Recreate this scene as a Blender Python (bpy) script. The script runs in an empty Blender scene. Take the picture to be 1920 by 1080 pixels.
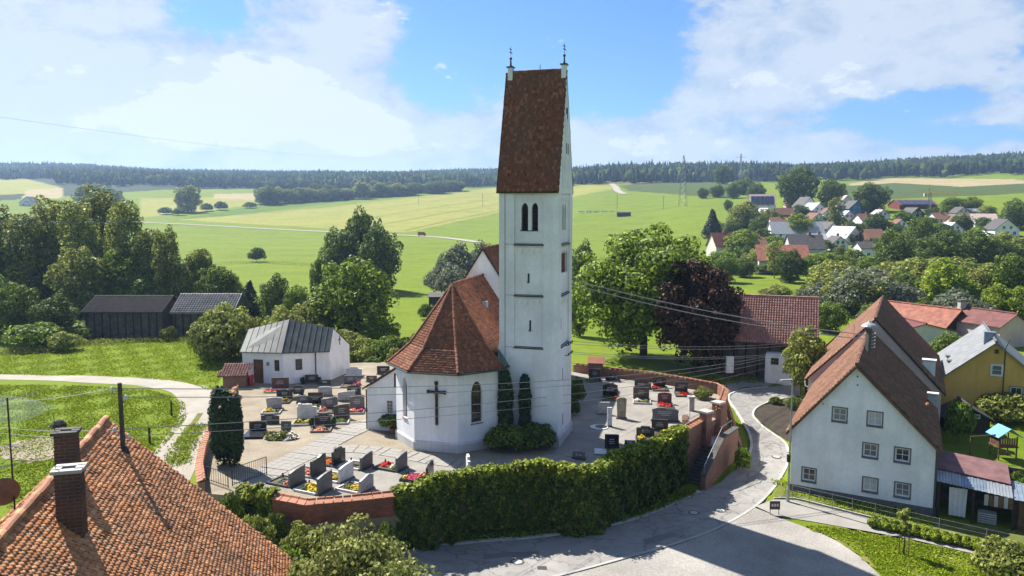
import bpy, math, random
import numpy as np
from mathutils import Vector, Matrix
random.seed(7)
S = bpy.context.scene
C = S.collection
sin, cos, pi, rad = math.sin, math.cos, math.pi, math.radians

# ------------------------------------------------------------------ camera
CAM_H = 18.0
F = 1450.0                      # focal length in pixels of a 1920 wide frame
PITCH = math.atan(150 / F)
cd = bpy.data.cameras.new('camera')
cam = bpy.data.objects.new('camera', cd)
C.objects.link(cam)
cam.location = (0, 0, CAM_H)
cam.rotation_euler = (pi / 2 - PITCH, 0, 0)
cd.sensor_width = 36
cd.lens = 36 * F / 1920
cd.clip_start = 0.5
cd.clip_end = 30000
S.camera = cam
S.render.resolution_x, S.render.resolution_y = 1024, 576

# ------------------------------------------------------------------ sun, sky, exposure
SUN_EL = rad(48)
SUN_DIR = Vector((-0.707 * cos(SUN_EL), 0.707 * cos(SUN_EL), sin(SUN_EL)))
sd = bpy.data.lights.new('sun', 'SUN')
sd.energy = 5.0
sd.angle = rad(0.5)
sd.color = (1, 0.94, 0.84)
so = bpy.data.objects.new('sun', sd)
C.objects.link(so)
so.rotation_euler = SUN_DIR.to_track_quat('Z', 'Y').to_euler()
so.location = (-60, 60, 80)
VS = S.view_settings
VS.view_transform = 'Standard'
VS.look = 'None'
VS.exposure = 1.4
VS.gamma = 1
VS.use_curve_mapping = False
cy = S.cycles
cy.max_bounces = 6
cy.diffuse_bounces = 3
cy.glossy_bounces = 2
cy.transmission_bounces = 3
cy.volume_bounces = 0
cy.transparent_max_bounces = 6
cy.caustics_reflective = cy.caustics_refractive = False
cy.use_denoising = True
cy.sample_clamp_indirect = 6

def ray(px, py):
    u, v = px - 960.0, 540.0 - py
    return Vector((u, F * cos(PITCH) + v * sin(PITCH), -F * sin(PITCH) + v * cos(PITCH)))
CAMP = Vector((0, 0, CAM_H))
def A(px, py, z=0.0):            # point of the level plane z
    r = ray(px, py)
    t = (z - CAM_H) / r.z
    return Vector((r.x * t, r.y * t, z))
def AD(px, py, d):               # point at forward distance d
    r = ray(px, py)
    return CAMP + r * (d / r.y)
def on_plane(px, py, p0, n):     # point of a plane
    r = ray(px, py)
    t = (p0 - CAMP).dot(n) / r.dot(n)
    return CAMP + r * t
def proj(x, y, z):
    dx, dy, dz = x, y, z - CAM_H
    cz = dy * cos(PITCH) - dz * sin(PITCH)
    cyy = dy * sin(PITCH) + dz * cos(PITCH)
    return 960 + F * dx / cz, 540 - F * cyy / cz

w = bpy.data.worlds.new('World')
S.world = w
w.use_nodes = True
nt = w.node_tree
nt.nodes.clear()
def N(nt, typ, **kw):
    n = nt.nodes.new(typ)
    for k, v in kw.items():
        if k.startswith('i_'):
            key = k[2:]
            key = int(key) if key.isdigit() else key
            n.inputs[key].default_value = v
        else:
            setattr(n, k, v)
    return n
def L(nt, a, b):
    nt.links.new(a, b)
wo = N(nt, 'ShaderNodeOutputWorld')
bg = N(nt, 'ShaderNodeBackground', i_Strength=1.0)
L(nt, bg.outputs[0], wo.inputs[0])
sky = N(nt, 'ShaderNodeTexSky', sky_type='NISHITA', sun_disc=False)
sky.sun_elevation = SUN_EL
sky.sun_rotation = rad(-45)
sky.air_density = 1.0
sky.dust_density = 0.6
sky.ozone_density = 2.0
sks = N(nt, 'ShaderNodeVectorMath', operation='MULTIPLY')
sks.inputs[1].default_value = (0.024, 0.039, 0.060)
L(nt, sky.outputs[0], sks.inputs[0])
tc = N(nt, 'ShaderNodeTexCoord')
# flatten the sky towards the horizon so the clouds lie in layers
mp = N(nt, 'ShaderNodeMapping')
mp.inputs['Scale'].default_value = (1, 1, 1.9)
L(nt, tc.outputs['Generated'], mp.inputs[0])
def wnoise(scale, detail, rough, dist=0.0):
    n = N(nt, 'ShaderNodeTexNoise')
    n.inputs['Scale'].default_value = scale
    n.inputs['Detail'].default_value = detail
    n.inputs['Roughness'].default_value = rough
    n.inputs['Distortion'].default_value = dist
    L(nt, mp.outputs[0], n.inputs['Vector'])
    return n.outputs['Fac']
def M2(op, a, b, clamp=False):
    n = N(nt, 'ShaderNodeMath', operation=op, use_clamp=clamp)
    for i, q in enumerate((a, b)):
        if isinstance(q, (int, float)):
            n.inputs[i].default_value = q
        else:
            L(nt, q, n.inputs[i])
    return n.outputs[0]
def blob(px, py, rx, ry, amp):
    d = ray(px, py).normalized()
    sx, sz = 1458.0 / rx, 1458.0 / ry
    v = N(nt, 'ShaderNodeVectorMath', operation='SUBTRACT')
    v.inputs[1].default_value = d
    L(nt, tc.outputs['Generated'], v.inputs[0])
    v2 = N(nt, 'ShaderNodeVectorMath', operation='MULTIPLY')
    v2.inputs[1].default_value = (sx, sx, sz)
    L(nt, v.outputs[0], v2.inputs[0])
    ln = N(nt, 'ShaderNodeVectorMath', operation='LENGTH')
    L(nt, v2.outputs[0], ln.inputs[0])
    mr = N(nt, 'ShaderNodeMapRange', interpolation_type='SMOOTHSTEP')
    mr.inputs[1].default_value = 0.2
    mr.inputs[2].default_value = 1.25
    mr.inputs[3].default_value = amp
    mr.inputs[4].default_value = 0.0
    L(nt, ln.outputs['Value'], mr.inputs[0])
    return mr.outputs[0]
big = wnoise(7.5, 9, 0.62, 0.15)
fine = wnoise(24, 10, 0.7, 0.25)
cov = M2('ADD', M2('MULTIPLY', big, 1.0), M2('MULTIPLY', fine, 0.75))
for b in [(120, 60, 330, 160, .34), (520, 180, 210, 120, .34), (300, 240, 420, 120, .36), (660, 110, 95, 190, .3),
          (760, 280, 330, 80, .32), (1180, 270, 380, 55, .26), (1420, 160, 170, 70, .26), (1600, 40, 330, 90, .28), (1720, 130, 300, 60, .24),
          (1250, 210, 150, 45, .12), (1840, 215, 140, 30, .24), (1500, 300, 500, 45, .2), (60, 200, 200, 200, .2),
          (215, 95, 75, 55, -.22), (400, 40, 90, 60, -.25), (860, 90, 120, 120, -.4), (1120, 60, 210, 110, -.45), (1180, 170, 110, 70, -.3),
          (1680, 205, 150, 35, -.36), (590, 90, 40, 80, -.2), (1790, 250, 120, 25, -.2)]:
    cov = M2('ADD', cov, blob(*b))
cm = N(nt, 'ShaderNodeMapRange', interpolation_type='SMOOTHSTEP')
cm.inputs[1].default_value = 0.78
cm.inputs[2].default_value = 1.03
L(nt, cov, cm.inputs[0])
ccol = N(nt, 'ShaderNodeValToRGB')
ccol.color_ramp.elements[0].position = 0.72
ccol.color_ramp.elements[0].color = (0.155, 0.205, 0.28, 1)
ccol.color_ramp.elements[1].position = 1.0
ccol.color_ramp.elements[1].color = (0.265, 0.295, 0.332, 1)
L(nt, M2('ADD', M2('MULTIPLY', cov, 0.5), M2('MULTIPLY', wnoise(15, 8, .66, .3), 0.75)), ccol.inputs[0])
mx = N(nt, 'ShaderNodeMix', data_type='RGBA')
L(nt, M2('MULTIPLY', cm.outputs[0], 0.93), mx.inputs['Factor'])
L(nt, sks.outputs[0], mx.inputs['A'])
L(nt, ccol.outputs[0], mx.inputs['B'])
# a nearer layer of bright cumulus with firm edges
cov2 = M2('ADD', M2('MULTIPLY', wnoise(11, 10, .6, .1), .9), M2('MULTIPLY', wnoise(30, 10, .66, .35), .55))
for b in [(515, 150, 120, 85, .30), (420, 195, 140, 70, .28), (330, 215, 120, 60, .22), (605, 215, 110, 70, .24), (690, 250, 150, 55, .2), (480, 235, 330, 60, .2),
          (1385, 145, 70, 40, .22), (1450, 165, 120, 40, .16), (1560, 150, 120, 40, .14), (1700, 60, 160, 50, .14), (1250, 270, 200, 40, .14), (90, 130, 150, 60, .1)]:
    cov2 = M2('ADD', cov2, blob(*b))
cm2 = N(nt, 'ShaderNodeMapRange', interpolation_type='SMOOTHSTEP')
cm2.inputs[1].default_value = 0.89
cm2.inputs[2].default_value = 0.99
L(nt, cov2, cm2.inputs[0])
cc2 = N(nt, 'ShaderNodeValToRGB')
cc2.color_ramp.elements[0].position = .92
cc2.color_ramp.elements[0].color = (.35, .37, .39, 1)
cc2.color_ramp.elements[1].position = 1.0
cc2.color_ramp.elements[1].color = (.32, .342, .368, 1)
L(nt, cov2, cc2.inputs[0])
mx2 = N(nt, 'ShaderNodeMix', data_type='RGBA')
L(nt, M2('MULTIPLY', cm2.outputs[0], 0.8), mx2.inputs['Factor'])
L(nt, mx.outputs['Result'], mx2.inputs['A'])
L(nt, cc2.outputs[0], mx2.inputs['B'])
L(nt, mx2.outputs['Result'], bg.inputs[0])

# ------------------------------------------------------------------ materials
MATS = {}
def bsdf(name, rough=0.85, spec=0.25):
    m = bpy.data.materials.new(name)
    m.use_nodes = True
    t = m.node_tree
    b = t.nodes['Principled BSDF']
    b.inputs['Roughness'].default_value = rough
    b.inputs['Specular IOR Level'].default_value = spec
    MATS[name] = m
    return m, t, b
def noise(t, scale, detail=4, rough=.55, coord='Object', vec=None, sc3=None):
    n = N(t, 'ShaderNodeTexNoise')
    n.inputs['Scale'].default_value = scale
    n.inputs['Detail'].default_value = detail
    n.inputs['Roughness'].default_value = rough
    c = N(t, 'ShaderNodeTexCoord').outputs[coord] if vec is None else vec
    if sc3:
        mpp = N(t, 'ShaderNodeMapping')
        mpp.inputs['Scale'].default_value = sc3
        L(t, c, mpp.inputs[0])
        c = mpp.outputs[0]
    L(t, c, n.inputs['Vector'])
    return n.outputs['Fac']
def ramp(t, fac, stops):
    r = N(t, 'ShaderNodeValToRGB')
    e = r.color_ramp.elements
    while len(e) < len(stops):
        e.new(0.5)
    for k, (p, c) in enumerate(stops):
        e[k].position = p
        e[k].color = (*c, 1)
    L(t, fac, r.inputs[0])
    return r.outputs[0]
def mixc(t, fac, a, b, mode='MIX'):
    n = N(t, 'ShaderNodeMix', data_type='RGBA', blend_type=mode)
    for nm, q in (('Factor', fac), ('A', a), ('B', b)):
        if isinstance(q, (int, float)):
            n.inputs[nm].default_value = q
        elif isinstance(q, tuple):
            n.inputs[nm].default_value = (*q, 1)
        else:
            L(t, q, n.inputs[nm])
    return n.outputs['Result']
def bumpn(t, b, h, dist=0.02, st=0.6):
    n = N(t, 'ShaderNodeBump')
    n.inputs['Distance'].default_value = dist
    n.inputs['Strength'].default_value = st
    L(t, h, n.inputs['Height'])
    L(t, n.outputs[0], b.inputs['Normal'])
def mk(name, col, var=.2, scale=2.0, rough=.85, spec=.25, bump=0.0, bscale=None, detail=5, metal=0.0):
    m, t, b = bsdf(name, rough, spec)
    n = noise(t, scale, detail)
    lo = tuple(max(0, c * (1 - var)) for c in col)
    hi = tuple(min(1, c * (1 + var)) for c in col)
    L(t, ramp(t, n, [(.3, lo), (.7, hi)]), b.inputs['Base Color'])
    b.inputs['Metallic'].default_value = metal
    if bump:
        bumpn(t, b, noise(t, bscale or scale * 8, 3), bump)
    return m
def mk_tile(name, cols, dark, moss=.35, mscale=.5, rough=.8):
    """roof tiles: every tile (mesh island) takes its own tone, lichen and soot lie over them in patches"""
    m, t, b = bsdf(name, rough, .2)
    g = N(t, 'ShaderNodeNewGeometry')
    st = [(k / max(1, len(cols) - 1), c) for k, c in enumerate(cols)]
    base = ramp(t, g.outputs['Random Per Island'], st)
    n = noise(t, mscale, 6, .65)
    f = N(t, 'ShaderNodeMapRange')
    f.inputs[1].default_value = .46
    f.inputs[2].default_value = .68
    f.inputs[4].default_value = moss
    L(t, n, f.inputs[0])
    c = mixc(t, f.outputs[0], base, dark)
    sp = noise(t, 14, 3, .6)
    c = mixc(t, .25, c, ramp(t, sp, [(.3, (.25, .22, .18)), (.7, (1, 1, 1))]), 'MULTIPLY')
    L(t, c, b.inputs['Base Color'])
    return m
def mk_leaf(name, lo, mid, hi, trans=.36, spec=.15):
    m, t, b = bsdf(name, .55, spec)
    g = N(t, 'ShaderNodeNewGeometry')
    oi = N(t, 'ShaderNodeObjectInfo')
    c = ramp(t, g.outputs['Random Per Island'], [(0, lo), (.45, mid), (.85, hi), (1, tuple(min(.6, q * 1.5) for q in hi))])
    hs = N(t, 'ShaderNodeHueSaturation')
    mr = N(t, 'ShaderNodeMapRange')
    mr.inputs[3].default_value = .78
    mr.inputs[4].default_value = 1.2
    L(t, oi.outputs['Random'], mr.inputs[0])
    L(t, mr.outputs[0], hs.inputs['Value'])
    L(t, c, hs.inputs['Color'])
    L(t, hs.outputs[0], b.inputs['Base Color'])
    tr = N(t, 'ShaderNodeBsdfTranslucent')
    L(t, hs.outputs[0], tr.inputs[0])
    ms = N(t, 'ShaderNodeMixShader')
    ms.inputs[0].default_value = trans
    L(t, b.outputs[0], ms.inputs[1])
    L(t, tr.outputs[0], ms.inputs[2])
    L(t, ms.outputs[0], t.nodes['Material Output'].inputs[0])
    return m
def mk_plaster(name, col, stain=.12):
    m, t, b = bsdf(name, .9, .15)
    n1 = noise(t, .35, 5, .6)
    n2 = noise(t, 2.2, 6, .65, sc3=(1, 1, .09))
    dk = tuple(c * (1 - stain * 1.6) for c in col)
    c = ramp(t, n1, [(.35, dk), (.6, col)])
    c = mixc(t, .3, c, ramp(t, noise(t, 5, 6, .7), [(.35, (.72, .72, .7)), (.6, (1, 1, 1))]), 'MULTIPLY')
    c = mixc(t, ramp(t, n2, [(.46, (0, 0, 0)), (.75, (.6, .6, .6))]), c, tuple(q * .72 for q in col))
    L(t, c, b.inputs['Base Color'])
    bumpn(t, b, noise(t, 18, 3), .012, .4)
    return m
def mk_brick(name, c1, c2, mortar, scale=1.0, bw=.5, rh=.16, wear=.4):
    m, t, b = bsdf(name, .9, .15)
    g = N(t, 'ShaderNodeNewGeometry')
    # bricks run along the wall whatever its direction: u = position along the face tangent, v = height
    cr = N(t, 'ShaderNodeVectorMath', operation='CROSS_PRODUCT')
    cr.inputs[1].default_value = (0, 0, 1)
    L(t, g.outputs['True Normal'], cr.inputs[0])
    nn = N(t, 'ShaderNodeVectorMath', operation='NORMALIZE')
    L(t, cr.outputs[0], nn.inputs[0])
    dt = N(t, 'ShaderNodeVectorMath', operation='DOT_PRODUCT')
    L(t, nn.outputs[0], dt.inputs[0])
    L(t, g.outputs['Position'], dt.inputs[1])
    sp = N(t, 'ShaderNodeSeparateXYZ')
    L(t, g.outputs['Position'], sp.inputs[0])
    cb = N(t, 'ShaderNodeCombineXYZ')
    L(t, dt.outputs['Value'], cb.inputs[0])
    L(t, sp.outputs[2], cb.inputs[1])
    bt = N(t, 'ShaderNodeTexBrick')
    bt.inputs['Scale'].default_value = scale
    bt.inputs['Brick Width'].default_value = bw
    bt.inputs['Row Height'].default_value = rh
    bt.inputs['Mortar Size'].default_value = .012
    bt.inputs['Color1'].default_value = (*c1, 1)
    bt.inputs['Color2'].default_value = (*c2, 1)
    bt.inputs['Mortar'].default_value = (*mortar, 1)
    L(t, cb.outputs[0], bt.inputs['Vector'])
    n = noise(t, .8, 6, .65, coord='Object')
    c = mixc(t, wear, bt.outputs['Color'], ramp(t, n, [(.3, (.35, .3, .27)), (.65, (1, 1, 1))]), 'MULTIPLY')
    L(t, c, b.inputs['Base Color'])
    bumpn(t, b, bt.outputs['Fac'], -.01, .8)
    return m

mk_plaster('plaster', (.80, .81, .83))
mk_plaster('plaster_cream', (0.6624, 0.644, 0.5888))
mk_plaster('plaster_grey', (0.46, 0.46, 0.46))
mk_plaster('plaster_yellow', (.68, .42, .11), .1)
mk_plaster('plaster_pink', (0.6072, 0.46, 0.4232), .1)
mk_plaster('plaster_blue', (0.046, 0.1564, 0.3312), .1)
mk_plaster('plinth', (0.5704, 0.5704, 0.5704), .2)
mk('plinth_dark', (0.128, 0.124, 0.12), .25, 1.5)
mk_tile('tiles_orange', [(.37, .14, .055), (.52, .225, .10), (.45, .18, .075), (.62, .32, .16), (.29, .125, .065), (.55, .25, .11)], (.13, .088, .06), .65, .5)
mk_tile('tiles_church', [(.15, .058, .034), (.26, .10, .055), (.20, .078, .044), (.34, .15, .085)], (.075, .052, .042), .6, .45)
mk_tile('tiles_tower', [(.125, .05, .033), (.21, .08, .05), (.16, .062, .042), (.29, .14, .095)], (.12, .09, .075), .45, .35)
mk_tile('tiles_brown', [(.12, .062, .042), (.21, .105, .068), (.155, .08, .055), (.28, .15, .10)], (.075, .055, .045), .5, .4)
mk_tile('tiles_terracotta', [(0.296, 0.1406, 0.1036), (0.4144, 0.222, 0.1776), (0.3404, 0.1702, 0.1332), (0.4736, 0.2738, 0.222)], (0.1628, 0.0888, 0.074), .3, .6)
mk_tile('tiles_coping', [(0.3108, 0.1184, 0.0666), (0.3848, 0.1776, 0.111), (0.3404, 0.148, 0.0888), (0.259, 0.0962, 0.0592)], (0.1332, 0.0888, 0.0666), .5, .8)
mk_brick('brick', (0.2592, 0.1008, 0.0648), (0.1584, 0.0576, 0.0396), (0.3024, 0.2592, 0.216), 1.0, .27, .09)
mk_tile('brick_piece', [(0.222, 0.074, 0.0481), (0.2812, 0.111, 0.0666), (0.185, 0.0592, 0.0407), (0.2442, 0.0962, 0.074)], (0.074, 0.0518, 0.0444), .5, .9)
mk_tile('brick_soot', [(0.0962, 0.0444, 0.0333), (0.1628, 0.0666, 0.0444), (0.1184, 0.0592, 0.0444), (0.2072, 0.0888, 0.0555)], (0.0259, 0.0222, 0.0207), .6, 1.0)
mk('mortar', (0.24, 0.208, 0.176), .25, 4)
mk('mortar_soot', (0.208, 0.192, 0.168), .3, 4)
mk('soot', (0.016, 0.016, 0.016), .3, 3)  # flue soot; also the painted dark inside slits, vents and belfry openings
mk('stone_grey', (0.336, 0.328, 0.312), .2, 1.2, bump=.01)
mk('concrete', (0.368, 0.36, 0.336), .2, .9, bump=.006)
mk('concrete_dark', (0.08, 0.076, 0.072), .3, 1.2)
mk('step_stone', (0.08, 0.0784, 0.076), .3, 1.0)
mk('granite_dark', (0.04, 0.04, 0.044), .35, 9, .4, .5, detail=8)
mk('granite_black', (0.0144, 0.0144, 0.016), .3, 6, .22, .5)
mk('granite_mid', (0.104, 0.104, 0.108), .3, 10, .5, .4, detail=8)
mk('granite_brown', (0.08, 0.06, 0.048), .35, 8, .45, .4, detail=8)
mk('granite_red', (0.104, 0.056, 0.048), .35, 8, .4, .4, detail=8)
mk('granite_light', (0.304, 0.304, 0.312), .3, 4, .6, .3, detail=8)
mk('marble_white', (0.528, 0.528, 0.536), .22, 2.2, .55, .3, detail=8)
mk('sandstone', (0.272, 0.232, 0.16), .3, 2.5, .9, bump=.01)
mk('soil', (0.08, 0.06, 0.04), .4, 5, .95)
mk('iron', (0.016, 0.016, 0.0176), .2, 4, .5, .4)
mk('iron_grey', (0.16, 0.16, 0.168), .2, 4, .5, .4)
mk('galvanised', (0.32, 0.328, 0.336), .15, 2, .4, .5, metal=.6)
mk('letter_gold', (0.48, 0.36, 0.16), .1, 4, .4)
mk('letter_grey', (0.4, 0.4, 0.4), .1, 4, .6)
mk('wood_dark', (0.036, 0.028, 0.0224), .35, 2.5)
mk('wood_brown', (0.128, 0.072, 0.04), .35, 2.5)
mk('wood_pole', (0.08, 0.068, 0.056), .3, 3)
mk('wood_barn', (.10, .086, .072), .45, 1.5)
mk('wood_red', (0.128, 0.036, 0.028), .3, 2.5)
mk('white_paint', (0.624, 0.624, 0.616), .06, 2, .5)
mk('frame_grey', (0.136, 0.136, 0.14), .15, 3, .7)
mk('copper_roof', (.05, .063, .066), .35, 1.1, .6, .25, detail=6)
mk('copper_seam', (0.048, 0.06, 0.064), .2, 2, .5, .4)
mk('copper_green', (0.08, 0.136, 0.112), .3, 2, .6)
mk('slate_grey', (0.16, 0.168, 0.176), .25, 1.5, .6)
mk('metal_sheet', (0.264, 0.288, 0.312), .2, 1.2, .45, .4, metal=.3)
mk('metal_blue', (0.176, 0.224, 0.28), .25, 1.2, .5, .4, metal=.3)
mk('roof_purple', (0.152, 0.08, 0.08), .3, 1.5, .7)
mk('roof_red', (0.216, 0.084, 0.056), .35, 1.2, .8)
mk('roof_maroon', (0.12, 0.044, 0.04), .3, 1.2, .7)
mk('roof_lightgrey', (0.336, 0.336, 0.352), .2, 1.5, .6)
mk('roof_dark', (0.056, 0.052, 0.052), .3, 1.5, .7)
mk('roof_pale', (0.44, 0.336, 0.304), .15, 1.5, .7)
mk('solar', (0.024, 0.032, 0.064), .2, 3, .15, .5)
mk('plastic_blue', (0.096, 0.288, 0.496), .1, 2, .5)
mk('plastic_red', (0.336, 0.04, 0.048), .1, 2, .5)
mk('crane_yellow', (0.52, 0.336, 0.032), .1, 2, .5)
mk('van_red', (0.28, 0.048, 0.032), .1, 2, .35, .5)
mk('rubber', (0.016, 0.016, 0.016), .2, 4, .8)
mk('terracotta', (0.336, 0.136, 0.072), .2, 3)
mk('net_teal', (0.272, 0.4, 0.36), .2, 2)
mk('curtain', (0.48, 0.48, 0.48), .15, 3, .9)
mk('bark', (0.072, 0.056, 0.04), .4, 3, .95, bump=.02)
mk('bark_pale', (0.24, 0.224, 0.2), .35, 3, .95)
mk('cable', (0.24, 0.24, 0.248), .1, 2, .5)
mk('sign_brown', (0.096, 0.056, 0.04), .2, 3)
m, t, b = bsdf('glass', .06, .6)
b.inputs['Base Color'].default_value = (.025, .03, .035, 1)
m, t, b = bsdf('glass_light', .08, .6)
b.inputs['Base Color'].default_value = (.13, .14, .15, 1)
m, t, b = bsdf('dish', .55, .3)
L(t, ramp(t, noise(t, 3, 4), [(.3, (.09, .07, .07)), (.7, (.15, .115, .115))]), b.inputs['Base Color'])
mk_leaf('leaf_green', (0.0392, 0.0670, 0.0113), (0.0979, 0.1630, 0.0196), (0.2155, 0.2867, 0.0322))
mk_leaf('leaf_bright', (0.0787, 0.1214, 0.0103), (0.1722, 0.2351, 0.0189), (0.2962, 0.3557, 0.0341))
mk_leaf('leaf_dark', (0.0361, 0.0618, 0.0139), (0.0748, 0.1175, 0.0192), (0.1508, 0.2066, 0.0331))
mk_leaf('leaf_olive', (0.0917, 0.1123, 0.0231), (0.1722, 0.2032, 0.0392), (0.3031, 0.3290, 0.0685))
mk_leaf('leaf_silver', (0.0593, 0.073, 0.0448), (0.1178, 0.1391, 0.0882), (0.212, 0.2356, 0.1535))
mk_leaf('leaf_yellow', (0.0912, 0.0836, 0.0114), (0.152, 0.1444, 0.0228), (0.2128, 0.19, 0.038))
mk_leaf('leaf_purple', (0.0165, 0.0094, 0.0057), (0.0472, 0.0236, 0.0138), (0.1180, 0.0614, 0.0345), .2)
mk_leaf('leaf_conifer', (0.0127, 0.0283, 0.0117), (0.0246, 0.0492, 0.0176), (0.0466, 0.0803, 0.0260), .1)
mk_leaf('leaf_ivy', (0.0170, 0.0377, 0.0057), (0.0441, 0.0783, 0.0107), (0.1139, 0.1486, 0.0186), .25)  # darkened to hold the shade on the front of the ivy
mk_leaf('leaf_ivytop', (0.0969, 0.1313, 0.0093), (0.1615, 0.2052, 0.0154), (0.2422, 0.2709, 0.0247), .3)  # mostly sunlight painted into the ivy's top leaves, partly young growth
mk_leaf('leaf_spruce', (0.0057, 0.0125, 0.0084), (0.0113, 0.0214, 0.0133), (0.0200, 0.0339, 0.0180), .0, .0)
mk_leaf('leaf_wood', (0.0172, 0.0294, 0.0105), (0.0303, 0.0470, 0.0153), (0.0515, 0.0733, 0.0229), .0, .0)
mk_leaf('leaf_elder', (0.0783, 0.0965, 0.0205), (0.149, 0.1657, 0.041), (0.2531, 0.2622, 0.0821), .35)
mk_leaf('leaf_grass', (0.1208, 0.1788, 0.0094), (0.1848, 0.2554, 0.0149), (0.2700, 0.3235, 0.0341), .4, 0)
for nm, c in (('red', (.55, .015, .015)), ('pink', (.62, .04, .16)), ('orange', (.62, .14, .03)), ('yellow', (.55, .40, .02)), ('white', (.6, .55, .48)), ('salmon', (.6, .2, .14))):
    mk_leaf('flower_' + nm, tuple(q * .6 for q in c), c, tuple(min(1, q * 1.3) for q in c), .15)

# ------------------------------------------------------------------ mesh helpers
class MB:
    def __init__(s):
        s.v, s.f, s.m = [], [], []
    def add(s, vs, fs, mi=0):
        o = len(s.v)
        s.v += [tuple(q) for q in vs]
        s.f += [tuple(i + o for i in f) for f in fs]
        s.m += [mi] * len(fs)
        return s
    def box(s, cx, cy, cz, sx, sy, sz, rz=0.0, mi=0):
        c, n = cos(rz), sin(rz)
        vs = []
        for k in range(8):
            x = (sx / 2) * (1 if k & 1 else -1)
            y = (sy / 2) * (1 if k & 2 else -1)
            z = (sz / 2) * (1 if k & 4 else -1)
            vs.append((cx + x * c - y * n, cy + x * n + y * c, cz + z))
        return s.add(vs, [(0, 2, 3, 1), (4, 5, 7, 6), (0, 1, 5, 4), (2, 6, 7, 3), (0, 4, 6, 2), (1, 3, 7, 5)], mi)
    def ob(s, o, a, b, c, mi=0):          # oriented box from corner o along a, b, c
        o, a, b, c = Vector(o), Vector(a), Vector(b), Vector(c)
        vs = [o, o + a, o + b, o + a + b, o + c, o + a + c, o + b + c, o + a + b + c]
        return s.add(vs, [(0, 2, 3, 1), (4, 5, 7, 6), (0, 1, 5, 4), (2, 6, 7, 3), (0, 4, 6, 2), (1, 3, 7, 5)], mi)
    def ext(s, poly, vec, mi=0):          # planar polygon pushed along vec
        p = [Vector(q) for q in poly]
        vec = Vector(vec)
        n = len(p)
        return s.add(p + [q + vec for q in p], [tuple(range(n))[::-1], tuple(range(n, 2 * n))] + [(i, (i + 1) % n, n + (i + 1) % n, n + i) for i in range(n)], mi)
    def prism(s, poly, z0, z1, mi=0):
        return s.ext([(p[0], p[1], z0) for p in poly], (0, 0, z1 - z0), mi)
    def tube(s, pts, r, n=6, mi=0, caps=True):
        pts = [Vector(p) for p in pts]
        rs = r if isinstance(r, (list, tuple)) else [r] * len(pts)
        vs, fs = [], []
        for i, p in enumerate(pts):
            d = (pts[min(i + 1, len(pts) - 1)] - pts[max(i - 1, 0)])
            d = d.normalized() if d.length > 1e-9 else Vector((0, 0, 1))
            u = d.cross(Vector((0, 0, 1)) if abs(d.z) < .9 else Vector((1, 0, 0))).normalized()
            v = d.cross(u)
            for k in range(n):
                a = 2 * pi * k / n
                vs.append(p + (u * cos(a) + v * sin(a)) * rs[i])
        for i in range(len(pts) - 1):
            for k in range(n):
                fs.append((i * n + k, i * n + (k + 1) % n, (i + 1) * n + (k + 1) % n, (i + 1) * n + k))
        if caps:
            fs += [tuple(range(n))[::-1], tuple(range((len(pts) - 1) * n, len(pts) * n))]
        return s.add(vs, fs, mi)
    def lathe(s, c, prof, n=12, mi=0):
        vs, fs = [], []
        for r, z in prof:
            for k in range(n):
                a = 2 * pi * k / n
                vs.append((c[0] + r * cos(a), c[1] + r * sin(a), c[2] + z))
        for i in range(len(prof) - 1):
            for k in range(n):
                fs.append((i * n + k, i * n + (k + 1) % n, (i + 1) * n + (k + 1) % n, (i + 1) * n + k))
        fs += [tuple(range(n))[::-1], tuple(range((len(prof) - 1) * n, len(prof) * n))]
        return s.add(vs, fs, mi)
    def ball(s, c, r, mi=0, n=8, squash=1.0):
        return s.lathe(c, [(max(.001, r * sin(pi * k / 6)), -r * squash * cos(pi * k / 6)) for k in range(7)], n, mi)
    def build(s, name, mats, parent=None, smooth=False):
        return mesh_obj(name, s.v, s.f, mats, parent, s.m, smooth)

def link(o, parent):
    C.objects.link(o)
    if parent is not None:
        o.parent = parent
        if parent.type == 'EMPTY' and parent.get('_w') is None:
            o.matrix_parent_inverse = Matrix.Translation(-Vector(parent.location))
    return o
def mesh_obj(name, v, f, mats, parent=None, mi=None, smooth=False):
    me = bpy.data.meshes.new(name)
    me.from_pydata(v, [], f)
    for mt in ([mats] if isinstance(mats, str) else mats):
        me.materials.append(MATS[mt])
    if mi is not None and len(me.materials) > 1:
        me.polygons.foreach_set('material_index', mi)
    if smooth:
        me.polygons.foreach_set('use_smooth', [True] * len(me.polygons))
    me.update()
    return link(bpy.data.objects.new(name, me), parent)
def np_mesh(name, V, Q, mat):            # V (n,3), Q (m,k) arrays
    me = bpy.data.meshes.new(name)
    k = Q.shape[1]
    me.vertices.add(len(V))
    me.vertices.foreach_set('co', np.ascontiguousarray(V, dtype=np.float32).ravel())
    me.loops.add(Q.size)
    me.loops.foreach_set('vertex_index', np.ascontiguousarray(Q, dtype=np.int32).ravel())
    me.polygons.add(len(Q))
    me.polygons.foreach_set('loop_start', np.arange(0, Q.size, k, dtype=np.int32))
    me.polygons.foreach_set('loop_total', np.full(len(Q), k, dtype=np.int32))
    me.materials.append(MATS[mat])
    me.update(calc_edges=True)
    return me
def tag(o, label=None, cat=None, group=None, kind=None):
    if label:
        o['label'] = label
    if cat:
        o['category'] = cat
    if group:
        o['group'] = group
    if kind:
        o['kind'] = kind
    return o
def thing(name, loc, label, cat, group=None, local=False, rz=0.0):
    """Empty at the base of a thing; local=True: its parts are modelled about the origin"""
    o = bpy.data.objects.new(name, None)
    o.empty_display_size = .3
    o.location = loc
    o.rotation_euler = (0, 0, rz)
    if local:
        o['_w'] = 1
    C.objects.link(o)
    return tag(o, label, cat, group)
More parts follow.
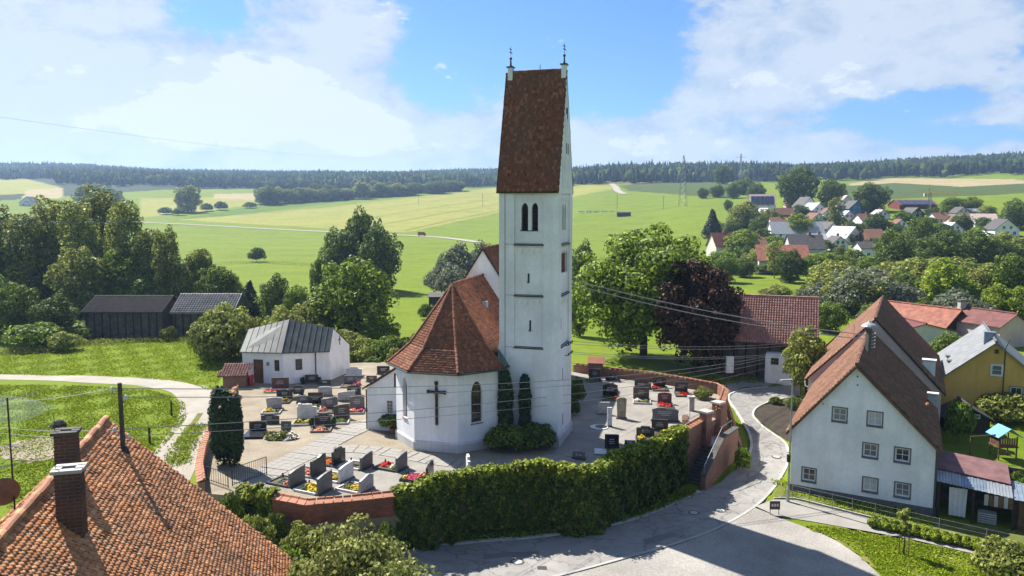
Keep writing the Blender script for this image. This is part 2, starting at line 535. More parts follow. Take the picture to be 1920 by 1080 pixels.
def inst(name, mesh, parent, loc=(0, 0, 0), rz=0, sc=None):
    o = bpy.data.objects.new(name, mesh)
    o.location = loc
    o.rotation_euler = (0, 0, rz)
    if sc:
        o.scale = sc
    return link(o, parent)
# ------------------------------------------------------------------ terrain
NEAR = np.array([(-17, 48, -1.2), (-13, 44, -2.0), (-8, 45, -2.9), (-3, 47, -3.5), (3, 48, -3.6), (10, 51, -3.6), (15, 57, -3.6), (19, 62, -3.1), (21.5, 68, -2.7),
    (24, 76, -2.4), (27, 86, -2.2), (36, 98, -2.3), (15, 86, -1.4), (5, 90, -1.2), (-5, 95, -1.4), (-20, 90, -1), (-30, 76, -1), (-25, 60, -.8), (-21, 53, -.9),
    (-35, 60, -1.2), (-40, 90, -1.5), (-35, 120, -2), (0, 120, -2), (40, 120, -2.2), (30, 54, -3.5), (22, 56, -3.5), (30, 40, -3.7), (10, 40, -3.7), (20, 48, -3.6),
    (-8, 38, -3.4), (0, 25, -4), (-20, 30, -2.5), (40, 70, -3.1), (45, 60, -3.5), (50, 90, -2.6), (-15, 60, -1.8), (0, 60, -2.5), (-15, 70, -1.6), (8, 70, -2.2),
    (0, 5, -4.5), (-30, 20, -3), (30, 20, -4), (38, 50, -3.5), (60, 40, -3.6), (-60, 50, -1.5), (-60, 100, -2), (60, 110, -2.2), (14, 75, -1.9)], dtype=float)
FAR_D = np.array([100, 130, 207, 300, 380, 450, 520, 600, 700, 800, 900, 1000, 1150, 1300, 1600, 2000, 2600, 3500, 9000], dtype=float)
FAR = {  # pixel column -> heights at FAR_D
    -700: [-2, -2.2, -2.5, -2.5, -2, -2, -1, 2, 5, 9, 14, 22, 33, 44, 60, 88, 122, 122, 100],
    0:    [-2, -2.2, -2.5, -2.5, -2, -2, -1, 2, 5, 9, 14, 22, 33, 42, 60, 88, 124, 122, 100],
    500:  [-2, -2.2, -2.5, -2.5, -2, -1.5, -1, 2, 6, 11, 18, 26, 38, 46, 64, 90, 122, 122, 100],
    900:  [-2, -2.2, -2.5, -2, -1, 0, 1, 5, 11, 18, 26, 34, 45, 55, 76, 98, 122, 122, 100],
    1150: [-2, -2.2, -2.2, -1, 0, 3, 7, 13, 21, 30, 38, 46, 58, 74, 94, 112, 122, 120, 100],
    1350: [-2, -2.2, -1.8, -.5, 3, 8, 13, 19, 27, 35, 43, 50, 56, 68, 90, 110, 122, 120, 100],
    1500: [-2.2, -2.2, -1.5, 0, 5, 13, 19, 24, 30, 36, 43, 49, 56, 66, 84, 102, 118, 116, 100],
    1700: [-2.5, -2.4, -1.5, 1, 7, 14, 20, 24, 29, 35, 41, 47, 55, 64, 85, 104, 116, 116, 100],
    1950: [-2.5, -2.4, -1.5, 1, 7, 14, 20, 24, 29, 34, 40, 46, 55, 66, 88, 108, 118, 118, 100],
    2700: [-2.5, -2.4, -1.5, 1, 7, 14, 20, 24, 29, 34, 40, 46, 55, 66, 88, 108, 118, 118, 100]}
FPX = np.array(sorted(FAR), dtype=float)
FZ = np.array([FAR[int(k)] for k in FPX], dtype=float)
def zterr(x, y):
    x = np.atleast_1d(np.asarray(x, dtype=float))
    y = np.atleast_1d(np.asarray(y, dtype=float))
    shp = x.shape
    x, y = x.ravel(), y.ravel()
    d2 = (x[:, None] - NEAR[None, :, 0]) ** 2 + (y[:, None] - NEAR[None, :, 1]) ** 2
    wt = 1.0 / (d2 + 2.0) ** 2
    zn = (wt * NEAR[None, :, 2]).sum(1) / wt.sum(1)
    D = np.hypot(x, y)
    yy = np.where(y > 1, y, 1)
    px = np.where(y > 1, 960 + F * x / yy, np.where(x > 0, 2700, -700))
    px = np.clip(px, -700, 2700)
    ix = np.clip(np.searchsorted(FPX, px) - 1, 0, len(FPX) - 2)
    fx = np.clip((px - FPX[ix]) / (FPX[ix + 1] - FPX[ix]), 0, 1)
    fx = fx * fx * (3 - 2 * fx)
    dd = np.clip(D, 100, 9000)
    idd = np.clip(np.searchsorted(FAR_D, dd) - 1, 0, len(FAR_D) - 2)
    fd = np.clip((dd - FAR_D[idd]) / (FAR_D[idd + 1] - FAR_D[idd]), 0, 1)
    def at(i):
        return FZ[i, idd] * (1 - fd) + FZ[i, idd + 1] * fd
    zf = at(ix) * (1 - fx) + at(ix + 1) * fx
    zf = zf + np.where(D > 1100, 1, np.clip((D - 500) / 600, 0, 1)) * (6 * np.sin(x * .0041 + 1) * np.sin(y * .0033) + 3 * np.sin(x * .011 + y * .007))* np.clip((D-700)/900, 0, 1)
    b = np.clip((D - 95) / 45, 0, 1)
    b = b * b * (3 - 2 * b)
    return (zn * (1 - b) + zf * b).reshape(shp)
def zg(x, y):
    return float(zterr([x], [y])[0])
def G(px, py):                    # where a sight line meets the ground
    r = ray(px, py)
    r = r / r.y
    dd = GD
    P = np.array([r.x, r.y, r.z])[None] * dd[:, None]
    below = P[:, 2] + CAM_H <= zterr(P[:, 0], P[:, 1])
    k = int(np.argmax(below)) if below.any() else len(dd) - 1
    lo, hi = dd[max(k - 1, 0)], dd[k]
    for _ in range(2):
        d2 = np.linspace(lo, hi, 24)
        P = np.array([r.x, r.y, r.z])[None] * d2[:, None]
        bl = P[:, 2] + CAM_H <= zterr(P[:, 0], P[:, 1])
        k = max(1, int(np.argmax(bl))) if bl.any() else 23
        lo, hi = d2[k - 1], d2[k]
    p = CAMP + r * float(hi)
    return Vector((p.x, p.y, zg(p.x, p.y)))
GD = np.geomspace(15, 4000, 420)

def inpoly(px, py, poly):
    c = np.zeros(px.shape, bool)
    n = len(poly)
    for i in range(n):
        x1, y1 = poly[i]
        x2, y2 = poly[(i + 1) % n]
        if y1 == y2:
            continue
        t = ((y1 > py) != (y2 > py)) & (px < (x2 - x1) * (py - y1) / (y2 - y1) + x1)
        c ^= t
    return c
az_in = np.arange(-60, 1984, 5.5)
az = np.concatenate([np.degrees(np.arctan((az_in - 960) / F)), ])
az = np.concatenate([np.arange(-180, az[0] - .5, 3.0), az, np.arange(az[-1] + 1, 180.1, 3.0)])
az[-1] = 180
Dr = np.concatenate([[1.5], np.geomspace(6, 120, 90), np.geomspace(122, 3200, 330), np.geomspace(3300, 9000, 14)])
AZ, DR = np.meshgrid(np.radians(az), Dr)
DW = DR  # radial distance
TX, TY = DR * np.sin(AZ), DR * np.cos(AZ)
TZ = zterr(TX, TY)
nr, nc = TX.shape
V = np.stack([TX, TY, TZ], -1).reshape(-1, 3)
road_in = [(700, 1022), (790, 1019), (900, 1016), (1000, 1008), (1100, 994), (1180, 976), (1250, 950), (1310, 922), (1350, 905), (1385, 878), (1402, 855), (1409, 838), (1404, 812), (1392, 790), (1378, 768), (1366, 748), (1372, 738), (1400, 730), (1440, 726), (1500, 722)]
road_out = [(1500, 742), (1470, 748), (1440, 755), (1418, 766), (1412, 780), (1425, 796), (1450, 815), (1472, 832), (1478, 850), (1474, 875), (1450, 915), (1415, 950), (1350, 988), (1270, 1018), (1150, 1052), (1000, 1090), (850, 1120), (700, 1140)]
YARD_PIX = [(1415, 952), (1350, 992), (1270, 1022), (1150, 1056), (1000, 1094), (850, 1124), (850, 1300), (1700, 1300), (1655, 1085), (1620, 1050), (1580, 1020), (1540, 1000), (1500, 985), (1455, 968)]
# the ground is dug out a little where the road, the yard and the paths are laid
for pl in (road_in + road_out, YARD_PIX, [(1417, 950), (1450, 937), (1490, 938), (1560, 955), (1640, 975), (1760, 1004), (1925, 1042), (2100, 1080), (2090, 1100), (1925, 1060), (1800, 1033), (1700, 1010), (1600, 992), (1520, 978), (1455, 968)]):
    wp = [tuple(G(*p).xy) for p in pl]
    V[inpoly(V[:, 0], V[:, 1], wp), 2] -= .22
ii = np.arange((nr - 1) * nc).reshape(nr - 1, nc)[:, :-1].ravel()
Q = np.stack([ii, ii + 1, ii + nc + 1, ii + nc], 1)
# field colours: which crop grows where
cz = V[:, 1] * cos(PITCH) - (V[:, 2] - CAM_H) * sin(PITCH)
ok = cz > 1
PX = np.where(ok, 960 + F * V[:, 0] / np.where(ok, cz, 1), -5000)
PY = np.where(ok, 540 - F * (V[:, 1] * sin(PITCH) + (V[:, 2] - CAM_H) * cos(PITCH)) / np.where(ok, cz, 1), 5000)
GRASS, HAY, STUB, CORN, MEAD, DIRT, WOODF = (.092, .15, .012), (.24, .235, .05), (.33, .26, .15), (.062, .088, .02), (.136, .182, .013), (.40, .34, .26), (.03, .045, .02)
col = np.empty((len(V), 4))
col[:] = (*MEAD, 1)
DV = np.hypot(V[:, 0], V[:, 1])
col[(DV > 1500)] = (*WOODF, 1)
def field(poly, c):
    col[inpoly(PX, PY, poly) & ok & (DV > 100)] = (*c, 1)
field([(-60, 300), (700, 300), (960, 300), (960, 352), (640, 352), (300, 356), (-60, 380)], WOODF)
field([(-60, 335), (40, 333), (110, 350), (120, 362), (-60, 366)], HAY)
field([(50, 356), (120, 352), (115, 372), (40, 374)], STUB)
field([(265, 372), (500, 368), (505, 380), (345, 400), (265, 408)], HAY)
field([(400, 364), (505, 362), (505, 376), (400, 372)], STUB)
field([(560, 342), (740, 334), (860, 336), (940, 340), (940, 348), (620, 356)], CORN)
field([(820, 336), (1060, 333), (1060, 352), (870, 352)], CORN)
field([(330, 412), (620, 388), (945, 350), (1060, 350), (1060, 372), (760, 436)], HAY)
field([(330, 412), (480, 385), (945, 350), (700, 372), (420, 406)], GRASS)
field([(880, 440), (1060, 382), (1160, 345), (1330, 375), (1335, 440), (1100, 460)], MEAD)
field([(1060, 345), (1140, 345), (1160, 352), (1060, 372)], HAY)
field([(1060, 336), (1145, 338), (1150, 344), (1060, 345)], CORN)
field([(1130, 335), (1290, 337), (1290, 341), (1145, 344)], STUB)
field([(1160, 348), (1300, 334), (1365, 345), (1365, 372), (1180, 358)], CORN)
field([(1590, 345), (1660, 334), (1900, 336), (1990, 350), (1990, 362), (1620, 362)], STUB)
field([(1560, 350), (1680, 343), (1800, 350), (1690, 358), (1560, 372)], CORN)
field([(1580, 360), (1700, 356), (1990, 340), (1990, 362), (1800, 368), (1560, 378)], CORN)
field([(1790, 372), (1990, 356), (1990, 396), (1780, 396)], MEAD)
field([(-60, 440), (330, 425), (960, 448), (960, 640), (-60, 640)], MEAD)
field([(-60, 640), (400, 630), (395, 715), (-60, 720)], MEAD)
# the pale lane across the fields
TERR_LANE = True
me = np_mesh('terrain', V, Q, 'soil')
me.polygons.foreach_set('use_smooth', [True] * len(me.polygons))
ca = me.color_attributes.new('crop', 'FLOAT_COLOR', 'POINT')
ca.data.foreach_set('color', col.astype(np.float32).ravel())
m, t, b = bsdf('ground', .95, .1)
at = N(t, 'ShaderNodeAttribute', attribute_name='crop')
n1 = noise(t, .05, 6, .6)
n2 = noise(t, .9, 6, .7)
n3 = noise(t, .012, 4, .6, sc3=(1, 4, 1))
c = mixc(t, .55, at.outputs['Color'], ramp(t, n1, [(.3, (.62, .72, .6)), (.55, (1, 1, 1)), (.75, (1.0, .95, .7))]), 'MULTIPLY')
c = mixc(t, .45, c, ramp(t, n2, [(.3, (.5, .55, .45)), (.6, (1, 1, 1)), (.8, (1.0, .96, .7))]), 'MULTIPLY')
c = mixc(t, .6, c, ramp(t, noise(t, .22, 5, .7), [(.32, (.62, .7, .55)), (.55, (1, 1, 1))]), 'MULTIPLY')
c = mixc(t, .4, c, ramp(t, n3, [(.35, (.75, .8, .7)), (.65, (1, 1, 1))]), 'MULTIPLY')
L(t, c, b.inputs['Base Color'])
bumpn(t, b, noise(t, 3, 5, .7), .12, .5)
me.materials.clear()
me.materials.append(m)
ter = bpy.data.objects.new('terrain', me)
C.objects.link(ter)
tag(ter, kind='structure')

def drape(name, pts, mat, dz, step=1.2, kind='structure', jag=0.0):
    """sheet over the ground inside a world polygon"""
    if jag:
        rj = random.Random(len(pts))
        out = []
        for i in range(len(pts)):
            a, b_ = Vector((pts[i][0], pts[i][1])), Vector((pts[(i + 1) % len(pts)][0], pts[(i + 1) % len(pts)][1]))
            k = max(1, min(60, int((b_ - a).length / .35)))
            q = (b_ - a).normalized()
            out += [a.lerp(b_, j / k) + Vector((-q.y, q.x)) * rj.gauss(0, jag) for j in range(k)]
        pts = out
    P = np.array([(p[0], p[1]) for p in pts])
    x0, y0 = P.min(0)
    x1, y1 = P.max(0)
    bm_v, idx = [], {}
    import bmesh
    bm = bmesh.new()
    f = bm.faces.new([bm.verts.new((p[0], p[1], 0)) for p in pts])
    bm.normal_update()
    for ax, lo, hi in ((0, x0, x1), (1, y0, y1)):
        for q in np.arange(lo + step, hi, step):
            co = (q, 0, 0) if ax == 0 else (0, q, 0)
            no = (1, 0, 0) if ax == 0 else (0, 1, 0)
            bmesh.ops.bisect_plane(bm, geom=bm.verts[:] + bm.edges[:] + bm.faces[:], plane_co=co, plane_no=no)
    vs = bm.verts[:]
    zz = zterr([v.co.x for v in vs], [v.co.y for v in vs])
    for v, z in zip(vs, zz):
        v.co.z = z + dz
    if bm.faces[:] and sum(f.normal.z for f in bm.faces) < 0:
        bmesh.ops.reverse_faces(bm, faces=bm.faces[:])
    me = bpy.data.meshes.new(name)
    bm.to_mesh(me)
    bm.free()
    me.materials.append(MATS[mat])
    o = bpy.data.objects.new(name, me)
    C.objects.link(o)
    return tag(o, kind=kind)
def strip(name, centre, width, mat, dz, seg=1.5, kind='structure', edge=0.0):
    """ribbon along a polyline, laid on the ground"""
    P = [Vector((p[0], p[1])) for p in centre]
    pts = smooth_line(P, seg)
    n = len(pts)
    wd = width if isinstance(width, (list, tuple)) else [width, width]
    mb = MB()
    vs = []
    for i, p in enumerate(pts):
        d = (pts[min(i + 1, n - 1)] - pts[max(i - 1, 0)]).normalized()
        q = Vector((-d.y, d.x))
        w_ = np.interp(i / (n - 1), np.linspace(0, 1, len(wd)), wd)
        for k in (-.5, -.17, .17, .5):
            e = p + q * w_ * k
            vs.append((e.x, e.y, zg(e.x, e.y) + dz))
    fs = []
    for i in range(n - 1):
        for k in range(3):
            a = i * 4 + k
            fs.append((a + 1, a, a + 4, a + 5))
    mb.add(vs, fs)
    return tag(mb.build(name, mat), kind=kind)
def smooth_line(P, seg):
    out = []
    n = len(P)
    for i in range(n - 1):
        p0, p1, p2, p3 = P[max(i - 1, 0)], P[i], P[i + 1], P[min(i + 2, n - 1)]
        k = max(2, int((p2 - p1).length / seg))
        for j in range(k):
            u = j / k
            out.append(.5 * ((2 * p1) + (p2 - p0) * u + (2 * p0 - 5 * p1 + 4 * p2 - p3) * u * u + (3 * p1 - p0 - 3 * p2 + p3) * u ** 3))
    out.append(P[-1])
    return out

# ground materials
def mk_ground(name, c1, c2, sc, fine=18, spots=None, bump=.015, grit=.35):
    m, t, b = bsdf(name, .93, .15)
    c = ramp(t, noise(t, sc, 6, .6), [(.3, c1), (.7, c2)])
    c = mixc(t, grit, c, ramp(t, noise(t, fine, 4, .7), [(.3, (.5, .5, .5)), (.65, (1, 1, 1))]), 'MULTIPLY')
    if spots:
        c = mixc(t, ramp(t, noise(t, .35, 5, .65), [(.58, (0, 0, 0)), (.72, (.8, .8, .8))]), c, spots)
    L(t, c, b.inputs['Base Color'])
    bumpn(t, b, noise(t, fine * 1.5, 3, .7), bump, .6)
    return m
def mk_asphalt():
    m, t, b = bsdf('asphalt', .9, .2)
    c = ramp(t, noise(t, .22, 6, .65), [(.3, (.20, .194, .186)), (.7, (.29, .28, .266))])
    c = mixc(t, .4, c, ramp(t, noise(t, 22, 4, .7), [(.3, (.55, .55, .55)), (.65, (1, 1, 1))]), 'MULTIPLY')
    c = mixc(t, .55, c, ramp(t, noise(t, 1.3, 7, .7), [(.38, (.62, .61, .6)), (.52, (1, 1, 1))]), 'MULTIPLY')
    v = N(t, 'ShaderNodeTexVoronoi', feature='DISTANCE_TO_EDGE')      # cracks
    v.inputs['Scale'].default_value = .33
    nz = N(t, 'ShaderNodeTexNoise')
    nz.inputs['Scale'].default_value = 1.2
    tcx = N(t, 'ShaderNodeTexCoord')
    L(t, tcx.outputs['Object'], nz.inputs['Vector'])
    ad = N(t, 'ShaderNodeVectorMath', operation='ADD')
    L(t, tcx.outputs['Object'], ad.inputs[0])
    L(t, nz.outputs['Color'], ad.inputs[1])
    L(t, ad.outputs[0], v.inputs['Vector'])
    c = mixc(t, .6, c, ramp(t, v.outputs['Distance'], [(.0, (.3, .29, .28)), (.02, (1, 1, 1))]), 'MULTIPLY')
    L(t, c, b.inputs['Base Color'])
    bumpn(t, b, noise(t, 30, 3, .7), .01, .5)
mk_asphalt()
mk_ground('gravel', (0.2312, 0.2176, 0.2006), (0.3672, 0.3468, 0.3196), .22, 7, spots=(0.204, 0.1938, 0.1768), bump=.06, grit=.75)
mk_ground('gravel_tan', (0.204, 0.17, 0.1258), (0.3128, 0.2686, 0.204), .45, 7, spots=(0.1836, 0.1598, 0.1088), bump=.05, grit=.7)
mk_ground('track', (0.250, 0.228, 0.196), (0.326, 0.305, 0.267), .4, 9, bump=.03)
mk_ground('earth_bed', (0.034, 0.0272, 0.0224), (0.0578, 0.0476, 0.0374), .8, 9, bump=.05)
mk_ground('paving', (0.220, 0.208, 0.191), (0.289, 0.277, 0.254), .6, 14)
mk_ground('lawn', (0.0884, 0.1122, 0.0109), (0.1564, 0.1768, 0.0204), .5, 6, spots=(0.1632, 0.1496, 0.0544), bump=.05)
mk_ground('verge_grass', (0.0748, 0.0952, 0.017), (0.136, 0.1428, 0.034), .7, 5, spots=(0.204, 0.1768, 0.0884), bump=.05)
mk_ground('white_line', (0.2856, 0.2788, 0.2652), (0.3672, 0.3604, 0.34), 1, 10)

g2 = lambda l: [G(*p) for p in l]
mk_ground('asphalt_patch', (0.136, 0.1326, 0.1292), (0.1836, 0.1782, 0.1734), .5)
# village road sweeping round the churchyard
drape('village_road', g2(road_in + road_out), 'asphalt', .02)
for pp in ([(1205, 1012), (1262, 998), (1270, 1006), (1212, 1021)], [(1395, 905), (1425, 885), (1432, 893), (1402, 914)], [(1398, 790), (1412, 800), (1420, 815), (1408, 812)], [(905, 1040), (1010, 1034), (1012, 1042), (908, 1049)]):
    drape('road_patch', g2(pp), 'asphalt_patch', .028, jag=.03)
def ribbon(name, pix, w_, h, mat, parent=None, seg=.6, kind='structure'):
    pts = smooth_line([Vector(G(*p).xy) for p in pix], seg)
    mb = MB()
    n = len(pts)
    vs, fs = [], []
    for i, p in enumerate(pts):
        d = (pts[min(i + 1, n - 1)] - pts[max(i - 1, 0)]).normalized()
        q = Vector((-d.y, d.x)) * w_ / 2
        z = zg(p.x, p.y)
        vs += [(p.x - q.x, p.y - q.y, z - .1), (p.x - q.x, p.y - q.y, z + h), (p.x + q.x, p.y + q.y, z + h), (p.x + q.x, p.y + q.y, z - .1)]
    for i in range(n - 1):
        for k in range(3):
            a = i * 4 + k
            fs.append((a, a + 1, a + 5, a + 4))
    fs += [(0, 3, 2, 1), (4 * n - 4, 4 * n - 3, 4 * n - 2, 4 * n - 1)]
    mb.add(vs, fs)
    return tag(mb.build(name, mat, parent), kind=kind)
ribbon('kerb', road_in[1:8], .3, .10, 'concrete')
ribbon('kerb', road_in[9:19], .22, .10, 'concrete')
ribbon('kerb', road_out[1:9], .2, .12, 'concrete')
ribbon('gutter_strip', road_out[8:17], .22, .035, 'white_line')
drape('gravel_yard', g2(YARD_PIX), 'gravel', .012)
drape('lawn', g2([(1500, 985), (1540, 1000), (1580, 1020), (1620, 1050), (1655, 1085), (1700, 1300), (2200, 1300), (2150, 1090), (1925, 1060), (1800, 1035), (1700, 1012), (1600, 994), (1540, 985)]), 'lawn', .034, jag=.14)
drape('footpath', g2([(1417, 950), (1450, 937), (1490, 938), (1560, 955), (1640, 975), (1760, 1004), (1925, 1042), (2100, 1080), (2090, 1100), (1925, 1060), (1800, 1033), (1700, 1010), (1600, 992), (1520, 978), (1455, 968)]), 'paving', .03)
ribbon('path_edging', [(1450, 936), (1490, 936), (1560, 953), (1640, 973), (1760, 1002), (1925, 1040)], .1, .12, 'concrete')
drape('verge', g2([(1462, 905), (1480, 903), (1760, 975), (1930, 1000), (1930, 1038), (1760, 1000), (1640, 971), (1560, 951), (1490, 933), (1452, 932)]), 'verge_grass', .05, jag=.08)
drape('planted_bed', g2([(1416, 768), (1440, 758), (1478, 750), (1520, 745), (1520, 800), (1482, 830), (1450, 810), (1426, 792), (1414, 778)]), 'earth_bed', .03)
# farm track on the left
track = [Vector(G(*p).xy) for p in [(-80, 706), (60, 708), (180, 712), (280, 717), (345, 727), (372, 745), (378, 770), (362, 805), (340, 840), (318, 880), (290, 930), (250, 990)]]
strip('farm_track', track, [2.6, 3.0, 3.4, 3.8, 3.8, 3.6, 3.6], 'track', .02)
tuft = [Vector(G(*p).xy) for p in [(376, 775), (362, 795), (345, 815), (330, 835)]]
strip('track_grass', tuft, .5, 'verge_grass', .03, .5)
drape('sandy_patch', g2([(0, 838), (60, 822), (110, 825), (150, 850), (60, 868), (0, 860)]), 'gravel_tan', .05, jag=.2)
strip('field_lane', [Vector(G(*p).xy) for p in [(-100, 405), (60, 408), (180, 413), (330, 420), (460, 427), (600, 434), (740, 441), (830, 446), (900, 455)]], 6.0, 'track', .25, 12)
for k, ln in enumerate([[(760, 432), (850, 412), (935, 394)], [(700, 424), (820, 402), (935, 382)], [(640, 417), (790, 393), (935, 372)], [(560, 410), (740, 387), (935, 362)], [(450, 402), (660, 385), (860, 364)]]):
    strip('tractor_line', [Vector(G(*p).xy) for p in ln], 1.0, 'verge_grass', .3, 10)
strip('field_lane', [Vector(G(*p).xy) for p in [(1146, 345), (1154, 351), (1158, 358), (1170, 364)]], 8.0, 'track', .4, 12)
drape('shoulder_grass', g2([(1368, 736), (1395, 727), (1440, 722), (1520, 718), (1510, 706), (1420, 702), (1350, 712)]), 'gravel', .03, jag=.2)
# ------------------------------------------------------------------ roof tiles
TPL = {}
def tile_tpl(kind, tw, ex):
    """vertices (u, w, h) of one tile, lower edge at w=0, and its quads"""
    a = tw * .485
    top = ex * 1.12
    if kind == 'flat':
        v = [(-a, top, .004), (a, top, .004), (a, 0, .03), (-a, 0, .03), (a, 0, -.004), (-a, 0, -.004)]
        q = [(0, 3, 2, 1), (3, 5, 4, 2)]
    elif kind == 'biber':
        s = ex * .46
        pr = [(-a, s), (-a * .8, s * .42), (-a * .38, 0), (a * .38, 0), (a * .8, s * .42), (a, s)]
        v = [(-a, top, .004), (a, top, .004)] + [(u, w_, .046 - .022 * w_ / ex) for u, w_ in pr] + [(u, w_, .046 - .022 * w_ / ex - .034) for u, w_ in pr]
        q = [(0, 2, 7, 1), (2, 3, 6, 7), (3, 4, 5, 6)] + [(2 + k, 8 + k, 9 + k, 3 + k) for k in range(5)]
    else:                        # pan tile, wavy across
        us = [-.5, -.28, -.05, .2, .5]
        hs = [.0, -.012, .045, .095, .0]
        v = [(u * tw, top, h + .0) for u, h in zip(us, hs)] + [(u * tw, 0, h + .03) for u, h in zip(us, hs)] + [(u * tw, 0, h - .012) for u, h in zip(us, hs)]
        q = [(k, 5 + k, 6 + k, 1 + k) for k in range(4)] + [(5 + k, 10 + k, 11 + k, 6 + k) for k in range(4)]
    return np.array(v), np.array(q)
class Tiles:
    def __init__(s, kind, tw, ex, seed=1, jit=1.0):
        s.kind, s.tw, s.ex = kind, tw, ex
        s.rng = np.random.default_rng(seed)
        s.v, s.q = tile_tpl(kind, tw, ex)
        s.V, s.Q, s.n = [], [], 0
        s.jit = jit
        s.frames = []
    def poly(s, pts, margin=0.0, lift=.02, keep=None):
        """cover a planar polygon whose first edge is the eave"""
        p = [Vector(q) for q in pts]
        U = (p[1] - p[0]).normalized()
        nn = Vector((0, 0, 0))
        for i in range(len(p)):
            nn += (p[i] - p[0]).cross(p[(i + 1) % len(p)] - p[0])
        nn.normalize()
        if nn.z < 0:
            nn = -nn
        W = nn.cross(U)
        if W.z < 0:
            U = -U
            W = nn.cross(U)
        uv = [((q - p[0]).dot(U), (q - p[0]).dot(W)) for q in p]
        u0, u1 = min(q[0] for q in uv), max(q[0] for q in uv)
        w1 = max(q[1] for q in uv)
        nj, ni = int(w1 / s.ex) + 1, int((u1 - u0) / s.tw) + 2
        jj, i_ = np.meshgrid(np.arange(nj), np.arange(ni), indexing='ij')
        off = .5 if s.kind != 'pan' else 0.0
        uc = u0 + (i_ + (jj % 2) * off) * s.tw + s.tw * .5 * (1 if s.kind == 'pan' else 0)
        wc = jj * s.ex
        uc, wc = uc.ravel(), wc.ravel()
        ok = inpoly(uc, wc + s.ex * .5, uv)
        if margin:
            ok &= inpoly(uc + margin, wc + s.ex * .5, uv) & inpoly(uc - margin, wc + s.ex * .5, uv)
        uc, wc = uc[ok], wc[ok]
        n = len(uc)
        if not n:
            return
        r = s.rng
        j = s.jit
        uc = uc + r.normal(0, .012 * s.tw * j, n)
        wc = wc + r.normal(0, .022 * s.ex * j, n)
        hh = r.normal(0, .004 * j, n).clip(-.008, .012) + lift
        tl = r.normal(0, .05 * j, n)
        P = np.empty((n, len(s.v), 3))
        uu = s.v[None, :, 0] + 0 * uc[:, None]
        P[:, :, 0] = uc[:, None] + uu
        P[:, :, 1] = wc[:, None] + s.v[None, :, 1]
        P[:, :, 2] = hh[:, None] + s.v[None, :, 2] + uu * tl[:, None]
        o, U_, W_, N_ = (np.array(q) for q in (p[0], U, W, nn))
        X = o + P[..., 0:1] * U_ + P[..., 1:2] * W_ + P[..., 2:3] * N_
        if keep is not None:
            s.frames.append((o, U, W, nn, uc, wc, hh))
            sel = keep(X.mean(1))
            s.picked = [(o + uc[k] * U_ + wc[k] * W_ + hh[k] * N_, U, W, nn) for k in np.nonzero(sel)[0]]
            X = X[~sel]
            n = len(X)
        s.V.append(X.reshape(-1, 3))
        s.Q.append((s.q[None] + (np.arange(n) * len(s.v))[:, None, None]).reshape(-1, 4) + s.n)
        s.n += n * len(s.v)
    def build(s, name, mat, parent):
        me = np_mesh(name, np.concatenate(s.V), np.concatenate(s.Q), mat)
        o = link(bpy.data.objects.new(name, me), parent)
        return tag(o, kind='stuff')
def caps(mb, p0, p1, r=.11, ln=.38, mi=0, seed=0):
    """half-round ridge tiles lapped one over the other"""
    p0, p1 = Vector(p0), Vector(p1)
    d = p1 - p0
    n = max(1, int(d.length / ln))
    rng = random.Random(seed)
    for k in range(n):
        a, b_ = p0 + d * (k / n), p0 + d * ((k + 1.08) / n)
        j = Vector((rng.uniform(-.01, .01), rng.uniform(-.01, .01), rng.uniform(-.008, .008)))
        mb.tube([a + j, b_ + j], [r * 1.06, r * .9], 8, mi)
def fan(mb, pts, mi=0):
    mb.add(pts, [tuple(range(len(pts)))], mi)

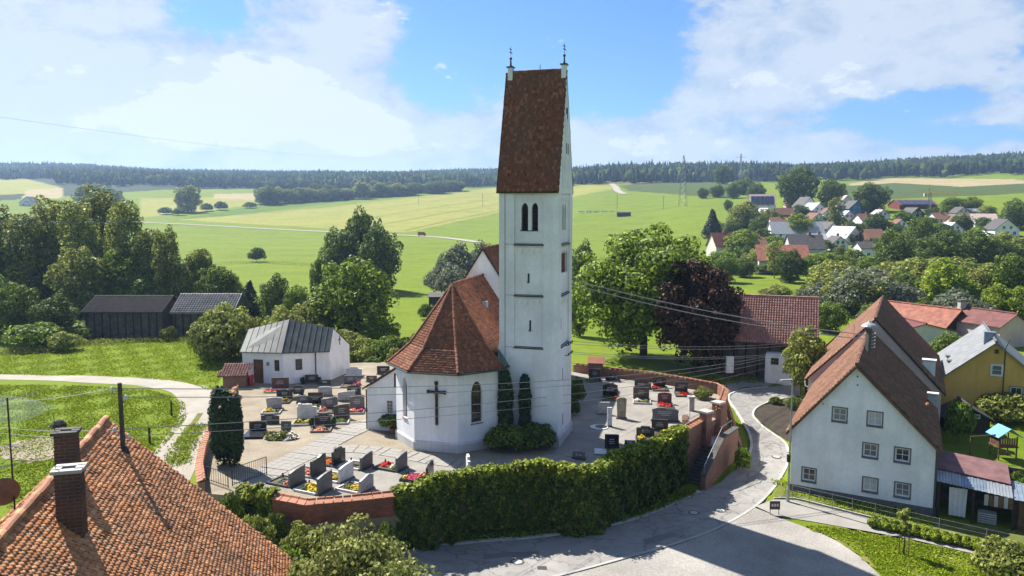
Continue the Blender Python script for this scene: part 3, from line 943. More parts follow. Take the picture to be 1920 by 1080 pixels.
# ------------------------------------------------------------------ walls with openings
def clip_convex(poly, conv):
    out = poly
    n = len(conv)
    for i in range(n):
        a, b_ = conv[i], conv[(i + 1) % n]
        inp, out = out, []
        if not inp:
            return []
        sd_ = lambda p: (b_[0] - a[0]) * (p[1] - a[1]) - (b_[1] - a[1]) * (p[0] - a[0])
        for k in range(len(inp)):
            p, q = inp[k], inp[(k + 1) % len(inp)]
            s1, s2 = sd_(p), sd_(q)
            if s1 >= -1e-9:
                out.append(p)
            if (s1 > 1e-9 and s2 < -1e-9) or (s1 < -1e-9 and s2 > 1e-9):
                t_ = s1 / (s1 - s2)
                out.append((p[0] + (q[0] - p[0]) * t_, p[1] + (q[1] - p[1]) * t_))
    return out
class Face:
    """vertical wall face: origin O, unit E along it, outward normal Nn"""
    def __init__(s, O, E, Nn=None):
        s.O, s.E = Vector(O), Vector(E).normalized()
        s.N = Vector(Nn) if Nn is not None else Vector((s.E.y, -s.E.x, 0))
    def P(s, u, z, out=0.0):
        q = s.O + s.E * u + s.N * out
        return Vector((q.x, q.y, z))
    def px(s, px, py):
        q = on_plane(px, py, s.O, s.N)
        return (q - s.O).dot(s.E), q.z
    def holes(s, mb, u0, u1, z0, z1, holes=(), t=.25, clip=None, out=0.0, mi=0, back=None):
        us = sorted({u0, u1, *[h[0] for h in holes], *[h[1] for h in holes]})
        zs = sorted({z0, z1, *[h[2] for h in holes], *[h[3] for h in holes]})
        for i in range(len(us) - 1):
            for j in range(len(zs) - 1):
                a, b_, c, d = us[i], us[i + 1], zs[j], zs[j + 1]
                mu, mz = (a + b_) / 2, (c + d) / 2
                if any(h[0] < mu < h[1] and h[2] < mz < h[3] for h in holes):
                    continue
                q = [(a, c), (b_, c), (b_, d), (a, d)]
                if clip:
                    q = clip_convex(q, clip)
                if len(q) >= 3:
                    fan(mb, [s.P(u, z, out) for u, z in q], mi)
        for h in holes:
            a, b_, c, d = h[:4]
            q = [(a, c), (b_, c), (b_, d), (a, d)]
            for k in range(4):
                p, r = q[k], q[(k + 1) % 4]
                fan(mb, [s.P(*p, out), s.P(*p, out - t), s.P(*r, out - t), s.P(*r, out)], mi)
    def box(s, mb, u0, u1, z0, z1, o0, o1, mi=0):
        a = s.P(u0, z0, o0)
        mb.ob(a, s.E * (u1 - u0), s.N * (o1 - o0), Vector((0, 0, z1 - z0)), mi)
def pointed(u0, u1, z0, z1, rise=.8, n=5):
    """outline of a lancet opening"""
    wd = u1 - u0
    zs = z1 - wd * rise
    pts = [(u0, z0), (u1, z0)]
    for k in range(n + 1):
        a = (pi / 2) * k / n
        pts.append((u1 - (wd / 2) * (1 - cos(a)), zs + (z1 - zs) * sin(a)))
    for k in range(1, n + 1):
        a = (pi / 2) * (1 - k / n)
        pts.append((u0 + (wd / 2) * (1 - cos(a)), zs + (z1 - zs) * sin(a)))
    return pts, zs
def lancet(face, parent, u0, u1, z0, z1, rec, matglass, name='window', bars=(1, 5), framemat='iron', out=0.0, surround=None, louvre=False, sill=None, rise=.8):
    """pointed window set back in its rectangular opening, spandrels filling the corners"""
    pts, zs = pointed(u0, u1, z0, z1, rise)
    arc = pts[2:]
    mb = MB()
    h = len(arc) // 2
    mid = (u0 + u1) / 2
    # spandrels left and right of the arch
    for k in range(len(arc) - 1):
        p, q = arc[k], arc[k + 1]
        if (p[0] + q[0]) / 2 > mid:
            fan(mb, [face.P(*p, out), face.P(u1, p[1], out), face.P(u1, q[1], out), face.P(*q, out)])
        else:
            fan(mb, [face.P(*p, out), face.P(*q, out), face.P(u0, q[1], out), face.P(u0, p[1], out)])
        fan(mb, [face.P(*p, out), face.P(*q, out), face.P(*q, out - rec), face.P(*p, out - rec)])
    sp = mb.build('arch', surround or 'plaster', parent)
    g = MB()
    fan(g, [face.P(u, z, out - rec + .01) for u, z in pts])
    wn = g.build(name, matglass, parent)
    f = MB()
    nx, ny = bars
    if louvre:
        k = int((z1 - z0) / .16)
        for i in range(k):
            z = z0 + (i + .2) * (z1 - z0) / k
            ins = 0 if z < zs else (u1 - u0) * .5 * (z - zs) / (z1 - zs) * .8
            if u1 - u0 - 2 * ins < .1:
                continue
            o = face.P(u0 + ins, z, out - rec + .02)
            l_ = MB().ob(o, face.E * (u1 - u0 - 2 * ins), face.N * .10 + Vector((0, 0, -.06)), Vector((0, 0, .02)))
            l_.build('slat', 'wood_dark', wn)
    else:
        for i in range(1, nx + 1):
            u = u0 + (u1 - u0) * i / (nx + 1)
            face.box(f, u - .018, u + .018, z0, z1 - .05, out - rec + .012, out - rec + .05)
        for i in range(1, ny + 1):
            z = z0 + (z1 - z0) * i / (ny + 1)
            ins = 0 if z < zs else (u1 - u0) * .5 * ((z - zs) / (z1 - zs)) ** 2
            face.box(f, u0 + ins, u1 - ins, z - .015, z + .015, out - rec + .014, out - rec + .045)
        f.build('glazing_bar', framemat, wn)
    if sill:
        sb = MB()
        o = face.P(u0 - .06, z0 - .06, out - rec + .02)
        sb.ob(o, face.E * (u1 - u0 + .12), face.N * (rec + .05) + Vector((0, 0, -.05)), Vector((0, 0, .05)))
        sb.build('sill', sill, wn)
    return wn
def window(face, parent, u0, u1, z0, z1, out=0.0, rec=.12, fr=.07, nx=2, ny=2, framemat='white_paint', glass='glass', surround=None, sill=None, curtain=False, name='window', sw=.13):
    """casement: frame, glazing bars, one pane for every light, sill and painted surround"""
    f = MB()
    o = out - rec
    for a, b_, c, d in ((u0, u0 + fr, z0, z1), (u1 - fr, u1, z0, z1), (u0 + fr, u1 - fr, z0, z0 + fr), (u0 + fr, u1 - fr, z1 - fr, z1)):
        face.box(f, a, b_, c, d, o - .05, o + .04)
    bw = fr * .45
    for i in range(1, nx):
        u = u0 + fr + (u1 - u0 - 2 * fr) * i / nx
        face.box(f, u - bw / 2, u + bw / 2, z0 + fr, z1 - fr, o - .045, o + .03)
    for i in range(1, ny):
        z = z0 + fr + (z1 - z0 - 2 * fr) * i / ny
        face.box(f, u0 + fr, u1 - fr, z - bw / 2, z + bw / 2, o - .043, o + .028)
    wn = f.build(name, framemat, parent)
    for i in range(nx):
        for j in range(ny):
            a = u0 + fr + (u1 - u0 - 2 * fr) * i / nx
            b_ = u0 + fr + (u1 - u0 - 2 * fr) * (i + 1) / nx
            c = z0 + fr + (z1 - z0 - 2 * fr) * j / ny
            d = z0 + fr + (z1 - z0 - 2 * fr) * (j + 1) / ny
            p = MB()
            face.box(p, a, b_, c, d, o - .02, o - .005)
            p.build('pane', glass, wn)
    if curtain:
        p = MB()
        for k in range(8):
            a = u0 + fr + (u1 - u0 - 2 * fr) * k / 8
            face.box(p, a, a + (u1 - u0 - 2 * fr) / 8 - .02, z0 + fr, z1 - fr, o - .004, o + .006)
        p.build('curtain', 'curtain', wn)
    if surround:
        s_ = MB()
        for a, b_, c, d in ((u0 - sw, u0, z0 - sw, z1 + sw), (u1, u1 + sw, z0 - sw, z1 + sw), (u0, u1, z0 - sw, z0), (u0, u1, z1, z1 + sw)):
            face.box(s_, a, b_, c, d, out - .01, out + .015)
        s_.build('surround', surround, wn)
    if sill:
        s_ = MB()
        face.box(s_, u0 - sw, u1 + sw, z0 - sw - .05, z0 - sw, out - .02, out + .09)
        s_.build('sill', sill, wn)
    return wn

# ------------------------------------------------------------------ churchyard
TOPZ = .75
wall_front = [(455, 909), (520, 925), (578, 936), (660, 929), (735, 921), (800, 905), (870, 886), (950, 876), (1030, 872), (1090, 881), (1110, 877), (1140, 861), (1200, 838), (1240, 821), (1278, 801), (1316, 779)]
WF = [A(x, y, TOPZ) for x, y in wall_front]
wall_left = [(384, 898), (380, 868), (386, 835), (402, 795), (425, 757), (447, 722)]
WL = [A(x, y, TOPZ + .2) for x, y in wall_left]
wall_right = [(1342, 764), (1350, 745), (1356, 728), (1345, 719)]
WR = [A(x, y, TOPZ + .3) for x, y in wall_right]
wall_back = [(1345, 719), (1290, 709), (1215, 697), (1140, 689), (1075, 680)]
WB = [A(x, y, TOPZ + .3) for x, y in wall_back]
edge = [Vector((q.x, q.y)) for q in WF] + [Vector((q.x, q.y)) for q in WR] + [Vector((q.x, q.y)) for q in WB[1:]]
edge += [Vector((2, 90)), Vector((-12, 90)), Vector((-24, 88)), Vector((-30, 84))]
edge += [Vector((q.x, q.y)) for q in WL[::-1]]
yard = MB()
yard.add([(p.x, p.y, 0) for p in edge], [tuple(range(len(edge)))])
n = len(edge)
yard.add([(p.x, p.y, 0) for p in edge] + [(p.x, p.y, -4.5) for p in edge], [(i, (i + 1) % n, n + (i + 1) % n, n + i) for i in range(n)])
tag(yard.build('churchyard_ground', 'gravel_tan'), kind='structure')
yp = [A(*p) for p in [(1075, 690), (1340, 735), (1320, 790), (1245, 830), (1150, 862), (1060, 880), (1000, 885), (880, 905), (740, 920), (690, 925), (640, 935), (560, 922), (470, 905), (520, 872), (640, 845), (700, 850), (800, 870), (900, 880), (1030, 860), (1075, 800)]]
mk_ground('fine_gravel', (0.203, 0.189, 0.168), (0.301, 0.2835, 0.2555), .5, 9, spots=(0.189, 0.1785, 0.147), bump=.04, grit=.65)
o = mesh_obj('cemetery_gravel', [(p.x, p.y, .006) for p in yp], [tuple(range(len(yp)))], 'fine_gravel')
tag(o, kind='structure')

def wall_run(pts, th, zb, zt, side=1):
    """thick wall along a polyline; returns MB, outward on `side` (left of travel = -1)"""
    mb = MB()
    P = [Vector((p.x, p.y)) for p in pts]
    n = len(P)
    off = []
    for i in range(n):
        d1 = (P[i] - P[max(i - 1, 0)]).normalized() if i else (P[1] - P[0]).normalized()
        d2 = (P[min(i + 1, n - 1)] - P[i]).normalized() if i < n - 1 else d1
        nn_ = Vector((d1.y + d2.y, -d1.x - d2.x)).normalized()
        k = 1 / max(.5, nn_.dot(Vector((d1.y, -d1.x))))
        off.append(nn_ * k * side)
    zt_ = zt if isinstance(zt, list) else [zt] * n
    zb_ = zb if isinstance(zb, list) else [zb] * n
    vs = []
    for i in range(n):
        a, c = P[i], P[i] + off[i] * th
        vs += [(a.x, a.y, zb_[i]), (c.x, c.y, zb_[i]), (c.x, c.y, zt_[i]), (a.x, a.y, zt_[i])]
    fs = []
    for i in range(n - 1):
        for k in range(4):
            fs.append((i * 4 + k, i * 4 + (k + 1) % 4, i * 4 + 4 + (k + 1) % 4, i * 4 + 4 + k))
    fs += [(0, 1, 2, 3), (4 * n - 1, 4 * n - 2, 4 * n - 3, 4 * n - 4)]
    mb.add(vs, fs)
    return mb, P, off
def coping(root, P, off, th, zt, piece=.45, seed=3, mat='tiles_coping'):
    """tile coping: every tile of the slope its own piece, round ridge pieces along the inner edge"""
    rng = random.Random(seed)
    for i in range(len(P) - 1):
        d = P[i + 1] - P[i]
        ln = d.length
        k = max(1, int(ln / piece))
        for j in range(k):
            f0, f1 = j / k, (j + 1) / k - .012 / piece
            a0, a1 = P[i] + d * f0, P[i] + d * f1
            o0 = off[i] * (1 - f0) + off[i + 1] * f0
            o1 = off[i] * (1 - f1) + off[i + 1] * f1
            z0 = zt[i] * (1 - f0) + zt[i + 1] * f0
            z1 = zt[i] * (1 - f1) + zt[i + 1] * f1
            dz = rng.uniform(-.008, .008)
            q = []
            for (a, o_, z) in ((a0, o0, z0), (a1, o1, z1)):
                for s_, h in ((.02, .15), (th + .10, .02)):
                    e = a + o_ * s_
                    q.append(Vector((e.x, e.y, z + h + dz)))
            mb = MB()
            up = Vector((0, 0, .045))
            mb.add(q + [v + up for v in q], [(0, 1, 3, 2), (4, 6, 7, 5), (0, 4, 5, 1), (2, 3, 7, 6), (0, 2, 6, 4), (1, 5, 7, 3)])
            # the round piece on top
            mb.tube([Vector((a0.x + o0.x * .03, a0.y + o0.y * .03, z0 + .19 + dz)), Vector((a1.x + o1.x * .03, a1.y + o1.y * .03, z1 + .19 + dz))], .09, 6)
            mb.build('coping_tile', mat, root)
mk('footing_render', (.22, .18, .13), .3, 1.2, bump=.01)
# front retaining wall
TH = .45
w0 = WF[0].copy()
FW = thing('retaining_wall', (WF[3].x, WF[3].y, -3), 'red brick retaining wall with tiled coping along the road side of the churchyard', 'wall')
zb = [zg(p.x, p.y) - .6 for p in WF]
zt = [TOPZ - .2 for p in WF]
wmb, WP, WO = wall_run(WF, TH, zb, zt)
wmb.build('wall', 'brick', FW)
mb = MB()
for i in range(0, 5):   # rendered footing under the bricks, standing a little proud
    a, b_ = WP[i] + WO[i] * (TH + .05), WP[i + 1] + WO[i + 1] * (TH + .05)
    zz = [TOPZ - 1.4, TOPZ - 1.4]
    mb.add([(a.x, a.y, -4), (b_.x, b_.y, -4), (b_.x, b_.y, zz[1]), (a.x, a.y, zz[0]), (WP[i].x, WP[i].y, zz[0]), (WP[i + 1].x, WP[i + 1].y, zz[1])], [(0, 1, 2, 3), (3, 2, 5, 4)])
mb.build('footing', 'footing_render', FW)
coping(FW, WP[:9], WO[:9], TH, zt[:9], .5, 3)
coping(FW, WP[8:12], WO[8:12], TH, zt[8:12], .5, 4)
coping(FW, WP[12:], WO[12:], TH, zt[12:], .5, 5)
# bricks of the stretch that shows beside the ivy
Vb, Qb, cnt = [], [], 0
rng = random.Random(5)
bb = MB()
for i in range(0, 5):
    a, b_ = WP[i] + WO[i] * TH, WP[i + 1] + WO[i + 1] * TH
    d = (b_ - a)
    ln = d.length
    d.normalize()
    nn = Vector((d.y, -d.x))
    for r in range(14):
        z = TOPZ - .29 - r * .088
        s0 = -(r % 2) * .13
        while s0 < ln:
            s1 = s0 + .25
            u0, u1 = max(s0, 0), min(s1, ln)
            if u1 - u0 > .05:
                o_ = a + d * u0
                pr = .012 + rng.uniform(-.004, .006)
                bb.ob((o_.x + nn.x * .001, o_.y + nn.y * .001, z), (d.x * (u1 - u0), d.y * (u1 - u0), 0), (nn.x * pr, nn.y * pr, 0), (0, 0, .074))
            s0 += .262
tag(bb.build('brick', 'brick_piece', FW), kind='stuff')
# left wall
LW = thing('boundary_wall', (WL[2].x, WL[2].y, -1), 'low brick wall with tiled coping beside the farm track', 'wall')
mb, P_, O_ = wall_run(WL, .4, [zg(p.x, p.y) - .5 for p in WL], [TOPZ] * len(WL), -1)
mb.build('wall', 'brick', LW)
coping(LW, P_, O_, .4, [TOPZ] * len(WL), .5, 7)
# right wall from the gate to the corner, and the back wall
RW = thing('boundary_wall', (WR[1].x, WR[1].y, -2), 'short brick wall with tiled coping from the gate piers to the corner', 'wall')
mb, P_, O_ = wall_run(WR, .45, [zg(p.x, p.y) - .6 for p in WR], [TOPZ + .1] * len(WR))
mb.build('wall', 'brick', RW)
coping(RW, P_, O_, .45, [TOPZ + .1] * len(WR), .5, 8)
mb = MB()
for k, (px, py) in enumerate(((1372, 775), (1362, 745))):
    q = A(px, py, 0)
    mb.tube([(q.x + .7, q.y - .3, zg(q.x, q.y) - .3), (q.x - .25, q.y + .1, .3)], [.32, .2], 4)
mb.build('buttress', 'brick', RW)
BW = thing('boundary_wall', (WB[2].x, WB[2].y, -1), 'long brick wall with tiled coping in front of the big maple and the red beech', 'wall')
mb, P_, O_ = wall_run(WB, .4, [-2.8] * len(WB), [TOPZ + .1] * len(WB))
mb.build('wall', 'brick', BW)
coping(BW, P_, O_, .4, [TOPZ + .1] * len(WB), .55, 9)
q = A(1117, 686, TOPZ + .3)
mb = MB().box(q.x, q.y, .6, 1.5, .9, 1.6, rad(-12))
mb.build('shrine_wall', 'brick', BW)
mb = MB().ext([(q.x - .95, q.y - .6, 1.4), (q.x + .9, q.y - .95, 1.4), (q.x + 1.0, q.y - .2, 2.0), (q.x - .8, q.y + .15, 2.0)], (0, 0, .08))
mb.build('shrine_roof', 'tiles_coping', BW)
# gate piers
for k, (px, py, lab) in enumerate([(1323, 790, 'brick gate pier with pale stone cap at the top of the steps, nearer one'), (1346, 772, 'brick gate pier with pale stone cap at the top of the steps, farther one')]):
    q = A(px, py, .5)
    T = thing('gate_pier', (q.x, q.y, -1.5), lab, 'pier', 'gate piers above the steps')
    MB().box(q.x, q.y, -.35, .72, .72, 3.2, rad(40)).build('shaft', 'brick', T)
    MB().box(q.x, q.y, 1.33, .95, .95, .16, rad(40)).build('cap', 'stone_grey', T)
PIER = A(1323, 790, .5)
# the flight of steps
wd_ = (WP[14] - WP[15]).normalized()           # the flight runs down along the wall, towards the viewer
wn_ = Vector((-wd_.y, wd_.x))
if wn_.x < 0:
    wn_ = -wn_
wl0 = WP[15] + WO[15] * (TH + .03)
tt = (Vector(A(1331, 833, -1.35).xy) - wl0).dot(wd_)
sdv, spv, run = wd_, wn_, 4.1
SWID = 1.55
ST = wl0 + sdv * tt + spv * (SWID / 2)
ST = Vector((ST.x, ST.y, -1.35))
SB = ST + Vector((sdv.x, sdv.y, 0)) * run
ns = 13
STT = thing('outdoor_staircase', (SB.x, SB.y, -3.6), 'dark stone flight of steps between brick walls up to the churchyard gate', 'staircase')
for k in range(ns):
    z = -1.35 - (k + 1) * (2.25 / ns)
    o = Vector((ST.x, ST.y)) + sdv * (run * k / ns) - spv * SWID / 2
    st_ = MB().ob((o.x, o.y, z - .5), (sdv.x * run / ns, sdv.y * run / ns, 0), (spv.x * SWID, spv.y * SWID, 0), (0, 0, .44))
    st_.ob((o.x - sdv.x * .0, o.y, z - .06), (sdv.x * (run / ns + .05), sdv.y * (run / ns + .05), 0), (spv.x * SWID, spv.y * SWID, 0), (0, 0, .06)).build('step', 'step_stone', STT)
o = Vector((ST.x, ST.y)) - spv * (SWID / 2 + .6)
MB().ob((o.x, o.y, -4), (-sdv.x * 2.6, -sdv.y * 2.6, 0), (spv.x * (SWID + .6), spv.y * (SWID + .6), 0), (0, 0, 2.65)).build('landing', 'concrete', STT)
# outer cheek wall, rising with the steps
o = Vector((ST.x, ST.y)) + spv * (SWID / 2 + .02)
pe = [o - sdv * 2.7, o + sdv * (run + .35)]
prof = [(-2.7, -4.2), (run + .4, -4.2), (run + .4, -2.55), (.6, -.45), (-2.7, -.45)]
MB().ext([(o.x + sdv.x * s_, o.y + sdv.y * s_, z) for s_, z in prof], (spv.x * .4, spv.y * .4, 0)).build('cheek_wall', 'brick', STT)
prof = [(run + .45, -2.52), (.6, -.42), (-2.75, -.42), (-2.75, -.3), (.62, -.3), (run + .45, -2.4)]
o2 = o - spv * .05
MB().ext([(o2.x + sdv.x * s_, o2.y + sdv.y * s_, z) for s_, z in prof], (spv.x * .5, spv.y * .5, 0)).build('wall_coping', 'concrete_dark', STT)
o3 = o + spv * .2
hr = MB().tube([(o3.x + sdv.x * s_, o3.y + sdv.y * s_, z) for s_, z in ((run + .2, -2.4), (run + .2, -1.7), (.6, .45), (-1.6, .5), (-1.6, -.3))], .025, 6)
hr.build('handrail', 'galvanised', STT)
# back cheek of the landing
o = Vector((ST.x, ST.y)) - sdv * 2.62 - spv * (SWID / 2 + .5)
MB().ob((o.x, o.y, -4), (spv.x * (SWID + .52), spv.y * (SWID + .52), 0), (-sdv.x * .35, -sdv.y * .35, 0), (0, 0, 3.5)).build('back_wall', 'brick', STT)

# paving slabs of the church path
pathpix = [(468, 905), (520, 877), (580, 848), (640, 817), (690, 795), (738, 778)]
path2 = [(585, 846), (660, 842), (740, 850), (830, 866), (905, 872), (990, 872), (1050, 862), (1085, 850)]
PV = bpy.data.objects.new('churchyard_path', None)
pm_v, pm_f = [], []
PATH = tag(mesh_obj('churchyard_path', [(p.x, p.y, .012) for p in [A(455, 905), A(520, 868), A(680, 788), A(700, 800), A(630, 836), A(560, 880), A(480, 915)]], [tuple(range(7))], 'mortar'), kind='structure')
PATH2 = tag(mesh_obj('apse_path', [(p.x, p.y, .011) for p in [A(585, 840), A(660, 834), A(740, 842), A(830, 856), A(905, 862), A(990, 862), A(1085, 840), A(1092, 862), A(1000, 884), A(905, 882), (A(830, 876)), A(740, 860), A(655, 851), A(585, 855)]], [tuple(range(14))], 'mortar'), kind='structure')
slab = MB().box(0, 0, .0, .57, .57, .05)
sl_me = slab.build('paving_slab', 'paving')
slab_mesh = sl_me.data
bpy.data.objects.remove(sl_me)
rng = random.Random(11)
for pp, par, nw in ((pathpix, PATH, 4), (path2, PATH2, 3)):
    ln_ = smooth_line([Vector(A(*p).xy) for p in pp], .2)
    acc = [0]
    for i in range(1, len(ln_)):
        acc.append(acc[-1] + (ln_[i] - ln_[i - 1]).length)
    s_ = 0
    while s_ < acc[-1]:
        i = min(len(ln_) - 2, int(np.searchsorted(acc, s_)))
        d = (ln_[i + 1] - ln_[i]).normalized() if (ln_[i + 1] - ln_[i]).length > 1e-6 else Vector((1, 0))
        q = Vector((-d.y, d.x))
        a = math.atan2(d.y, d.x)
        for k in range(nw):
            c = ln_[i] + q * ((k - (nw - 1) / 2) * .585)
            o = bpy.data.objects.new('paving_slab', slab_mesh)
            o.location = (c.x, c.y, .022 + rng.uniform(-.004, .004))
            o.rotation_euler = (0, 0, a + rng.uniform(-.01, .01))
            C.objects.link(o)
            o.parent = par
        s_ += .585
# ------------------------------------------------------------------ the church
CH = thing('village_church', (-2, 62, 0), 'white village church with tall saddle-roofed tower and red tiled choir', 'church')
# tower
TA = rad(17)
te, td = Vector((cos(TA), -sin(TA), 0)), Vector((sin(TA), cos(TA), 0))
T0 = A(1045, 838, 0)
ff = Face(T0, te)
TW = -ff.px(936, 600)[0]
Tl = T0 - te * TW
Ff = Face(Tl, te)                                     # front, u from the left corner
Fr = Face(T0, td, te)                                 # right side, u going back
Fb = Face(T0 + td * TW, -te, td)
Fl = Face(Tl + td * TW, -td, -te)
EAVE = Ff.px(990, 353)[1]
LEDG = [Ff.px(990, y)[1] for y in (651.5, 554, 458)]
pu0, pu1 = Ff.px(964, 560)[0], Ff.px(1018, 560)[0]
mb = MB()
REC = .13
levels = [(LEDG[0], LEDG[1] - .12), (LEDG[1], LEDG[2] - .12), (LEDG[2], EAVE - .35)]
wl = [Ff.px(976.5, 400), Ff.px(989.3, 400), Ff.px(996, 400), Ff.px(1008, 400)]
bz0, bz1 = Ff.px(990, 432)[1], Ff.px(990, 380.5)[1]
slits = [(0, Ff.px(993, 620.5)[1], Ff.px(993, 601)[1], Ff.px(993, 600)[0]), (1, Ff.px(990, 530)[1], Ff.px(990, 513)[1], Ff.px(990, 520)[0])]
for fc, u0, u1 in ((Ff, pu0, pu1), (Fr, TW * .2, TW * .8), (Fb, TW * .25, TW * .75), (Fl, TW * .25, TW * .75)):
    fc.holes(mb, 0, TW, -.3, EAVE, [(u0, u1, a, b_) for a, b_ in levels], t=REC)
    ww = [(wl[0][0], wl[1][0], bz0, bz1), (wl[2][0], wl[3][0], bz0, bz1)] if fc is Ff else [((u0 + u1) / 2 - .62, (u0 + u1) / 2 - .08, bz0, bz1), ((u0 + u1) / 2 + .08, (u0 + u1) / 2 + .62, bz0, bz1)]
    for k, (a, b_) in enumerate(levels):
        hs = ww if k == 2 else [(sl[3] - .085, sl[3] + .085, sl[1], sl[2]) for sl in slits if sl[0] == k and fc is Ff]
        if fc is Fr and k == 1:
            hs = [(u0 + .15, u1 - .15, a + 1.6, b_ - .1)]
        fc.holes(mb, u0, u1, a, b_, hs, t=.3, out=-REC)
tower = mb.build('tower_wall', 'plaster', CH)
# ledges at the foot of each panel, leaded
for fc, u0, u1 in ((Ff, pu0, pu1), (Fr, TW * .2, TW * .8), (Fb, TW * .25, TW * .75), (Fl, TW * .25, TW * .75)):
    for a, b_ in levels:
        m_ = MB()
        m_.ob(fc.P(u0 - .05, a - .02, -REC), fc.E * (u1 - u0 + .1), fc.N * (REC + .06) + Vector((0, 0, -.09)), Vector((0, 0, .07)))
        m_.build('ledge', 'iron', tower)
    for a, b_ in levels:        # little pointed-arch frieze under the ledge above
        m_ = MB()
        k = 5
        for i in range(k):
            c0 = u0 + (u1 - u0) * i / k
            w_ = (u1 - u0) / k
            for s_ in (0, 1):
                p = [(c0 + w_ * (.1 if s_ == 0 else .9), b_ - .62), (c0 + w_ * (.0 if s_ == 0 else 1.0), b_ - .62), (c0 + w_ * (.0 if s_ == 0 else 1.0), b_ - .12), (c0 + w_ * .5, b_ - .12), (c0 + w_ * .5, b_ - .22), (c0 + w_ * (.3 if s_ == 0 else .7), b_ - .42)]
                m_.ext([fc.P(u, z, -REC) for u, z in p], fc.N * .06)
        m_.build('frieze', 'plaster', tower)
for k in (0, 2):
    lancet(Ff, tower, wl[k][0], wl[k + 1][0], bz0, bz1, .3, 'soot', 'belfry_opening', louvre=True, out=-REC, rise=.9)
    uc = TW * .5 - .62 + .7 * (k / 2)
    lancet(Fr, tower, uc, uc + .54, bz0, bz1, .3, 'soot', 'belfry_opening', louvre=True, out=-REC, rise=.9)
# slender column between the twin lights
cc = Ff.P((wl[1][0] + wl[2][0]) / 2, bz0, -REC - .06)
MB().lathe(cc, [(.16, 0), (.16, .25), (.09, .32), (.085, 1.1), (.13, 1.25), (.16, 1.4)], 8).build('colonnette', 'plaster', tower)
m_ = MB()
Ff.box(m_, wl[0][0] - .08, wl[3][0] + .05, bz0 - .06, bz0, -REC - .2, -REC + .06)
m_.build('belfry_sill', 'iron', tower)
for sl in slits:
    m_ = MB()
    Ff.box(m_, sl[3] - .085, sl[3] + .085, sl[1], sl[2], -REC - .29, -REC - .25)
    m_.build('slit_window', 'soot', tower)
    m_ = MB()
    Ff.box(m_, sl[3] - .14, sl[3] + .1, sl[1] - .04, sl[1], -REC - .2, -REC + .05)
    m_.build('slit_sill', 'iron', tower)
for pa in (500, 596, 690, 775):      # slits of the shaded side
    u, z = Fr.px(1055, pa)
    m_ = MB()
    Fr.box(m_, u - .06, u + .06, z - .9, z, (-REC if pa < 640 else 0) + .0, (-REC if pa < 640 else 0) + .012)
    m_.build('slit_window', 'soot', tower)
# clock dial on the shaded side
a, b_ = levels[1]
m_ = MB()
Fr.box(m_, TW * .2 + .15, TW * .8 - .15, a + 1.6, b_ - .1, -REC - .3, -REC - .22)
m_.build('hatch', 'wood_red', tower)
# down conductor on the front
u = Ff.px(947, 500)[0]
MB().tube([Ff.P(u, EAVE, .03), Ff.P(u, 3, .03)], .018, 5).build('lightning_conductor', 'iron_grey', tower)
for z in LEDG:
    MB().tube([Ff.P(u, z, .03), Ff.P(pu0, z - .02, .03)], .012, 5).build('lightning_conductor', 'iron_grey', tower)
# plinth
m_ = MB()
for fc in (Ff, Fr, Fb):
    m_.ob(fc.P(-.13, -.4, 0), fc.E * (TW + .26), fc.N * .13, Vector((0, 0, 1.05)))
    m_.ext([fc.P(-.13, .65, 0), fc.P(-.13, .65, .13), fc.P(-.13, .85, 0)], fc.E * (TW + .26))
m_.build('plinth', 'plinth', tower)
# saddle roof: ridge along the front
RZ = AD(1000, 131, (T0.y + (T0 + td * TW).y) / 2 - TW * .02).z
half = TW / 2
def tp(u, d, z, o=0):
    q = Tl + te * u + td * d
    return Vector((q.x, q.y, z))
gm = MB()
for u, s_ in ((0, -1), (TW, 1)):
    pts = [tp(u, 0, EAVE), tp(u, TW, EAVE), tp(u, half, RZ + .1)]
    gm.ext(pts, te * (-.35 * s_))
gab = gm.build('tower_gable', 'plaster', CH)
# stepped lesenes on the visible gable
Fg = Face(T0, td, te)
for k, (du, zt_) in enumerate([(-1.25, .30), (-.55, .68), (.1, .75), (.75, .55)]):
    m_ = MB()
    z1 = EAVE + .15 + (RZ - EAVE) * zt_ * .9
    z0 = EAVE + .1
    u0 = half + du
    dd = (RZ - z1) / (RZ - EAVE) * half
    Fg.box(m_, u0, u0 + .42, z0, z1, -.02, .07)
    m_.build('gable_strip', 'plaster', gab)
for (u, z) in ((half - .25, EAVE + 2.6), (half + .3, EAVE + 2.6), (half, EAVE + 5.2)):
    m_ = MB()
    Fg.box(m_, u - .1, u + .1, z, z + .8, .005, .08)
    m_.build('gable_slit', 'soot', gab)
oh = .16
TZE = EAVE - .25
deck = MB()
slope_v = [(tp(-oh, -oh - .02, TZE), tp(TW + .02, -oh - .02, TZE), tp(TW + .02, half, RZ), tp(-oh, half, RZ)),
           (tp(TW + .02, TW + oh, TZE), tp(-oh, TW + oh, TZE), tp(-oh, half, RZ), tp(TW + .02, half, RZ))]
for sl in slope_v:
    deck.ext([p for p in sl], (0, 0, -.12))
troof = deck.build('tower_roof', 'wood_dark', CH)
tl = Tiles('flat', .19, .24, 5, 1.6)
for sl in slope_v:
    tl.poly(sl)
tl.build('roof_tile', 'tiles_tower', troof)
m_ = MB()
caps(m_, tp(.1, half, RZ + .03), tp(TW - .1, half, RZ + .03), .13, .36)
m_.build('ridge_tile', 'tiles_tower', troof)
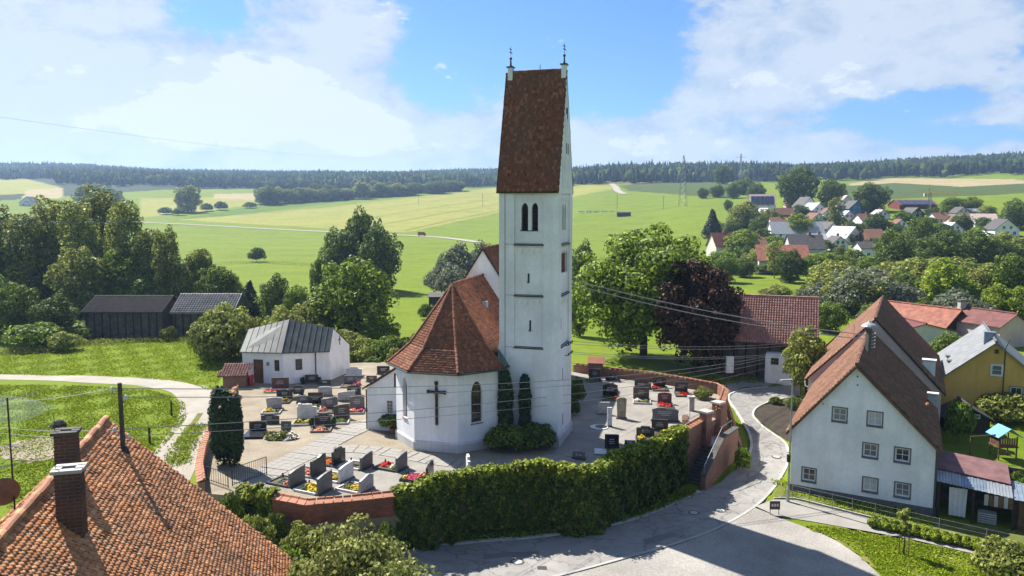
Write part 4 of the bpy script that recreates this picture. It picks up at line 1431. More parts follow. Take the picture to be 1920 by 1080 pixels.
# pinnacles with balls and vanes
for u, flag in ((.22, 1), (TW - .2, 2)):
    q = tp(u, half, RZ)
    pn = MB().box(q.x, q.y, RZ - .28, .36, .4, 1.3, -TA).build('pinnacle', 'plaster', CH)
    MB().box(q.x, q.y, RZ + .42, .54, .58, .09, -TA).build('pinnacle_cap', 'iron', pn)
    f_ = MB().lathe((q.x, q.y, RZ + .46), [(.1, 0), (.07, .2), (.05, .5), (.07, .55)], 8)
    f_.ball((q.x, q.y, RZ + 1.08), .11)
    f_.tube([(q.x, q.y, RZ + 1.1), (q.x, q.y, RZ + 2.0)], .016, 5)
    f_.build('finial', 'iron', pn)
    v_ = MB()
    for dz, w_ in ((.0, .24), (.24, .2)):
        o_ = Vector((q.x - .12, q.y, RZ + 1.55 + dz))
        v_.ext([o_, o_ + Vector((w_, 0, -.12)), o_ + Vector((w_, 0, -.04)), o_ + Vector((.06, 0, .06))], (0, .02, 0))
    v_.build('weather_vane', 'iron', pn)
q = tp(TW * .55, half, RZ)
MB().tube([(q.x, q.y, RZ), (q.x, q.y, RZ + .5)], .03, 5).build('roof_rod', 'iron', troof)

# choir with a three-sided apse
CA = rad(14)
ce, cdv = Vector((cos(CA), -sin(CA), 0)), Vector((sin(CA), cos(CA), 0))
V3 = A(859, 849.5, 0)
V2 = A(778, 841, 0)
sd8 = 3.42
V2 = V3 - ce * sd8
k8 = sd8 * math.sqrt(.5)
V1 = V2 - ce * k8 + cdv * k8
V4 = V3 + ce * k8 + cdv * k8
apo = sd8 * 1.2071
CEN = (V2 + V3) / 2 + cdv * apo
CL = 8.6                                  # from the octagon centre to the nave
E0 = 6.25                                 # eave
RC = on_plane(845, 533, CEN, cdv).z       # ridge
NL, NR = CEN - ce * apo + cdv * CL, CEN + ce * apo + cdv * CL
mb = MB()
FL1, FL2, FL3 = Face(V1, (V2 - V1)), Face(V2, ce), Face(V3, (V4 - V3))
FLs = Face(NL, (V1 - NL))
FRs = Face(V4, (NR - V4))
w1 = [FL1.px(757, 760)[0], FL1.px(767, 760)[0], FL1.px(760, 790)[1], FL1.px(760, 706)[1]]
w3 = [FL3.px(885, 760)[0], FL3.px(903, 760)[0], FL3.px(894, 792)[1], FL3.px(894, 715)[1]]
w1 = [sd8 / 2 - .42, sd8 / 2 + .42, w3[2], w3[3]]
w3[0], w3[1] = (w3[0] + w3[1]) / 2 - .47, (w3[0] + w3[1]) / 2 + .47
FL1.holes(mb, 0, sd8, -.3, E0, [tuple(w1)], .34)
FL2.holes(mb, 0, sd8, -.3, E0)
FL3.holes(mb, 0, sd8, -.3, E0, [tuple(w3)], .3)
FLs.holes(mb, 0, (V1 - NL).length, -.3, E0)
FRs.holes(mb, 0, (NR - V4).length, -.3, E0)
cw = mb.build('choir_wall', 'plaster', CH)
lancet(FL1, cw, *w1, .3, 'glass', 'lancet_window', (1, 6), sill='tiles_coping', rise=1.0)
lancet(FL3, cw, *w3, .26, 'glass', 'lancet_window', (2, 6), framemat='wood_brown', sill='wood_brown', rise=1.0)
m_ = MB()
for fc, ln_ in ((FL1, sd8), (FL2, sd8), (FL3, sd8), (FLs, (V1 - NL).length)):
    m_.ext([fc.P(-.05, -.3, 0), fc.P(-.05, -.3, .12), fc.P(-.05, .62, .12), fc.P(-.05, .75, 0)], fc.E * (ln_ + .1))
m_.build('plinth', 'plinth', cw)
# crucifix on the middle face
u, zc = FL2.px(819, 735)
zt_, zb_ = FL2.px(819, 718)[1], FL2.px(819, 796)[1]
m_ = MB()
FL2.box(m_, u - .09, u + .09, zb_, zt_, .03, .16)
FL2.box(m_, u - .65, u + .65, zc - .08, zc + .10, .05, .17)
FL2.box(m_, u - .12, u + .12, zt_ - .06, zt_ + .12, .03, .17)
for s_ in (-1, 1):
    FL2.box(m_, u + s_ * .65 - .08, u + s_ * .65 + .08, zc - .12, zc + .14, .05, .18)
cr = m_.build('wall_cross', 'wood_dark', CH)
m_ = MB()
cp = FL2.P(u, zc - .35, .24)
m_.tube([FL2.P(u, zc - .9, .22), FL2.P(u, zc - .5, .24), cp, FL2.P(u, zc - .05, .24)], [.04, .05, .08, .05], 6)
m_.ball(FL2.P(u, zc + .05, .25), .07)
for s_ in (-1, 1):
    m_.tube([FL2.P(u, zc - .1, .24), FL2.P(u + s_ * .45, zc + .03, .22)], .03, 5)
m_.build('corpus', 'wood_brown', cr)
# roof with bell-cast eaves
apex = Vector((CEN.x, CEN.y, RC))
oc = [NL, V1, V2, V3, V4, NR]
def ringp(frac, z):
    out = []
    for i, p in enumerate(oc):
        base = CEN + cdv * CL if i in (0, 5) else CEN
        q = base + (p - base) * frac
        out.append(Vector((q.x, q.y, z)))
    return out
KZ = E0 + (RC - E0) * .215
kin, eav = ringp(.745, KZ), ringp(1.13, E0 - .2)
rend = Vector((CEN.x + cdv.x * CL, CEN.y + cdv.y * CL, RC))
deck = MB()
tl = Tiles('flat', .2, .21, 6, 1.4)
segs = [((kin[i], kin[i + 1], apex), (eav[i], eav[i + 1], kin[i + 1], kin[i])) for i in (1, 2, 3)]
segs += [((kin[0], kin[1], apex, rend), (eav[0], eav[1], kin[1], kin[0])), ((kin[4], kin[5], rend, apex), (eav[4], eav[5], kin[5], kin[4]))]
for up, lo in segs:
    for pg in (up, lo):
        deck.ext(list(pg), (0, 0, -.1))
        tl.poly(pg)
croof = deck.build('choir_roof', 'wood_dark', CH)
tl.build('roof_tile', 'tiles_church', croof)
m_ = MB()
for i in (1, 2, 3, 4):
    caps(m_, eav[i] + Vector((0, 0, .06)), kin[i] + Vector((0, 0, .06)), .12, .36, seed=i)
    caps(m_, kin[i] + Vector((0, 0, .05)), apex + Vector((0, 0, .05)), .12, .36, seed=i + 5)
caps(m_, apex + Vector((0, 0, .04)), rend + Vector((0, 0, .04)), .13, .36)
m_.build('ridge_tile', 'tiles_church', croof)
# eaves gutter
m_ = MB()
m_.tube([e + Vector((0, 0, -.05)) for e in ringp(1.15, E0 - .22)], .07, 6)
m_.build('gutter', 'copper_seam', croof)
# roof hatch and lead flashing against the tower
q = (kin[4] + kin[5]) / 2 * .45 + (apex + rend) / 2 * .55
MB().box(q.x, q.y, q.z + .05, .6, .5, .5, -CA).build('roof_hatch', 'metal_sheet', croof)
q = Tl + td * .2
m_ = MB()
m_.ext([eav[4] + Vector((0, 0, .05)), eav[4] + cdv * 2.2 + Vector((0, 0, .05)), eav[4] + cdv * 2.2 + Vector((-1.0, 0, 1.5)), eav[4] + Vector((-.5, .3, .75))], (0, 0, .06))
m_.build('flashing', 'copper_green', croof)

# nave behind the choir
NW, NLEN = 10.2, 16.0
NC = CEN + cdv * CL
NRZ = on_plane(894, 466, NC, cdv).z
NE = 6.6
a0, a1 = NC - ce * NW / 2, NC + ce * NW / 2
mb = MB()
fc = Face(a0, ce)
clip = [(0, -.3), (NW, -.3), (NW, NE), (NW / 2, NRZ - .1), (0, NE)]
fc.holes(mb, 0, NW, -.3, NRZ, [], clip=clip)
b0, b1 = a0 + cdv * NLEN, a1 + cdv * NLEN
fan(mb, [(b1.x, b1.y, -.3), (b0.x, b0.y, -.3), (b0.x, b0.y, NE), (NC.x + cdv.x * NLEN, NC.y + cdv.y * NLEN, NRZ - .1), (b1.x, b1.y, NE)])
for p, q in ((b0, a0), (a1, b1)):
    fan(mb, [(p.x, p.y, -.3), (q.x, q.y, -.3), (q.x, q.y, NE), (p.x, p.y, NE)])
mb.build('nave_wall', 'plaster', CH)
deck = MB()
tl = Tiles('flat', .2, .21, 7, 1.4)
r0 = Vector((NC.x, NC.y, NRZ)) - cdv * .15
r1 = r0 + cdv * (NLEN + .3)
for s_ in (-1, 1):
    e0 = NC + ce * s_ * (NW / 2 + .35) - cdv * .15
    e0 = Vector((e0.x, e0.y, NE - .35 / (NW / 2) * (NRZ - NE)))
    e1 = e0 + cdv * (NLEN + .3)
    pg = [e0, e1, r1, r0]
    deck.ext(pg, (0, 0, -.12))
    tl.poly(pg)
nroof = deck.build('nave_roof', 'wood_dark', CH)
tl.build('roof_tile', 'tiles_church', nroof)
m_ = MB()
caps(m_, r0 + Vector((0, 0, .05)), r1 + Vector((0, 0, .05)), .13, .36)
m_.build('ridge_tile', 'tiles_church', nroof)

# sacristy lean-to on the left
S0 = A(690, 805, 0)
fs = Face(S0, ce)
cwx = Face(NL, (V1 - NL))
# length until it meets the choir wall
den = ce.x * -cdv.y - ce.y * -cdv.x
rel = V1 - S0
SL = rel.dot(ce) + .02
zl, zh = fs.px(688, 727)[1], fs.px(742, 683)[1]
zh = zl + (zh - zl) * 1.02
mb = MB()
h1 = (fs.px(738, 700)[0], fs.px(745, 700)[0], fs.px(741, 727)[1], fs.px(741, 700)[1])
h2 = (fs.px(725, 764)[0], fs.px(736.5, 764)[0], fs.px(731, 776)[1], fs.px(731, 751)[1])
clip = [(0, -.3), (SL, -.3), (SL, zh), (0, zl)]
fs.holes(mb, 0, SL, -.3, zh + .01, [h1, h2], .2, clip)
SD = 6.5
s1 = S0 + cdv * SD
fan(mb, [(s1.x, s1.y, -.3), (S0.x, S0.y, -.3), (S0.x, S0.y, zl), (s1.x, s1.y, zl)])
e1 = s1 + ce * SL
fan(mb, [(e1.x, e1.y, -.3), (s1.x, s1.y, -.3), (s1.x, s1.y, zl), (e1.x, e1.y, zh)])
sac = mb.build('sacristy_wall', 'plaster', CH)
m_ = MB()
fs.box(m_, h1[0], h1[1], h1[2], h1[3], -.15, -.08)
m_.build('shutter', 'wood_red', sac)
window(fs, sac, *h2, rec=.1, fr=.05, nx=3, ny=4)
m_ = MB()
pg = [fs.P(-.35, zl - .15, .25), fs.P(SL, zh + .08, .25), fs.P(SL, zh + .08, -SD), fs.P(-.35, zl - .15, -SD)]
m_.ext(pg, (0, 0, .1))
m_.build('sacristy_roof', 'roof_dark', CH)
tl = Tiles('flat', .2, .21, 8)
tl.poly([pg[0] + Vector((0, 0, .1)), pg[3] + Vector((0, 0, .1)), pg[2] + Vector((0, 0, .1)), pg[1] + Vector((0, 0, .1))])
tl.build('roof_tile', 'tiles_church', CH.children[-1])
MB().tube([fs.P(-.05, 0, .08), fs.P(-.05, zl - .1, .08)], .06, 6).build('downpipe', 'iron', sac)

# ------------------------------------------------------------------ mortuary chapel with folded roof
P0, P1, P2 = A(456, 716, 0), A(532, 721, 0), A(619, 713, 0)
MC = thing('mortuary_chapel', (P1.x, P1.y, 0), 'white mortuary chapel with folded grey standing-seam metal roof', 'chapel')
ez = [3.05, 3.0, 3.1]
f1, f2 = Face(P0, (P1 - P0)), Face(P1, (P2 - P1))
l1, l2 = (P1 - P0).length, (P2 - P1).length
ez = [f1.px(456, 660)[1], f1.px(532, 662)[1], f2.px(619, 659)[1]]
dp = 5.2
B0, B1, B2 = P0 + Vector((.6, dp, 0)), P1 + Vector((.5, dp + .6, 0)), P2 + Vector((1.2, dp - 1.0, 0))
R0, R1, R2 = AD(466, 619, P0.y + 2.8), AD(543, 600, P1.y + 3.2), AD(625, 617, P2.y + 2.2)
dr = (f1.px(475, 700)[0], f1.px(494, 700)[0], -.25, f1.px(484, 674)[1])
wn1 = (f1.px(514, 690)[0], f1.px(524, 690)[0], f1.px(518, 696)[1], f1.px(518, 675)[1])
wn2 = (f2.px(554, 690)[0], f2.px(567, 690)[0], f2.px(560, 694)[1], f2.px(560, 673)[1])
mb = MB()
f1.holes(mb, 0, l1, -.25, 3.6, [dr, wn1], .25, [(0, -.25), (l1, -.25), (l1, ez[1]), (0, ez[0])])
f2.holes(mb, 0, l2, -.25, 3.6, [wn2], .25, [(0, -.25), (l2, -.25), (l2, ez[2]), (0, ez[1])])
fan(mb, [(P2.x, P2.y, -.25), (B2.x, B2.y, -.25), (B2.x, B2.y, ez[2]), tuple(R2), (P2.x, P2.y, ez[2])])
fan(mb, [(B0.x, B0.y, -.25), (P0.x, P0.y, -.25), (P0.x, P0.y, ez[0]), tuple(R0), (B0.x, B0.y, ez[0])])
fan(mb, [(B2.x, B2.y, -.25), (B1.x, B1.y, -.25), (B1.x, B1.y, ez[1]), (B2.x, B2.y, ez[2])])
fan(mb, [(B1.x, B1.y, -.25), (B0.x, B0.y, -.25), (B0.x, B0.y, ez[0]), (B1.x, B1.y, ez[1])])
mw = mb.build('wall', 'plaster', MC)
m_ = MB()
f1.box(m_, dr[0], dr[1], -.2, dr[3], -.22, -.14)
d_ = m_.build('door', 'wood_dark', MC)
for k in range(4):
    a = dr[0] + .08 + (dr[1] - dr[0] - .16) * k / 4
    m_ = MB()
    f1.box(m_, a + .01, a + (dr[1] - dr[0] - .16) / 4 - .01, 0, dr[3] - .08, -.14, -.115)
    m_.build('board', 'wood_brown', d_)
m_ = MB()
f1.box(m_, dr[0] + .12, dr[0] + .16, 1.0, 1.25, -.12, -.05)
m_.build('handle', 'iron_grey', d_)
window(f1, MC, *wn1, rec=.18, fr=.05, nx=2, ny=3, framemat='wood_brown')
window(f2, MC, *wn2, rec=.12, fr=.05, nx=2, ny=3, framemat='wood_brown')
m_ = MB()
u, z = f1.px(503, 682)
f1.box(m_, u - .1, u + .1, z - .18, z + .18, .0, .18)
m_.build('wall_lamp', 'iron_grey', MC)
u, z = f2.px(592, 690)
MB().tube([f2.P(u, 0, .07), f2.P(u, ez[2] - .05, .07)], .05, 6).build('downpipe', 'iron', MC)
def roofpanels(eL, eR, rL, rR, npan, root):
    up = Vector((0, 0, .06))
    for k in range(npan):
        a, b_ = k / npan, (k + 1) / npan
        q = [eL.lerp(eR, a), eL.lerp(eR, b_), rL.lerp(rR, b_), rL.lerp(rR, a)]
        MB().ext([p + up for p in q], (0, 0, .03)).build('roof_panel', 'copper_roof', root)
        MB().tube([q[0] + up * 1.7, q[3] + up * 1.7], .035, 4).build('seam', 'copper_seam', root)
    MB().tube([eL + up, eR + up], .06, 5).build('gutter', 'copper_seam', root)
def ov(p, z, dx=0, dy=-.3):
    return Vector((p.x + dx, p.y + dy, z))
e0, e1_, e2 = ov(P0, ez[0] - .02, -.15), ov(P1, ez[1] - .02), ov(P2, ez[2] - .02, .1)
m_ = MB()
b0_, b1_, b2_ = ov(B0, ez[0], -.1, .3), ov(B1, ez[1], 0, .3), ov(B2, ez[2], .1, .3)
for q in ((e0, e1_, R1, R0), (e1_, e2, R2, R1), (b1_, b0_, R0, R1), (b2_, b1_, R1, R2)):
    m_.add([tuple(p) for p in q], [(0, 1, 2), (0, 2, 3)])
rf = m_.build('roof', 'copper_roof', MC)
roofpanels(e0, e1_, R0, R1, 7, rf)
roofpanels(e1_, e2, R1, R2, 8, rf)
m_ = MB()
gx = Vector((P2.x, P2.y, 0)).lerp(Vector((B2.x, B2.y, 0)), .5)
gn = Face(P2, (B2 - P2))
gu = (B2 - P2).length / 2
gn.box(m_, gu - .05, gu + .05, 3.4, 4.4, .01, .06)
gn.box(m_, gu - .28, gu + .28, 3.95, 4.05, .012, .055)
m_.build('gable_cross', 'iron', MC)
# red bin, tools, tiled lean-to by the chapel
q = A(470, 722, 0)
T = thing('waste_bin', (q.x, q.y, 0), 'red plastic waste bin beside the chapel door', 'bin')
MB().lathe((q.x, q.y, 0), [(.26, 0), (.36, .95)], 4).build('body', 'plastic_red', T)
MB().lathe((q.x, q.y, .95), [(.42, 0), (.4, .08), (.1, .12)], 4).build('lid', 'plastic_red', T)
q = A(440, 726, 0)
T = thing('tiled_shelter', (q.x, q.y, 0), 'low shelter with pale red tiled roof at the end of the wall', 'shelter')
zz = .2
MB().box(q.x, q.y + .4, .55, 2.2, 1.3, 1.5, rad(5)).build('wall', 'brick', T)
pg = [Vector((q.x - 1.5, q.y - .7, 1.15)), Vector((q.x + 1.3, q.y - .5, 1.15)), Vector((q.x + 1.5, q.y + 1.3, 2.05)), Vector((q.x - 1.3, q.y + 1.2, 2.05))]
r_ = MB().ext(pg, (0, 0, .06)).build('roof', 'roof_dark', T)
tl = Tiles('pan', .26, .3, 3)
tl.poly([p + Vector((0, 0, .06)) for p in pg])
tl.build('roof_tile', 'tiles_terracotta', r_)
# ------------------------------------------------------------------ foliage
RNG = np.random.default_rng(21)
def unit(n, rng):
    v = rng.normal(size=(n, 3))
    return v / np.linalg.norm(v, axis=1, keepdims=True)
def leaf_quads(P, Nrm, size, rng, aspect=.75):
    """one diamond shaped leaf or leaf spray at each point"""
    n = len(P)
    t = np.cross(Nrm, unit(n, rng))
    t /= np.linalg.norm(t, axis=1, keepdims=True) + 1e-9
    b_ = np.cross(Nrm, t)
    s_ = (size * rng.uniform(.45, 1.7, n))[:, None]
    a = P + t * s_
    c = P - t * s_
    b1 = P + b_ * s_ * aspect + Nrm * s_ * .18
    d1 = P - b_ * s_ * aspect + Nrm * s_ * .18
    V = np.stack([a, b1, c, d1], 1).reshape(-1, 3)
    Q = np.arange(4 * n).reshape(n, 4)
    return V, Q
def crown_pts(n, R, lobes, rng, kind='round', lob=.42, up=.25):
    """points and normals over a crown made of many leafy clumps; R = (rx, ry, rz), centred on the origin"""
    R = np.array(R)
    d = unit(lobes, rng)
    if kind == 'round':
        rr = rng.uniform(.35, .82, lobes)[:, None]
        cen = d * rr
        cen[:, 2] = cen[:, 2] * .95
        lr = lob * rng.uniform(.65, 1.2, lobes) * (1.1 - .35 * rr[:, 0])
    elif kind == 'dome':
        rr = rng.uniform(.3, .85, lobes)[:, None]
        cen = d * rr
        cen[:, 2] = np.abs(cen[:, 2]) * 1.2 - .55
        lr = lob * rng.uniform(.65, 1.2, lobes)
    elif kind == 'tall':
        z = rng.uniform(-.95, .85, lobes)
        wd = .65 * np.sqrt(np.clip(1 - z ** 2, .05, 1))
        cen = np.stack([d[:, 0] * wd, d[:, 1] * wd, z], 1)
        lr = lob * rng.uniform(.6, 1.1, lobes) * (.6 + .5 * np.sqrt(np.clip(1 - z ** 2, .05, 1)))
    elif kind == 'cone':
        z = rng.uniform(-1, .95, lobes)
        wd = .75 * (1 - z) / 2
        a = rng.uniform(0, 2 * pi, lobes)
        cen = np.stack([np.cos(a) * wd, np.sin(a) * wd, z], 1)
        lr = lob * (.25 + .55 * (1 - z) / 2)
    elif kind == 'column':
        z = rng.uniform(-.95, .9, lobes)
        wd = .45 * np.clip(1 - np.abs(z) ** 5, .05, 1)
        a = rng.uniform(0, 2 * pi, lobes)
        cen = np.stack([np.cos(a) * wd, np.sin(a) * wd, z], 1)
        lr = np.full(lobes, lob)
    k = rng.choice(lobes, int(n * 1.6), p=lr ** 2 / (lr ** 2).sum())
    dd = unit(len(k), rng)
    dd[:, 2] += up
    dd /= np.linalg.norm(dd, axis=1, keepdims=True)
    sq = np.array([1, 1, .8 if kind not in ('column', 'tall') else .5])
    p = cen[k] + dd * sq * (lr[k] * rng.uniform(.72, 1.08, len(k)))[:, None]
    # leaves buried deep inside another clump never show
    D2 = ((p[:, None, :] - cen[None]) / sq) if lobes * len(p) < 4e6 else None
    if D2 is not None:
        inside = (np.linalg.norm(D2, axis=2) < lr[None] * .62).any(1)
        p, dd = p[~inside], dd[~inside]
    p, dd = p[:n], dd[:n]
    nr_ = dd + unit(len(dd), rng) * .65
    nr_ /= np.linalg.norm(nr_, axis=1, keepdims=True)
    return p * R, nr_, cen * R, lr * R.mean()
def crown_mesh(name, n, R, lobes, leaf, mat, seed, kind='round', lob=.42, cz=0.0, up=.25):
    rng = np.random.default_rng(seed)
    p, nr_, cen, lr = crown_pts(n, R, lobes, rng, kind, lob, up)
    V, Q = leaf_quads(p, nr_, leaf, rng)
    V[:, 2] += cz
    return np_mesh(name, V, Q, mat), cen + np.array([0, 0, cz])
def trunk_mb(h, r, tips, rng, lean=.0, base=-.4, nb=9):
    mb = MB()
    pts = [(0, 0, base), (lean * .15 * h + rng.uniform(-.02, .02) * h, rng.uniform(-.02, .02) * h, h * .35), (lean * .3 * h, rng.uniform(-.03, .03) * h, h * .75)]
    mb.tube(pts, [r * 1.25, r * .8, r * .35], 7)
    sel = list(tips)
    rng.shuffle(sel)
    for t_ in sel[:nb]:
        z0 = rng.uniform(.25, .6) * h
        z0 = min(z0, max(.15 * h, t_[2] - .1 * h))
        mid = (t_[0] * .45, t_[1] * .45, (z0 + t_[2]) / 2 + .05 * h)
        mb.tube([(0, 0, z0), mid, tuple(t_)], [r * .45, r * .28, r * .08], 5)
    return mb
PROTO = {}
def proto(key, n, h, w_, lobes, leaf, leafmat, kind='round', clear=.15, lob=.42, bark='bark', seed=1, tr=.022, up=.25, nb=9):
    """crown and trunk meshes of one kind of tree, standing at the origin"""
    cz = h * (clear + (1 - clear) / 2)
    rz = h * (1 - clear) / 2
    me, cen = crown_mesh(key + '_crown', n, (w_ / 2 * (1.1 - .42 * lob), w_ / 2 * (1.1 - .42 * lob), rz * (1.12 - .45 * lob)), lobes, leaf, leafmat, seed, kind, lob, cz, up)
    rng = random.Random(seed)
    tb = trunk_mb(h, max(.05, h * tr), [tuple(c) for c in cen], rng, nb=nb)
    tm = bpy.data.meshes.new(key + '_trunk')
    tm.from_pydata(tb.v, [], tb.f)
    tm.materials.append(MATS[bark])
    tm.polygons.foreach_set('use_smooth', [True] * len(tm.polygons))
    PROTO[key] = (me, tm, h, w_)
def tree(name, key, loc, h, w_, label, cat='tree', group=None, rz=None):
    cm_, tm, ph, pw = PROTO[key]
    T = thing(name, loc, label, cat, group, local=True, rz=random.uniform(0, 6.28) if rz is None else rz)
    T.scale = (w_ / pw, w_ / pw, h / ph)
    for nm, me in (('crown', cm_), ('trunk', tm)):
        o = bpy.data.objects.new(nm, me)
        C.objects.link(o)
        o.parent = T
    return T
def ptree(name, key, px, pyb, pyt, wpx, d, label, cat='tree', group=None, rz=None, zb=None):
    """tree by its place in the picture and its real distance d"""
    x = AD(px, pyb, d).x
    z = zg(x, d) if zb is None else zb
    top = AD(px, pyt, d).z
    return tree(name, key, (x, d, z - .05), max(1.0, top - z), wpx * d / F, label, cat, group, rz)
def patch(n, rx, ry, h, leaf, mat, seed, lobes=10):
    """low cushion of leaves or blossoms"""
    rng = np.random.default_rng(seed)
    a = rng.uniform(0, 2 * pi, n)
    r = np.sqrt(rng.uniform(0, 1, n))
    bumps = rng.uniform(-1, 1, (lobes, 2))
    bh = rng.uniform(.5, 1, lobes)
    x, y = r * np.cos(a), r * np.sin(a)
    hh = np.max(bh[None] * np.exp(-((x[:, None] - bumps[None, :, 0]) ** 2 + (y[:, None] - bumps[None, :, 1]) ** 2) / .12), 1)
    z = h * (.25 + .75 * hh) * (1 - .5 * r ** 3) * rng.uniform(.8, 1.05, n)
    P = np.stack([x * rx, y * ry, z], 1)
    nm = np.stack([x * .5, y * .5, np.ones(n)], 1) + unit(n, rng) * .5
    nm /= np.linalg.norm(nm, axis=1, keepdims=True)
    V, Q = leaf_quads(P, nm, leaf, rng, .95)
    return V, Q
def patch_obj(name, c, rx, ry, h, leaf, mat, n, seed, parent, rz=0):
    V, Q = patch(n, rx, ry, h, leaf, mat, seed)
    me = np_mesh(name, V, Q, mat)
    o = bpy.data.objects.new(name, me)
    o.location = c
    o.rotation_euler = (0, 0, rz)
    C.objects.link(o)
    o.parent = parent
    return o

# ------------------------------------------------------------------ graves
def stone_outline(style, w_, h):
    a = w_ / 2
    if style == 'arch':
        return [(-a, 0), (a, 0), (a, h * .85)] + [(a * cos(t_), h * .85 + h * .15 * sin(t_)) for t_ in [pi * k / 8 for k in range(1, 8)]] + [(-a, h * .85)]
    if style == 'slant':
        return [(-a, 0), (a, 0), (a, h), (a * .4, h * .99), (-a * .3, h * .93), (-a, h * .82)]
    if style == 'wave':
        return [(-a, 0), (a, 0), (a, h * .93), (a * .75, h), (a * .4, h * .97), (0, h * .88), (-a * .5, h * .83), (-a, h * .8)]
    if style == 'point':
        return [(-a, 0), (a, 0), (a, h * .86), (a * .35, h), (a * .1, h * .97), (-a * .3, h * .88), (-a, h * .75)]
    if style == 'shoulder':
        return [(-a, 0), (a, 0), (a, h * .82), (a * .55, h * .84), (a * .5, h), (-a * .5, h), (-a * .55, h * .84), (-a, h * .82)]
    if style == 'round':
        return [(-a * .8, 0), (a * .8, 0)] + [(a * cos(t_), h * .5 + h * .5 * sin(t_)) for t_ in [-.4 + (pi + .8) * k / 12 for k in range(13)]]
    if style == 'rough':
        return [(-a, 0), (a, 0), (a * .97, h * .5), (a, h * .8), (a * .7, h * .92), (a * .2, h * .9), (-a * .1, h), (-a * .6, h * .97), (-a, h * .84), (-a * .94, h * .4)]
    if style == 'flare':
        return [(-a * .86, 0), (a * .86, 0), (a, h * .92), (a * .5, h * .99), (0, h), (-a * .5, h * .99), (-a, h * .92)]
    return [(-a, 0), (a, 0), (a, h), (-a, h)]
def grave(px, py, wpx, hpx, rot, style, mat, label, bed=None, beddir=-1, plants=(), extra=None, th=.16, lettering='letter_grey', blen=1.7, wm=None):
    q = A(px, py, 0)
    d = q.y
    w_ = wm or wpx * d / F / max(.35, abs(cos(rad(rot))))
    h = hpx * d / F
    T = thing('gravestone', (q.x, q.y, 0), label, 'gravestone', 'graves in the churchyard', local=True, rz=rad(rot))
    sx = 1
    b0 = .12
    MB().box(0, 0, b0 / 2, w_ * 1.08, th * 2.0, b0).build('plinth', 'granite_mid' if mat != 'granite_mid' else 'granite_dark', T)
    ol = stone_outline(style, w_, h - b0)
    st = MB().ext([(u, -th / 2, z + b0) for u, z in ol], (0, th, 0)).build('headstone', mat, T)
    # carved lettering lines on the face that looks over the bed
    fy = beddir * (th / 2 + .004)
    rg = random.Random(int(px * 7 + py))
    for k in range(3):
        lw = w_ * rg.uniform(.3, .55)
        MB().box(rg.uniform(-.05, .05), fy, b0 + (h - b0) * (.68 - .14 * k), lw, .008, .045).build('inscription', lettering, st)
    if bed:
        bw, bl = w_ * 1.05, blen
        yc = beddir * (th + bl / 2)
        fr = MB()
        for (cx, cy_, sx_, sy_) in ((-bw / 2, yc, .1, bl), (bw / 2, yc, .1, bl), (0, yc + beddir * bl / 2, bw + .1, .1)):
            fr.box(cx, cy_, .07, sx_, sy_, .16)
        fr.build('grave_border', bed, T)
        MB().box(0, yc, .03, bw - .1, bl - .06, .1).build('soil_bed', 'soil', T)
        rg = random.Random(int(px * 3 + py))
        for k, (cl, fx, fy_, rr) in enumerate(plants):
            m_ = cl if cl.startswith('leaf') else 'flower_' + cl
            patch_obj('flowers' if not cl.startswith('leaf') else 'ground_cover', (fx * bw, beddir * (th + fy_ * bl), .07), rr * bw, rr * bl * .8, .3 if not cl.startswith('leaf') else .2, .055, m_, int(330 * max(.5, rr * 3)), rg.randint(0, 9999), T)
            if not cl.startswith('leaf'):
                patch_obj('flower_leaves', (fx * bw, beddir * (th + fy_ * bl), .05), rr * bw * 1.15, rr * bl * .9, .17, .05, 'leaf_green', 120, rg.randint(0, 9999), T)
        lx = bw * .34
        ln_ = MB().lathe((lx, yc + beddir * bl * .38, .1), [(.07, 0), (.07, .04), (.05, .05), (.05, .2), (.08, .22), (.02, .3)], 6)
        ln_.build('grave_lantern', 'iron', T)
    if extra:
        extra(T, w_, h, th, beddir)
    return T
def ex_cross(T, w_, h, th, bd):
    y = bd * (th / 2 + .03)
    MB().box(0, y, h * .62, .07, .06, h * .8).box(0, y, h * .78, .4, .055, .07).build('cross', 'granite_mid', T)
def ex_slab(T, w_, h, th, bd):
    MB().box(0, bd * 1.05, .16, w_ * 1.1, 1.8, .08).build('cover_slab', 'granite_black', T)
def ex_pillar(T, w_, h, th, bd):
    MB().lathe((-w_ * .36, bd * .05, .1), [(.16, 0), (.16, h * .9), (.15, h * .97), (.05, h)], 10).build('column', 'marble_white', T)
def ex_second(T, w_, h, th, bd):
    MB().box(w_ * .42, bd * .12, h * .42, w_ * .45, th, h * .8).build('side_panel', 'granite_dark', T)
def ex_thuja(T, w_, h, th, bd):
    for s_ in (-1, 1):
        cm_, tm, ph, pw = PROTO['thuja']
        for nm, me in (('small_conifer', cm_),):
            o = bpy.data.objects.new(nm, me)
            C.objects.link(o)
            o.parent = T
            o.location = (s_ * w_ * .62, bd * .45, .05)
            o.scale = (.55 / pw, .55 / pw, h * .8 / ph)
def ex_ring(T, w_, h, th, bd):
    mb = MB()
    mb.tube([(.3 * cos(a), bd * .15, h * .9 + .3 * sin(a)) for a in [2 * pi * k / 12 for k in range(13)]], .07, 6)
    mb.build('stone_ring', 'granite_black', T)
def ex_disc(T, w_, h, th, bd):
    MB().lathe((-.9, -.25, .02), [(.75, 0), (.75, .05)], 18).build('round_slab', 'marble_white', T)
    MB().lathe((-.72, -.2, .06), [(.5, 0), (.5, .03)], 18).build('round_bed', 'granite_black', T)
def ex_red(T, w_, h, th, bd):
    MB().box(-w_ * .8, bd * .7, .1, .9, 1.2, .06).build('tilted_slab', 'marble_white', T)

